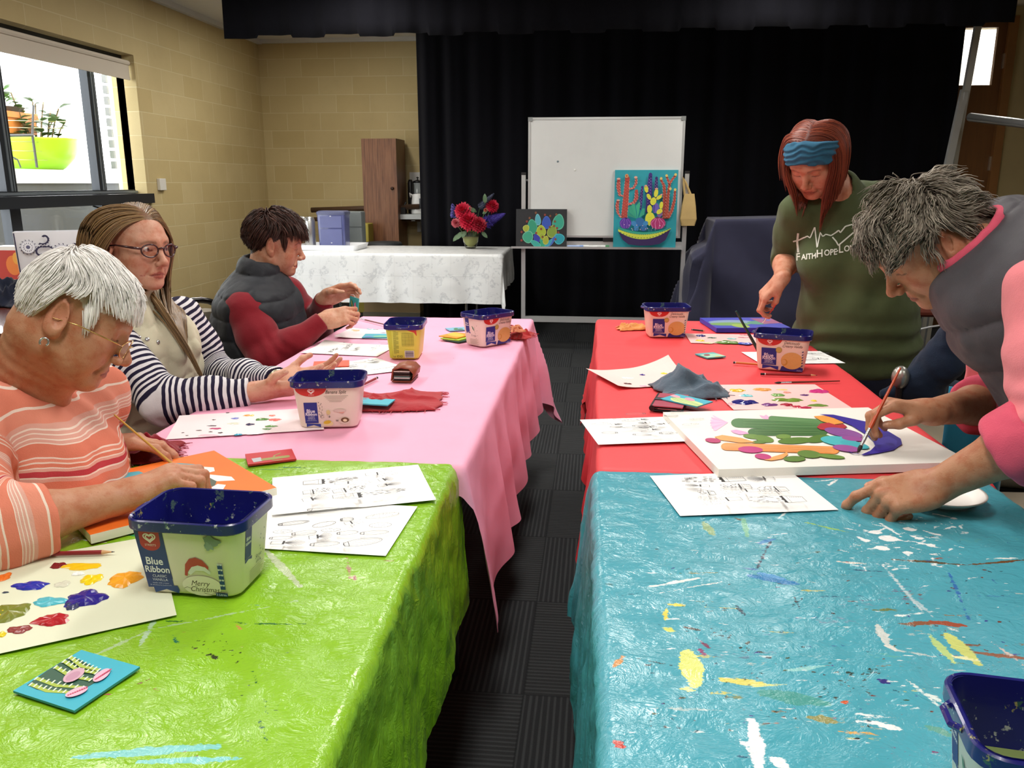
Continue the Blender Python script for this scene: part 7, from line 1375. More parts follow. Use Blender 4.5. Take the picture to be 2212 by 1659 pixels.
def glasses(root, fr, name, col, shape, r, temple=True, lens=.12, half=False, z0=-.004, y0=.096, wide=.036, metal=False):
    """spectacles in head coordinates"""
    o = empty(name, (0, 0, 0)); adopt(o, root); m = flat(col, .25, .9 if metal else 0, coat=.3); mb = MB()
    def W(p): return fr.w(p)
    for s in (-1, 1):
        ring = [W((s*wide+shape[0]*math.cos(t), y0-.010*abs(math.cos(t))*(1 if s*math.cos(t) > 0 else 0), z0+shape[1]*math.sin(t)*(1 if math.sin(t) > 0 else 1.15))) for t in np.linspace(0, 2*PI, 25)]
        mb.tube(ring, r, 6, False)
        g_ = NT('spectacle_lens'); tr = g_.n('BsdfTransparent'); gl = g_.n('BsdfGlossy', i_Roughness=.03); ms = g_.n('MixShader', i_0=lens*.6); g_.L.new(tr.outputs[0], ms.inputs[1]); g_.L.new(gl.outputs[0], ms.inputs[2]); g_.L.new(ms.outputs[0], g_.N['Material Output'].inputs[0])
        MB().poly(ring[:-1]).build('lens', g_.mat, o)
        e = W((s*(wide+shape[0]), y0-.010, z0+.004))
        if temple: mb.tube([e, W((s*.077, y0-.022, z0+.006)), W((s*.083, .02, z0+.006)), W((s*.084, -.02, z0-.001))], [r*1.5, r*1.7, r*1.1, r], 6)
    mb.tube([W((-wide+shape[0], y0, z0+.004)), W((0, y0+.005, z0+.008)), W((wide-shape[0], y0, z0+.004))], r*1.1, 6); mb.build('frame', m, o, True); return o
def lower_body(root, hip, fwd, mat, seat=.47, feet=True, shoe='2a2624'):
    """seated legs under the table"""
    fwd = nrm(np.array((fwd[0], fwd[1], 0))); lat = np.array((fwd[1], -fwd[0], 0)); hip = np.asarray(hip, float); kn = [hip+fwd*.40+lat*s*.11+np.array((0, 0, -.01)) for s in (-1, 1)]; an = [k+fwd*.03+np.array((0, 0, .09-k[2])) for k in kn]
    def fn(P):
        d = el(P, hip, (.19, .17, .13), basis((0, 0, 1), fwd))
        for k, a, s in zip(kn, an, (-1, 1)): d = smin(d, chain(P, [hip+lat*s*.09, k, a], [.090, .068, .048], .03), .05)
        return d
    A = np.array([hip-.3]+kn+an); garment(root, 'trousers', fn, A.min(0)-.15, np.array([hip+.3]+kn).max(0)+.12, .012, mat)
    for a in an: MB().box((a-lat*.045-fwd*.06)*np.array((1, 1, 0)), (a+lat*.045+fwd*.19)*np.array((1, 1, 0))+np.array((0, 0, .08)), bev=.02).build('shoe', flat(shoe, .6)).parent = None; s_ = bpy.data.objects[-1] if False else COL.objects[-1]; adopt(s_, root)
DKT = cloth_mat('dark_trousers', '23262e')
def head_hairline(front=.045, side=-.035, back=-.075, ear=True):
    """mask of the skull that carries hair, in head coordinates"""
    def keep(p):
        y, z, x = p[:, 1], p[:, 2], np.abs(p[:, 0])
        lim = np.where(y > .035, front+(.078-np.clip(y, 0, .078))*-.35, np.where(y > -.03, side+(y+.03)/.065*(front-side-.01), back+np.clip((y+.10)/.07, 0, 1)*(side-back)))
        return z > lim
    return keep
def soft(fn, w=.004):
    return lambda L: np.clip(fn(L)/w*.5+.5, 0, 1)
# ================================================================ the woman with short dark hair and a black vest
def woman_c():
    FW = nrm(V(1, .10, 0)); p = hdef(nose=1.02, full=1.12, jaw=1.04, lid=1.5, ear=1.0, back=.88)
    R = rotz(math.radians(-69))@rotx(-math.radians(13))@roty(math.radians(3)); fr = Fr(V(-1.2355, 3.126, 1.086), R)
    hip = V(-1.335, 3.10, .54); waist = V(-1.33, 3.09, .66); ch = V(-1.295, 3.08, .81); nb = V(-1.30, 3.08, .935); hd = fr.o
    sN, sF = V(-1.285, 2.935, .85), V(-1.26, 3.25, .86); eN, eF = V(-1.185, 2.85, .675), V(-1.17, 3.36, .70); wN, wF = aty(698, 692, 2.95), aty(700, 645, 3.14)
    root = person('person in a black quilted vest and maroon sleeves painting a small card', (hip[0], hip[1], 0))
    hN = Hand(wN, V(.80, .28, .16), V(-.12, .80, -.55), 1, [(.55, .95, .5), (.7, 1.0, .6), (.8, 1.1, .6), (.9, 1.1, .6)], ((.030, .048, .020), (.030, .072, .036), (.022, .090, .046)), .04)
    hF = Hand(wF, V(.90, .05, .35), V(.25, -.75, -.5), -1, [(.35, .5, .3), (.4, .6, .3), (.5, .7, .4), (.6, .8, .4)], ((.034, .045, .020), (.036, .070, .034), (.026, .094, .040)), .05)
    def body(P):
        d = near(P, hd, .19, lambda Q: head_sdf(fr.loc(Q), p)); d = smin(d, chain(P, [fr.w((0, -.03, -.045)), (nb+fr.w((0, -.03, -.06)))/2+V(0, 0, -.01), nb], [.052, .050, .062], .02), .035)
        d = smin(d, torso(P, [(ch, (.15, .10, .14), basis((0, 0, 1), FW)), (hip, (.15, .11, .14), basis((0, 0, 1), FW))]), .05)
        for s, e, w, h in ((sN, eN, wN, hN), (sF, eF, wF, hF)): d = smin(d, chain(P, [s, e, w], [.040, .038, .026], .02), .02); d = smin(d, h.sdf(P), .012)
        return d
    kp = head_hairline(.050, -.012, -.078); 
    def colr(v):
        c = face_color(fr.loc(v), p, 'c99a7f', 'b0665a', '5a4438', '3a2a24', lambda L: kp(L)*(np.abs(L[:, 0]) < .0755))
        hand_tint(c, v, hN, 'c99a7f'); hand_tint(c, v, hF, 'c99a7f'); return c
    skinpart(root, body, (-1.62, 2.72, .36), (-.78, 3.5, 1.3), .0036, colr)
    qu = basis((0, 0, 1), FW); up = nrm(nb-hip)
    def vest(P):
        Bm = basis(up, FW)
        d = torso(P, [(hip+V(0, 0, .02), (.225, .180, .20), Bm), (waist, (.222, .176, .18), Bm), (ch+V(.0, 0, -.02), (.210, .155, .17), Bm), (ch+V(-.01, 0, .055), (.205, .120, .085), Bm)], .08)
        d = smin(d, chain(P, [nb+V(-.01, 0, -.035), nb+V(.012, 0, .035)], [.085, .082], .02), .04)
        d = smax(d, -rc(P, nb+V(.01, 0, .02), nb+V(.05, 0, .16), .066, .075), .012)                    # neck opening
        for s, e in ((sN, eN), (sF, eF)): d = smax(d, -rc(P, s+V(.03, (s-ch)[1]*.62, -.055), e+(e-s)*.2, .072, .075), .03)
        t = axis_t(P, hip, nb)*np.linalg.norm(nb-hip); lx = (P-hip.astype(np.float32))@(np.cross(FW, up)).astype(np.float32); ly = (P-hip.astype(np.float32))@FW.astype(np.float32)
        q = np.abs(np.sin(t*PI/.075+.6*np.sin(lx*9)))**.45*.008+np.abs(np.sin((lx+ly)*PI/.12))**.5*.003
        return d-q+wr(P, .004, 16, 3)
    VB = cloth_mat('black_quilted_nylon', '202329', .55, .2, 700, .05); garment(root, 'vest', vest, (-1.68, 2.78, .36), (-1.05, 3.42, 1.08), .0045, VB)
    def sleeves(P, arms):
        d = None
        for s, e, w in arms:
            wd = nrm(w-e); m_ = e+(w-e)*.45
            a = chain(P, [s+(ch-s)*.28, s, (s+e)/2, e, m_, w-wd*.012], [.075, .079, .072, .062, .052, .037], .03); a = smax(a, (P-(w-wd*.004).astype(np.float32))@wd.astype(np.float32), .004)
            d = a if d is None else np.minimum(d, a)
        return d+wr(P, .0032, 11, 7)+.0025*np.sin(((P-eN.astype(np.float32))@nrm(V(1, .3, .4)).astype(np.float32))*95+6*vnoise(P, 9, 4))*np.exp(-((P-eN.astype(np.float32))**2).sum(1)/.012)
    MK = cloth_mat('maroon_knit', '7c1220', .9, .12, 420, .2)
    for a_ in ((sN, eN, wN), (sF, eF, wF)): garment(root, 'sleeve', lambda P, a_=a_: sleeves(P, (a_,)), (-1.45, 2.70, .56), (-.95, 3.5, 1.02), .0042, MK)
    def shirt(P): return smax(rc(P, nb+V(.03, 0, -.03), nb+V(.06, 0, -.10), .066, .07), -(P[:, 2]-1.2), .01)
    lower_body(root, hip-V(0, 0, .03), FW, DKT)
    # short layered hair
    noear = lambda q: kp(q) & ~((np.abs(q[:, 0]) > .05) & (((q[:, 1]+.010)/.028)**2+((q[:, 2]+.012)/.038)**2 < 1))
    roots = scalp_roots(6500, noear, 3)
    def dirs(q, t):
        x, y, z = q[:, 0], q[:, 1], q[:, 2]; top = np.clip((z-.055)/.04, 0, 1)[:, None]; bk = np.clip((-.03-y)/.05, 0, 1)[:, None]
        f = np.stack([x*2+.25, .75+0*y, -.35+0*z], 1); side = np.stack([x*2, np.where(y > .015, .35, -.45), -1+0*z], 1); back = np.stack([x*1.2, -.4+0*y, -1+0*z], 1)
        return (f*top+side*(1-top))*(1-bk)+back*bk
    low = np.clip((roots[:, 2]+.02)/.08, 0, 1); L = (.026+.040*low)*np.where((roots[:, 1] > .02) & (roots[:, 2] > .05), 1.15, 1); P = comb(roots, dirs, L*rng.uniform(.7, 1.2, len(roots)), 9, rng.uniform(.002, .026, len(roots))*(.12+.88*low), .40, .9, 4, .12, scale=70)
    P = flatten_back(trim(P, .022), .88); ph = fr.w(P.reshape(-1, 3)).reshape(P.shape); o = strands('hair', roots, ph, .0016, hair_mat('dark_brown_hair', '1f1310', '523329', .45), None); adopt(o, root)
    # card and brush held in the hands
    cc = aty(764, 668, 3.06); nrm_ = nrm(V(-.80, -.58, .12)); xx = nrm(np.cross(V(0, 0, 1), nrm_)); yy = np.cross(nrm_, xx); o = empty('painted_card', cc); tag(o, 'small teal card held up by the person in the black vest', 'card')
    Rm = np.stack([xx, yy, nrm_], 1); mb = MB().box((-.046, -.046, -.002), (.046, .046, .002), M=(Rm, np.zeros(3))); mb.build('panel', flat('2f9a9c', .55, var=.06), o)
    A = Art(lambda u, v, q: tuple(Rm@V(u, v, .002+q)), .00006, .0003); A.ell((-.012, .008), .012, .030, '2f5a3a', .5); A.line([(-.028, .03), (-.01, .01), (.004, -.02)], .004, 'c9cf6a'); A.ell((.018, .016), .011, .011, 'd96a96', wob=.3); A.ell((.012, -.024), .010, .009, 'c23a62', wob=.3); A.build('painted_design', o)
    tip = cc+nrm_*.004+xx*(-.005); b = (hN.tip(0)+hN.tip(4))/2; brush('thin dark paintbrush in the hand of the person in the black vest', b+(b-tip)*1.3, tip, BLK, .0028)
woman_c()
make_chair('beige padded chair with a black hoop frame behind the person in the black vest', -1.285, 2.99, math.radians(-104)).scale = (.96, .96, .94)
# ================================================================ the woman with long hair, glasses and a striped top
def woman_b():
    FW = nrm(V(1, -.12, 0)); p = hdef(nose=1.05, full=.98, lid=.3, mouth=.0012, jaw=1.0, chin=1.05)
    R = rotz(math.radians(-110))@rotx(-math.radians(5))@roty(math.radians(-3)); fr = Fr(V(-1.308, 2.265, 1.137), R)
    ch = V(-1.335, 2.29, .80); hip = V(-1.40, 2.30, .52); nb = fr.w((0, -.045, -.165)); nb[2] = max(nb[2], .925); hd = fr.o
    sN, sF = V(-1.325, 2.10, .885), V(-1.31, 2.48, .885); eN, eF = aty(352, 868, 2.02), V(-1.225, 2.52, .70); wN, wF = atz(560, 845, T+.035), atz(606, 822, T+.035)
    root = person('person with long brown hair, glasses, cream vest and striped sleeves holding out open hands', (hip[0], hip[1], 0))
    hN = Hand(wN, V(.93, .28, .06), V(-.05, .55, .8), 1, [(.25, .35, .2), (.3, .4, .25), (.35, .45, .3), (.4, .5, .3)], ((.042, .036, .008), (.060, .058, .016), (.066, .080, .022)), .10)
    hF = Hand(wF, V(.97, .18, .12), V(-.12, -.50, .85), -1, [(.2, .35, .2), (.2, .35, .2), (.25, .4, .2), (.3, .4, .2)], ((.044, .040, .010), (.068, .062, .014), (.082, .084, .012)), .10)
    def body(P):
        d = near(P, hd, .19, lambda Q: head_sdf(fr.loc(Q), p)); d = smin(d, chain(P, [fr.w((0, -.03, -.05)), fr.w((0, -.04, -.11)), nb], [.050, .048, .060], .02), .03)
        d = smin(d, torso(P, [(ch, (.15, .10, .14), basis((0, 0, 1), FW)), (hip, (.15, .11, .14), basis((0, 0, 1), FW))]), .05)
        for s, e, w, h in ((sN, eN, wN, hN), (sF, eF, wF, hF)): d = smin(d, chain(P, [s, e, e+(w-e)*.4, w], [.040, .038, .037, .025], .02), .02); d = smin(d, h.sdf(P), .014)
        return d
    kp0 = head_hairline(.070, .010, -.075)
    def kp(q): return kp0(q) & ((q[:, 1] < .012) | (q[:, 2] > .066+.25*np.maximum(q[:, 1]-.012, 0)))
    def colr(v):
        c = face_color(fr.loc(v), p, 'cf9d84', 'a85a50', '8a6a50', '7a5c40', lambda L: kp(L)*(np.abs(L[:, 0]) < .0755)); hand_tint(c, v, hN, 'cf9d84'); hand_tint(c, v, hF, 'cf9d84'); return c
    skinpart(root, body, (-1.6, 1.9, .36), (-.70, 2.75, 1.3), .0034, colr)
    for s in (-1, 1):
        e = MB(); c = fr.w((s*.0315, .0712, -.0005)); e.ball((0, 0, 0), .0135, 20, 14); m_ = NT('eye_white_and_iris'); po = m_.sep(m_.obj()); rr = m_.math('SQRT', m_.math('ADD', m_.math('POWER', po[0], 2.0), m_.math('POWER', po[2], 2.0)))
        m_.set(Base_Color=m_.ramp(m_.math('DIVIDE', rr, .0135), [(0, (.01, .01, .01)), (.20, (.08, .10, .10)), (.44, (.75, .72, .68))], 'CONSTANT'), Roughness=.1); o = e.build('eye', m_.mat, None, True); o.matrix_world = Matrix.LocRotScale(Vector(c), Matrix((R@rotz(.25)).tolist()).to_quaternion(), None); bpy.context.view_layer.update(); mw = o.matrix_world.copy(); o.parent = root; o.matrix_parent_inverse = Matrix.Translation(-Vector(root.location))
    up = nrm(nb-hip)
    def vest(P):
        Bm = basis(up, FW); d = torso(P, [(hip+V(.02, 0, .02), (.20, .17, .20), Bm), (ch+V(0, 0, -.03), (.19, .145, .17), Bm), (ch+V(-.01, 0, .06), (.185, .11, .075), Bm)], .08)
        d = smin(d, chain(P, [nb+V(.0, 0, -.045), nb+V(.012, 0, .020)], [.086, .080], .02), .04); d = smax(d, -rc(P, nb+V(.01, 0, .0), nb+V(.07, 0, .16), .062, .080), .010)
        for s in (sN, sF): d = smax(d, -rc(P, s+V(.01, (s-ch)[1]*.5, -.03), s+V(.02, (s-ch)[1]*.5, -.25), .072, .08), .012)
        lx = (P-hip.astype(np.float32))@(np.cross(FW, up)).astype(np.float32); t = (P-hip.astype(np.float32))@up.astype(np.float32)
        q = np.minimum(np.abs(np.sin((t+.25*lx)*PI/.085))**.5, np.abs(np.sin((lx+.1*t)*PI/.085))**.5)*.0065; ly = (P-ch.astype(np.float32))@FW.astype(np.float32); lap = None
        for sg in (-1, 1): e_ = rc(P, nb+np.cross(FW, up)*sg*.055+FW*.055+V(0, 0, .005), ch+np.cross(FW, up)*sg*.040+FW*.135+V(0, 0, .03), .030, .020); lap = e_ if lap is None else np.minimum(lap, e_)
        d = smin(d, lap, .012)+.004*np.sin(lx*75+3*vnoise(P, 7, 6)+t*10)*(ly > .02)
        return d-q+wr(P, .006, 13, 5)-.004*np.clip(1-np.abs(lx-.012)/.03, 0, 1)*((P-ch.astype(np.float32))@FW.astype(np.float32) > .05)
    VC = cloth_mat('cream_quilted_cotton', 'c2bda2', .85, .10, 600, .1, 'cdc8b0'); vo = garment(root, 'vest', vest, (-1.66, 2.0, .36), (-1.08, 2.6, 1.06), .0042, VC)
    mb = MB()
    for k, (x, y) in enumerate(((318, 733), (341, 739), (300, 729))):
        o_, r_ = _C, ray(x, y); ok, loc, n, _i = vo.ray_cast(Vector(o_)-Vector(root.location)*0, Vector(nrm(r_))) if False else (False, None, None, 0)
        bpy.context.view_layer.update(); inv = vo.matrix_world.inverted(); ok, loc, n, _i = vo.ray_cast(inv@Vector(o_), (inv.to_3x3()@Vector(r_)).normalized())
        if ok: M_ = np.array(n.to_track_quat('Z', 'Y').to_matrix()); mb.lathe([(.001, .004), (.0035, .0045), (.006, .003), (.0065, .0)], 14, np.array(vo.matrix_world@loc), (M_, 0))
    if mb.v: adopt(mb.build('press_studs', SILV, None, True), root)
    def sl(P, pairs, cuffend=.015):
        d = None
        for s, e, w in pairs:
            wd = nrm(w-e); a = chain(P, [s+(ch-s)*.25, s, (s+e)/2, e, e+(w-e)*.5, w-wd*.03], [.066, .070, .064, .058, .048, .037], .03); a = smax(a, (P-(w-wd*.025).astype(np.float32))@wd.astype(np.float32), .004); d = a if d is None else np.minimum(d, a)
        return d+wr(P, .005, 15, 9)+.003*np.sin(P@np.array((70, 25, 40), np.float32)+5*vnoise(P, 10, 4))*np.exp(-((P-eN.astype(np.float32))**2).sum(1)/.015)
    def stripes(t, u):
        q = t.math('FRACT', t.math('DIVIDE', t.math('ADD', u, t.math('MULTIPLY', t.math('SUBTRACT', t.noise(t.obj(), 18, 2), .5), .010)), .0182)); return t.mix(t.step(q, .47, .53), lin('201b34'), lin('d8d6da'))
    SM = stripe_mat('navy_white_stripes', stripes)
    for a_ in ((sN, eN, wN), (sF, eF, wF)): garment(root, 'sleeve', lambda P, a_=a_: sl(P, (a_,)), (-1.45, 1.90, .58), (-.8, 2.68, 1.0), .0040, SM, lambda v, a_=a_: arm_u(v, list(a_)))
    lower_body(root, hip-V(0, 0, .02), FW, DKT)
    # long straight hair parted near the middle, falling behind the near shoulder and in front of the far one
    roots = scalp_roots(5200, kp, 8); W_ = lambda q: fr.w(q)
    def coll(q):
        w = W_(q); wf = w.astype(np.float32); d = vest(wf); m = d < .010
        if m.any():
            e = .004; pm = wf[m]; gr = np.stack([vest(pm+np.eye(3, dtype=np.float32)[i]*e)-d[m] for i in range(3)], 1); gr /= np.linalg.norm(gr, axis=1)[:, None]+1e-6; w[m] += gr*(.010-d[m])[:, None]
        return (w-fr.o)@fr.R
    def dirs(q, t):
        x, y, z = q[:, 0], q[:, 1], q[:, 2]; top = np.clip((z-.06)/.05, 0, 1)[:, None]; s = np.sign(x-.012)
        f = np.stack([s*.9, -1.0+0*y, -.25+0*z], 1); side = np.stack([s*.10, np.where(y > -.03, np.where(x < 0, -.40, -.75), -.05)*np.clip((z+.10)/.06, 0, 1)+np.where((x < 0) & (z < -.04), .62, .05), -1+0*z], 1); return f*top+side*(1-top)
    L = np.where(roots[:, 0] > .012, .46, .50)*rng.uniform(.82, 1.05, len(roots)); P = comb(roots, dirs, L, 22, rng.uniform(.003, .016, len(roots)), .12, .15, 4, .8, (.0, .04, -1), 30, coll)
    o = strands('hair', roots, fr.w(P.reshape(-1, 3)).reshape(P.shape), .0017, hair_mat('brown_blond_hair', '4c3623', '9c7c52', .38, .5), None, taper=.35); adopt(o, root)
    glasses(root, fr, 'glasses', '3a1a1c', (.0245, .0165), .0023, lens=.12, z0=-.002, y0=.100, wide=.0345)
    # bracelet watch
    wq = wF+nrm(wF-eF)*(-.012); ax = nrm(wF-eF); u1 = nrm(np.cross(ax, (0, 0, 1))); u2 = np.cross(u1, ax); mb = MB().tube([wq+.0285*(math.cos(t)*u1+math.sin(t)*u2) for t in np.linspace(0, 2*PI, 25)], .0045, 8, False); adopt(mb.build('watch', flat('d9cfae', .25, .8), None, True), root)
woman_b()
# ================================================================ the white haired woman nearest on the left
def woman_a():
    FW = nrm(V(1, .12, 0)); p = hdef(nose=1.08, nosew=1.1, full=1.02, lid=1.3, ear=1.14, droop=.6, lipw=.9, jaw=1.02, back=.74)
    R = rotz(math.radians(-67))@rotx(-math.radians(32))@roty(math.radians(-9)); fr = Fr(V(-.950, 1.4135, 1.0736), R); hd = fr.o
    nb = V(-1.085, 1.43, .925); ch = V(-1.10, 1.42, .80); hip = V(-1.22, 1.40, .52)
    sN, sF = V(-1.06, 1.205, .875), V(-1.07, 1.62, .86); wN = atz(268, 1072, T+.055); eN = atz(-40, 1150, T+.055); wF = atz(205, 962, T+.050); eF = V(-1.20, 1.66, .74)
    root = person('person with short white hair and coral striped top painting on an orange canvas', (hip[0], hip[1], 0))
    hN = Hand(wN, V(.80, .50, .30), V(.40, .30, -.86), 1, [(.50, 1.15, .55), (.60, 1.2, .6), (.68, 1.25, .6), (.75, 1.25, .6)], ((.030, .046, .022), (.026, .066, .040), (.012, .082, .050)), .03, 1.0, 1.05)
    hF = Hand(wF, V(.93, .22, .05), V(.10, -.05, -1), -1, [(.28, .50, .3), (.30, .50, .3), (.32, .50, .3), (.36, .55, .3)], ((.040, .036, .010), (.056, .056, .020), (.060, .078, .026)), .07, 1.0, 1.05)
    def body(P):
        d = near(P, hd, .19, lambda Q: head_sdf(fr.loc(Q), p)); n0 = fr.w((0, -.035, -.045)); d = smin(d, chain(P, [n0, (n0+nb)/2+V(-.0, 0, .0), nb], [.058, .056, .070], .02), .035)
        d = smin(d, rc(P, fr.w((0, .03, -.085)), nb+V(.05, 0, -.02), .026, .034), .03)
        w = np.exp(-((P-((n0+nb)/2).astype(np.float32))**2).sum(1)/.007); d = d+w*.0016*np.sin(P@np.array((150, 40, 190), np.float32)+4*vnoise(P, 14, 2))
        d = smin(d, torso(P, [(ch, (.17, .10, .13), basis((0, 0, 1), FW)), (hip, (.15, .11, .14), basis((0, 0, 1), FW))]), .05)
        for s, e, w_, h in ((sN, eN, wN, hN), (sF, eF, wF, hF)): d = smin(d, chain(P, [s, e, e+(w_-e)*.4, w_], [.042, .040, .040, .0275], .02), .02); d = smin(d, h.sdf(P), .014)
        return d
    kp = lambda q: head_hairline(.042, -.018, -.105)(q)
    def colr(v):
        c = face_color(fr.loc(v), p, 'bd8a6c', 'a8655a', 'b89a88', 'd9cfc6', lambda L: kp(L)*(np.abs(L[:, 0]) < .0755)*(L[:, 2] > .012)*((((L[:, 1]+.012)/.036)**2+((L[:, 2]+.012)/.050)**2 > 1) | (np.abs(L[:, 0]) < .05))); hand_tint(c, v, hN, 'bd8a6c'); hand_tint(c, v, hF, 'bd8a6c'); return c
    skinpart(root, body, (-1.4, .98, .36), (-.62, 1.85, 1.25), .0031, colr)
    up = nrm(nb-hip)
    def shirt(P):
        Bm = basis(up, FW); d = torso(P, [(hip+V(.03, 0, .02), (.21, .19, .20), Bm), (ch+V(.02, 0, -.07), (.205, .165, .17), Bm), (ch+V(.0, 0, .03), (.195, .125, .09), Bm)], .08)
        d = smin(d, chain(P, [sN, nb+V(-.02, 0, -.04), sF], [.075, .075, .075], .03), .05)
        d = smax(d, -rc(P, nb+V(.01, 0, .015), nb+V(.09, 0, .12), .074, .085), .010)
        wd = nrm(wN-eN); cuff = atz(96, 1122, T+.055)
        a = chain(P, [sN, (sN+eN)/2+V(0, -.02, 0), eN, cuff], [.080, .078, .066, .060], .03); a = smax(a, (P-cuff.astype(np.float32))@wd.astype(np.float32), .004)
        wd2 = nrm(wF-eF); c2_ = eF+wd2*.07; b = chain(P, [sF, eF, c2_], [.078, .064, .058], .03); b = smax(b, (P-c2_.astype(np.float32))@wd2.astype(np.float32), .004)
        d = smin(smin(d, a, .025), b, .025); lat = np.cross(FW, up)
        return d+wr(P, .006, 11, 15)+.003*np.sin((P-ch.astype(np.float32))@lat.astype(np.float32)*60+4*vnoise(P, 6, 2))
    def cor(t, u):
        u2 = t.math('ADD', u, t.math('MULTIPLY', t.math('SUBTRACT', t.noise(t.obj(), 14, 2), .5), .008)); q = t.math('FRACT', t.math('DIVIDE', u2, .150)); C1, C2, WH, RD_, PK = lin('d98068'), lin('e08f78'), lin('ead6c8'), lin('b84048'), lin('dba596')
        st_ = [(0, C1), (.06, WH), (.08, C2), (.10, WH), (.115, C1), (.22, PK), (.26, WH), (.275, RD_), (.335, PK), (.36, WH), (.375, C1), (.41, WH), (.425, C2), (.455, WH), (.47, C1), (.60, WH), (.612, PK), (.64, WH), (.652, PK), (.68, WH), (.692, PK), (.72, WH), (.735, PK), (.78, C2), (.90, WH), (.925, C1)]
        return t.ramp(q, st_, 'CONSTANT')
    def along(v):
        t = (v-hip.astype(np.float32))@up.astype(np.float32); wd = nrm(wN-eN).astype(np.float32); onarm = (((v-eN.astype(np.float32))@wd > -.03) & (rc(v, eN, wN, .09, .09) < 0)) | (rc(v, sN+(eN-sN)*.45, eN, .10, .10) < 0)
        return np.where(onarm & (v[:, 1] < 1.26), arm_u(v, [sN, eN, wN])*1.0+.03, t)
    garment(root, 'shirt', shirt, (-1.5, .95, .36), (-.75, 1.85, 1.05), .0042, stripe_mat('coral_striped_jersey', cor), along)
    lower_body(root, hip-V(0, 0, .02), FW, DKT)
    noear = lambda q: kp(q) & ~((np.abs(q[:, 0]) > .045) & (((q[:, 1]+.012)/.030)**2+((q[:, 2]+.010)/.040)**2 < 1))
    roots = scalp_roots(9000, noear, 5)
    def dirs(q, t):
        x, y, z = q[:, 0], q[:, 1], q[:, 2]; top = np.clip((z-.045)/.05, 0, 1)[:, None]; bk = np.clip((-.045-y)/.04, 0, 1)[:, None]
        f = np.stack([x*3+.5, .95+0*y, -.42+0*z], 1); side = np.stack([x*2, np.where(y > .012, .55, -.55), -.85+0*z], 1); back = np.stack([x*1.2, -.2+0*y, -1+0*z], 1); return (f*top+side*(1-top))*(1-bk)+back*bk
    low = np.clip((roots[:, 2]+.03)/.09, 0, 1); L = .026+.036*low; P = comb(roots, dirs, L*rng.uniform(.75, 1.15, len(roots)), 10, rng.uniform(.001, .015, len(roots))*(.15+.85*low), .28, .6, 4, .10, scale=34)
    P = flatten_back(trim(P, .030, (.031, .044)), .74); o = strands('hair', roots, fr.w(P.reshape(-1, 3)).reshape(P.shape), .0014, hair_mat('white_hair', 'dcd8d4', 'fbf9f6', .55, .2), None, taper=.3); adopt(o, root)
    glasses(root, fr, 'glasses', 'c9a86a', (.0205, .0165), .0009, lens=.14, z0=-.013, y0=.108, wide=.032, metal=True)
    e0 = fr.w((.084, -.012, -.052)); mb = MB().tube([e0+R@V(.003, .0065*math.cos(t), -.006+.0075*math.sin(t)) for t in np.linspace(-.6, 4.2, 18)], .0019, 8); adopt(mb.build('earring', SILV, None, True), root)
    ax = nrm(wF-eF); wq = wF-ax*.004; u1 = nrm(np.cross(ax, (0, 0, 1))); u2 = np.cross(u1, ax); mb = MB().tube([wq+(.0305+.0012*math.cos(9*t))*(math.cos(t)*u1+math.sin(t)*u2) for t in np.linspace(0, 2*PI, 49)], .0035, 8, False); adopt(mb.build('bracelet', SILV, None, True), root)
    g0 = (hN.joint(0, 2)*.6+hN.tip(4)*.4); top = aty(247, 896, g0[1]+.10); d = nrm(g0-top); brush('thin yellow paintbrush in the hand of the white haired person', top, g0+d*.055, YEL, .0030, .10, .10)
woman_a()
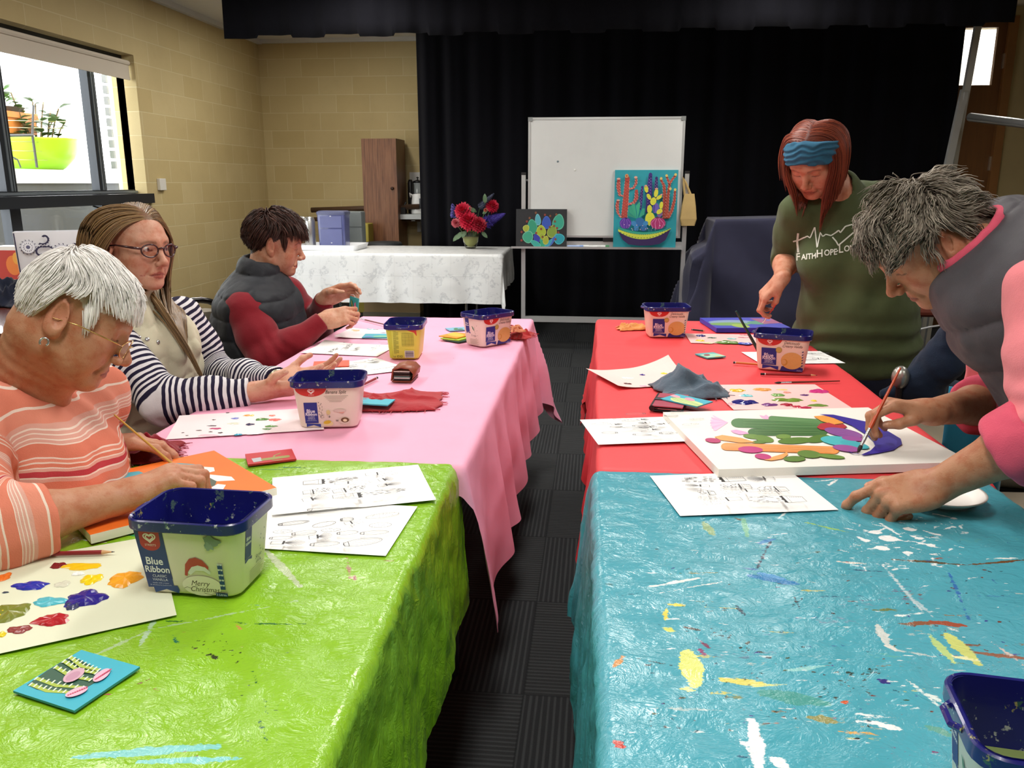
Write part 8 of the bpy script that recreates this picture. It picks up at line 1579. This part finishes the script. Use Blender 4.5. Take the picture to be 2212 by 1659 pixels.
# ================================================================ the standing woman with red hair and a green shirt
def woman_d():
    FW = nrm(V(-.36, -1, 0)); p = hdef(nose=.96, full=1.1, lid=1.6, jaw=1.02, w=1.03)
    R = rotz(math.radians(145))@rotx(-math.radians(42)); fr = Fr(V(.750, 3.058, 1.394), R); hd = fr.o
    hip = V(.985, 3.18, .74); ch = V(.935, 3.18, 1.06); nb = aty(1812, 418, 3.16); sR = aty(1726, 460, 3.16); sL = aty(1932, 428, 3.28); eR = aty(1693, 572, 3.12); wR = aty(1678, 622, 3.13)
    eR = aty(1700, 556, 3.27); eL = V(1.30, 3.42, 1.02); wL = V(1.20, 3.50, .84); wR = aty(1688, 603, 3.08)
    root = person('standing person in a green shirt with red hair and a blue headband, dipping a brush', (hip[0], hip[1], 0))
    hR = Hand(wR, V(-.66, .10, -.74), V(.62, .25, -.70), 1, [(.45, .9, .5), (.55, 1.0, .6), (.7, 1.1, .6), (.8, 1.15, .6)], ((.028, .046, .020), (.028, .068, .036), (.018, .086, .044)), .04)
    hL = Hand(wL, V(-.6, .1, -.8), V(-.9, .1, -.2), -1, [(.4, .6, .4)]*4, ((.034, .045, .016), (.040, .066, .026), (.036, .086, .032)), .05)
    def body(P):
        d = near(P, hd, .19, lambda Q: head_sdf(fr.loc(Q), p)); n0 = fr.w((0, -.035, -.05)); d = smin(d, chain(P, [n0, nb], [.054, .062], .02), .035); d = smin(d, rc(P, fr.w((0, .025, -.085)), nb+FW*.05, .03, .05), .03)
        d = smin(d, torso(P, [(ch, (.15, .10, .14), basis((0, 0, 1), FW)), (hip, (.15, .11, .14), basis((0, 0, 1), FW))]), .05)
        for s, e, w_, h in ((sR, eR, wR, hR), (sL, eL, wL, hL)): d = smin(d, chain(P, [s, e, e+(w_-e)*.35, w_], [.044, .044, .042, .026], .02), .02); d = smin(d, h.sdf(P), .013)
        return d
    kp = head_hairline(.045, .0, -.07)
    def colr(v):
        L_ = fr.loc(v); c = face_color(L_, p, 'c98f74', 'a8604f', '7a4a38', '5a2416', lambda L: kp(L)*(np.abs(L[:, 0]) < .079)); hand_tint(c, v, hR, 'c98f74'); hand_tint(c, v, hL, 'c98f74'); return c
    skinpart(root, body, (.5, 2.85, .56), (1.4, 3.5, 1.56), .0036, colr)
    Bm = basis((0, 0, 1), FW)
    def shirt(P):
        d = torso(P, [(hip+V(0, 0, -.02), (.225, .19, .20), Bm), (hip+V(0, 0, .14)+FW*.02, (.212, .19, .15), Bm), (ch+V(0, 0, .0)+FW*.015, (.20, .165, .14), Bm), (ch+V(0, 0, .09), (.185, .11, .08), Bm)], .08)
        d = smin(d, chain(P, [sR, nb+V(0, 0, -.035), sL], [.072, .075, .072], .03), .05); d = smin(d, rc(P, nb+V(0, 0, -.05), nb+V(-.01, -.01, .012), .095, .078), .03)
        for s in (-1, 1): d = smin(d, el(P, ch+FW*.125+Bm[:, 0]*s*.085+V(0, 0, -.035), (.085, .075, .080), Bm), .05)
        for s, e, w_, f_ in ((sR, eR, wR, .22), (sL, eL, wL, .3)):
            c = e+(w_-e)*f_; wd = nrm(w_-e); a = chain(P, [s, (s+e)/2, e], [.070, .067, .060], .03); a2 = smax(rc(P, e, c, .060, .057), (P-c.astype(np.float32))@wd.astype(np.float32), .004); d = smin(d, smin(a, a2, .01), .012)
        d = smax(d, -rc(P, nb+V(0, 0, .01)+FW*.03, fr.w((0, -.01, -.07)), .060, .066), .008); d = smax(d, .585-P[:, 2]+.01*np.sin(P[:, 0]*9), .006)
        z = P[:, 2]; fold = np.exp(-((z-.72)/.10)**2); lt = (P-ch.astype(np.float32))@Bm[:, 0].astype(np.float32)
        return d+wr(P, .007, 9, 25, (1, 1, .7))+.007*fold*np.sin(z*85+3.0*vnoise(P, 5, 3)+lt*6)+.004*np.sin((lt*40+z*14)+3*vnoise(P, 6, 8))*np.exp(-((z-.93)/.10)**2)
    so = garment(root, 'shirt', shirt, (.55, 2.85, .55), (1.42, 3.55, 1.36), .0045, cloth_mat('olive_green_jersey', '4a5536', .9, .12, 520, .1))
    # printed lettering laid on the shirt front
    bpy.context.view_layer.update(); inv = so.matrix_world.inverted()
    def onshirt(u, v, q):
        r_ = ray(u, v); ok, loc, n, _i = so.ray_cast(inv@Vector(_C), (inv.to_3x3()@Vector(r_)).normalized()); w = so.matrix_world@loc if ok else Vector(aty(u, v, 3.0)); return tuple(np.array(w)-nrm(r_)*.0025)
    A = Art(onshirt, 0, 0); K = 'd9dcd0'
    def ln(pts, w):
        P = np.array(pts, float); d = np.concatenate([[0], np.cumsum(np.linalg.norm(np.diff(P, axis=0), axis=1))]); t = np.linspace(0, d[-1], max(4, int(d[-1]/3))); A.line([(np.interp(q, d, P[:, 0]), np.interp(q, d, P[:, 1])) for q in t], w, K)
    ln([(1724, 504), (1722, 522), (1724, 545)], 4.5); ln([(1713, 522), (1725, 519), (1737, 513)], 3); ln([(1736, 514), (1744, 510), (1750, 514), (1760, 490), (1765, 535), (1772, 502), (1777, 511), (1784, 506), (1795, 509), (1806, 502)], 2.6)
    ln([(1806, 502), (1812, 497), (1815, 503), (1826, 489), (1840, 485), (1848, 490), (1844, 502), (1830, 514), (1811, 530), (1806, 521), (1798, 512)], 3)
    def word(txt, x, y, size, sx=1.0):
        B0 = len(A.v); A.map = lambda a, b: (x+a, y-b-.10*a-(0)); A.text(txt, (0, 0), size, K, 0, sx, bold=.35, align='LEFT'); A.map = None
    for txt, x, y, s_, sx in (('F', 1719, 556, 22, .9), ('AITH', 1731, 556, 17, .85), ('\u00b7', 1757, 552, 22, 1), ('H', 1763, 549, 23, .9), ('OPE', 1780, 547, 18, .86), ('\u00b7', 1806, 543, 22, 1), ('L', 1811, 539, 24, .9), ('OVE', 1823, 538, 18, .86)): word(txt, x, y, s_, sx)
    o = A.build('shirt_print', None); adopt(o, root)
    def pants(P):
        d = el(P, hip+V(0, 0, -.12), (.20, .16, .16), Bm)
        for s in (-1, 1): d = smin(d, chain(P, [hip+Bm[:, 0]*s*.095+V(0, 0, -.15), hip+Bm[:, 0]*s*.10+V(0, 0, -.40)+FW*.0, np.array((hip[0], hip[1], .05))+Bm[:, 0]*s*.105], [.095, .072, .058], .02), .04)
        return d
    garment(root, 'trousers', pants, (.65, 2.9, 0), (1.4, 3.45, .8), .010, cloth_mat('navy_trousers', '171a2c', .85, .15))
    for s in (-1, 1): c = np.array((hip[0], hip[1], 0))+Bm[:, 0]*s*.105; mb = MB().box((-.045, -.07, 0), (.045, .18, .075), M=(np.stack([Bm[:, 0], FW, V(0, 0, 1)], 1), c), bev=.02); adopt(mb.build('shoe', flat('1d1d22', .6)), root)
    # headband
    def band(P):
        L = fr.loc(P); L[:, 0] /= 1.03; d = el(L, SKULL_C, SKULL_R+.019); n = nrm(V(0, -.52, .85)).astype(np.float32); t = (L-np.array((0, .072, .076), np.float32))@n; t2 = t+.12*np.abs(L[:, 0]); d = smax(d, np.abs(t2-.006)-.039, .008)
        return d+.0022*np.sin(t2*330+3.0*vnoise(L, 30, 3)+L[:, 0]*30)
    bm_ = NT('blue_knit'); ob = bm_.obj(); bm_.set(Base_Color=bm_.mix(bm_.noise(bm_.mapping(ob, (1, 1, 4)), 40, 4), lin('1b4460'), lin('2f7090')), Roughness=.9, Normal=bm_.bump(bm_.noise(ob, 500, 2), .3, .001)); garment(root, 'headband', band, hd-.16, hd+.17, .0030, bm_.mat)
    roots = scalp_roots(5600, lambda q: kp(q) & ((q[:, 1] < .030) | (q[:, 2] > .10)), 9)
    def coll(q):
        w = fr.w(q); wf = w.astype(np.float32); d = shirt(wf); m = d < .012
        if m.any():
            e = .004; pm = wf[m]; gr = np.stack([shirt(pm+np.eye(3, dtype=np.float32)[i]*e)-d[m] for i in range(3)], 1); gr /= np.linalg.norm(gr, axis=1)[:, None]+1e-6; w[m] += gr*(.012-d[m])[:, None]
        return (w-fr.o)@fr.R
    gl_ = R.T@V(0, 0, -1)
    def dirs(q, t):
        x, y, z = q[:, 0], q[:, 1], q[:, 2]; top = np.clip((z-.055)/.05, 0, 1)[:, None]; s = np.sign(x+.004)
        f = np.stack([s*.8, -.35+0*y, -.3+0*z], 1); side = np.stack([s*.22, np.where(y > -.03, -.15, .12), 0*z], 1)+gl_*1.0; return f*top+side*(1-top)
    L = rng.uniform(.15, .22, len(roots))+.05*(roots[:, 0] < 0); P = comb(roots, dirs, L, 18, rng.uniform(.002, .015, len(roots))+.014*np.clip((-.02-roots[:, 1])/.05, 0, 1), .25, .2, 6, .9, gl_, 26, coll)
    o = strands('hair', roots, fr.w(P.reshape(-1, 3)).reshape(P.shape), .0018, hair_mat('auburn_hair', '4a160c', '96452c', .42, .4), None, taper=.35); adopt(o, root)
    tip = aty(1648, 697, 3.16); g0 = (hR.tip(0)+hR.tip(4))/2; top = g0+nrm(g0-tip)*.05; brush('red handled paintbrush in the hand of the standing person', top, tip, flat('b8321f', .35), .0034, .03, .26, WHTP)
woman_d()
# ================================================================ the grey haired woman bending over the white canvas
def woman_e():
    FW = nrm(V(-1, .30, 0)); p = hdef(nose=1.12, nosew=1.05, back=.85, full=.95, lid=1.3, ear=1.10, lipw=.9, chin=1.0, brow=1.2)
    R = rotz(math.radians(87))@rotx(-math.radians(46))@roty(math.radians(-5)); fr = Fr(V(.6743, 1.7836, 1.1945), R); hd = fr.o
    nb = aty(2098, 532, 1.75); nax = nrm(V(-.75, .05, .65)); ch = V(.885, 1.73, 1.10); hip = V(1.22, 1.68, .78); mid = V(1.04, 1.70, .92)
    sN, sF = aty(2282, 650, 1.50), V(.93, 1.93, 1.08); wN = atz(2022, 1050, T+.060); eN = aty(2285, 920, 1.38); wF = atz(2010, 890, T+.100); eF = aty(2150, 868, 2.00)
    root = person('person with wavy grey hair and a grey puffer vest bending over a white canvas', (hip[0], hip[1], 0))
    tipc = atz(1852, 979, TZ+.020)
    hF = Hand(wF, V(-.95, -.02, .16), V(-.32, -.15, -.92), 1, [(.62, .95, .45), (.72, 1.05, .5), (.85, 1.1, .5), (.95, 1.1, .5)], ((.028, .046, .022), (.030, .072, .036), (.018, .094, .044)), .04, 1.0, 1.08)
    hN = Hand(wN, V(-.90, -.14, -.20), V(.12, .50, -.82), -1, [(.45, .55, .3), (1.15, 1.45, .7), (1.25, 1.45, .7), (1.3, 1.45, .7)], ((.036, .044, .014), (.048, .068, .024), (.050, .092, .030)), .04, 1.02, 1.08)
    def body(P):
        d = near(P, hd, .19, lambda Q: head_sdf(fr.loc(Q), p)); n0 = fr.w((0, -.035, -.045)); d = smin(d, chain(P, [n0, nb], [.055, .064], .02), .035); d = smin(d, rc(P, fr.w((0, .03, -.085)), nb+V(-.03, 0, -.05), .024, .04), .03)
        d = smin(d, torso(P, [(ch, (.15, .10, .14), basis(nb-hip, FW)), (hip, (.15, .11, .14), basis((0, 0, 1), FW))]), .05)
        for s, e, w_, h in ((sN, eN, wN, hN), (sF, eF, wF, hF)): d = smin(d, chain(P, [s, e, e+(w_-e)*.35, w_], [.046, .044, .043, .0285], .02), .02); d = smin(d, h.sdf(P), .014)
        return d
    kp = head_hairline(.050, -.022, -.080)
    def colr(v):
        c = face_color(fr.loc(v), p, 'bd8a6a', '9a5f50', '7a6656', '6a5c50', lambda L: kp(L)*(np.abs(L[:, 0]) < .0755)); hand_tint(c, v, hN, 'b9805f', 'a85f48'); hand_tint(c, v, hF, 'b9805f', 'a85f48')
        arms = np.minimum(rc(v, eN, wN, .06, .06), rc(v, eF, wF, .06, .06)); m = np.clip(.5-arms/.02, 0, 1)[:, None]*.45; return c*(1-m)+np.array(lin('ad7656'))*m
    skinpart(root, body, (.35, 1.25, .45), (1.4, 2.2, 1.42), .0031, colr)
    up = nrm(nb-hip); Bm = basis(up, FW)
    def vest(P):
        d = torso(P, [(hip+V(0, 0, .05), (.22, .21, .20), Bm), (mid, (.225, .20, .20), Bm), (ch, (.215, .175, .16), Bm), (ch+up*.07, (.195, .125, .09), Bm)], .09)
        cl = rc(P, nb-nax*.09, nb+nax*.03, .108, .100); cl = smax(cl, (P-(nb+nax*.004).astype(np.float32))@nax.astype(np.float32), .014); d = smin(d, cl, .04); d = smax(d, -rc(P, nb-nax*.01, nb+nax*.2, .084, .095), .010)
        for s, e in ((sN, eN), (sF, eF)): d = smax(d, -rc(P, s+Bm[:, 0]*np.sign((s-ch)@Bm[:, 0])*.045-up*.035, e+(e-s)*.3+Bm[:, 0]*np.sign((s-ch)@Bm[:, 0])*.03, .080, .085), .014)
        t = (P-hip.astype(np.float32))@up.astype(np.float32); lx = (P-hip.astype(np.float32))@Bm[:, 0].astype(np.float32); q = np.abs(np.sin((t+.02*np.sin(lx*12))*PI/.105))**.45*.012
        return d-q+wr(P, .008, 10, 35)
    vo = garment(root, 'vest', vest, (.60, 1.35, .40), (1.55, 2.1, 1.36), .0045, cloth_mat('grey_quilted_nylon', '4c4a50', .6, .14, 700, .05))
    def coll_(P): d = rc(P, nb-nax*.03, nb+nax*.028, .092, .088); d = smax(d, (P-(nb+nax*.030).astype(np.float32))@nax.astype(np.float32), .012); d = smax(d, -rc(P, nb-nax*.05, nb+nax*.2, .074, .080), .006); return d+wr(P, .003, 20, 3)
    PK = cloth_mat('pink_cotton', 'e8848c', .85, .10, 520, .1); HP = cloth_mat('hot_pink_cotton', 'd9566f', .85, .12, 520, .1)
    garment(root, 'shirt_collar', coll_, nb-.2, nb+.22, .004, HP)
    def sleeves(P, arms):
        d = None
        for s, e, w_, f_ in arms:
            c = e+(w_-e)*f_; wd = nrm(w_-e); a = chain(P, [s+(ch-s)*.3, s, (s+e)/2, e, c], [.076, .080, .074, .068, .060], .03); a = smax(a, (P-c.astype(np.float32))@wd.astype(np.float32), .004); d = a if d is None else np.minimum(d, a)
        return d+wr(P, .006, 9, 45)+.003*np.sin(P@np.array((40, 25, 60), np.float32)+5*vnoise(P, 8, 4))
    for a_ in ((sN, eN, wN, .25), (sF, eF, wF, .18)): garment(root, 'sleeve', lambda P, a_=a_: sleeves(P, (a_,)), (.6, 1.2, .6), (1.3, 2.2, 1.25), .0045, PK)
    def cuffs(P, arms):
        d = None
        for e, w_, f_ in arms:
            c = e+(w_-e)*f_; wd = nrm(w_-e); a = rc(P, c-wd*.045, c+wd*.03, .076, .068); a = smax(a, np.abs((P-(c-wd*.004).astype(np.float32))@wd.astype(np.float32))-.036, .012); d = a if d is None else np.minimum(d, a)
        return d+wr(P, .005, 14, 51)
    for a_ in ((eN, wN, .30), (eF, wF, .22)): garment(root, 'cuff', lambda P, a_=a_: cuffs(P, (a_,)), (.55, 1.2, .6), (1.2, 2.15, 1.1), .004, HP)
    JN = cloth_mat('dark_blue_jeans', '1d2636', .9, .2)
    def legs(P):
        d = el(P, hip, (.17, .19, .17))
        for s_ in (-1, 1): d = smin(d, chain(P, [hip+V(.02, s_*.095, -.06), V(1.25, 1.68+s_*.10, .42), V(1.27, 1.68+s_*.11, .06)], [.095, .070, .055], .02), .05)
        return d
    garment(root, 'trousers', legs, (.95, 1.40, 0), (1.5, 1.97, .98), .010, JN)
    for s_ in (-1, 1): adopt(MB().box((1.12, 1.63+s_*.11, 0), (1.36, 1.73+s_*.11, .08), bev=.02).build('shoe', flat('2a2624', .6), None), root)
    noear = lambda q: kp(q) & ~((np.abs(q[:, 0]) > .05) & (((q[:, 1]+.014)/.026)**2+((q[:, 2]+.014)/.036)**2 < 1))
    roots = scalp_roots(7500, noear, 15)
    def dirs(q, t):
        x, y, z = q[:, 0], q[:, 1], q[:, 2]; top = np.clip((z-.03)/.06, 0, 1)[:, None]; bk = np.clip((-.04-y)/.05, 0, 1)[:, None]
        f = np.stack([x*2-.35, .85+0*y, -.30+0*z], 1); side = np.stack([x*2, np.where(y > .0, .75, -.3), -.55+0*z], 1); back = np.stack([x*1.5, -.5+0*y, -.8+0*z], 1); return (f*top+side*(1-top))*(1-bk)+back*bk
    low = np.clip((roots[:, 2]+.06)/.10, 0, 1); L = (.028+.044*low)*np.where(roots[:, 1] > .04, .68, 1); P = comb(roots, dirs, L*rng.uniform(.7, 1.35, len(roots)), 12, rng.uniform(.003, .026, len(roots))*(.25+.75*low)*np.where(roots[:, 1] > .04, .6, 1), .9, .9, 14, .05, scale=34, curl=.5)
    P = flatten_back(trim(P, .018, (.027, .038)), .85); o = strands('hair', roots, fr.w(P.reshape(-1, 3)).reshape(P.shape), .0015, hair_mat('grey_brown_hair', '5a4f44', 'aca294', .5, .3), None, taper=.25); adopt(o, root)
    g0 = (hF.tip(0)*.5+hF.tip(4)*.5); top = aty(1945, 795, g0[1]+.03); brush('orange red paintbrush in the hand of the grey haired person', top, tipc, ORH, .0042, .09, .20)
woman_e()

make_chair('beige chair in the shade behind the bent person, draped with a denim jacket', 1.22, 2.66, math.radians(80))
make_chair('beige chair beside the turquoise table at the right edge', 1.20, 2.02, math.radians(92))
def drapefn(P): d = chain(P, [aty(1915, 852, 2.60), aty(1985, 830, 2.58), aty(2040, 775, 2.55), aty(2062, 715, 2.52)], [.020, .055, .060, .035], .03); d = smin(d, rc(P, aty(2000, 855, 2.62), aty(2075, 860, 2.66), .05, .05), .04); return d+.008*fbm(P, 14, 3, 5)
v, f = surface(drapefn, (.75, 2.35, .45), (1.45, 2.9, 1.02), .006); o = mesh_obj('jacket', v, f, cloth_mat('dark_denim', '18263a', .9, .25, 300), None, True); tag(o, 'dark blue denim jacket thrown over the shaded beige chair', 'jacket')
q0, q1 = aty(2048, 850, 2.30), aty(2125, 850, 2.30); o = pleated('towel', ((q0[0], 2.30), (q1[0]+.06, 2.26)), .36, q0[2]+.02, .020, .10, 5, cloth_mat('teal_terry', '1f7f9f', .95, .12, 300, .3), 12, .006); tag(o, 'teal towel hanging behind the bent person above the chair', 'towel')
kp_ = aty(1945, 815, 2.55); o = empty('walking_stick', (kp_[0], kp_[1], 0)); tag(o, 'walking stick with a silver handle standing behind the orange brush', 'walking stick'); mb = MB().ball((0, 0, kp_[2]), (.026, .026, .036), 14, 10); mb.build('handle', flat('b9b9b2', .3, .8, bump=.6, bs=60), o, True); MB().tube([(0, 0, .0), (0, 0, kp_[2]-.03)], .010, 8).build('shaft', BLK, o)
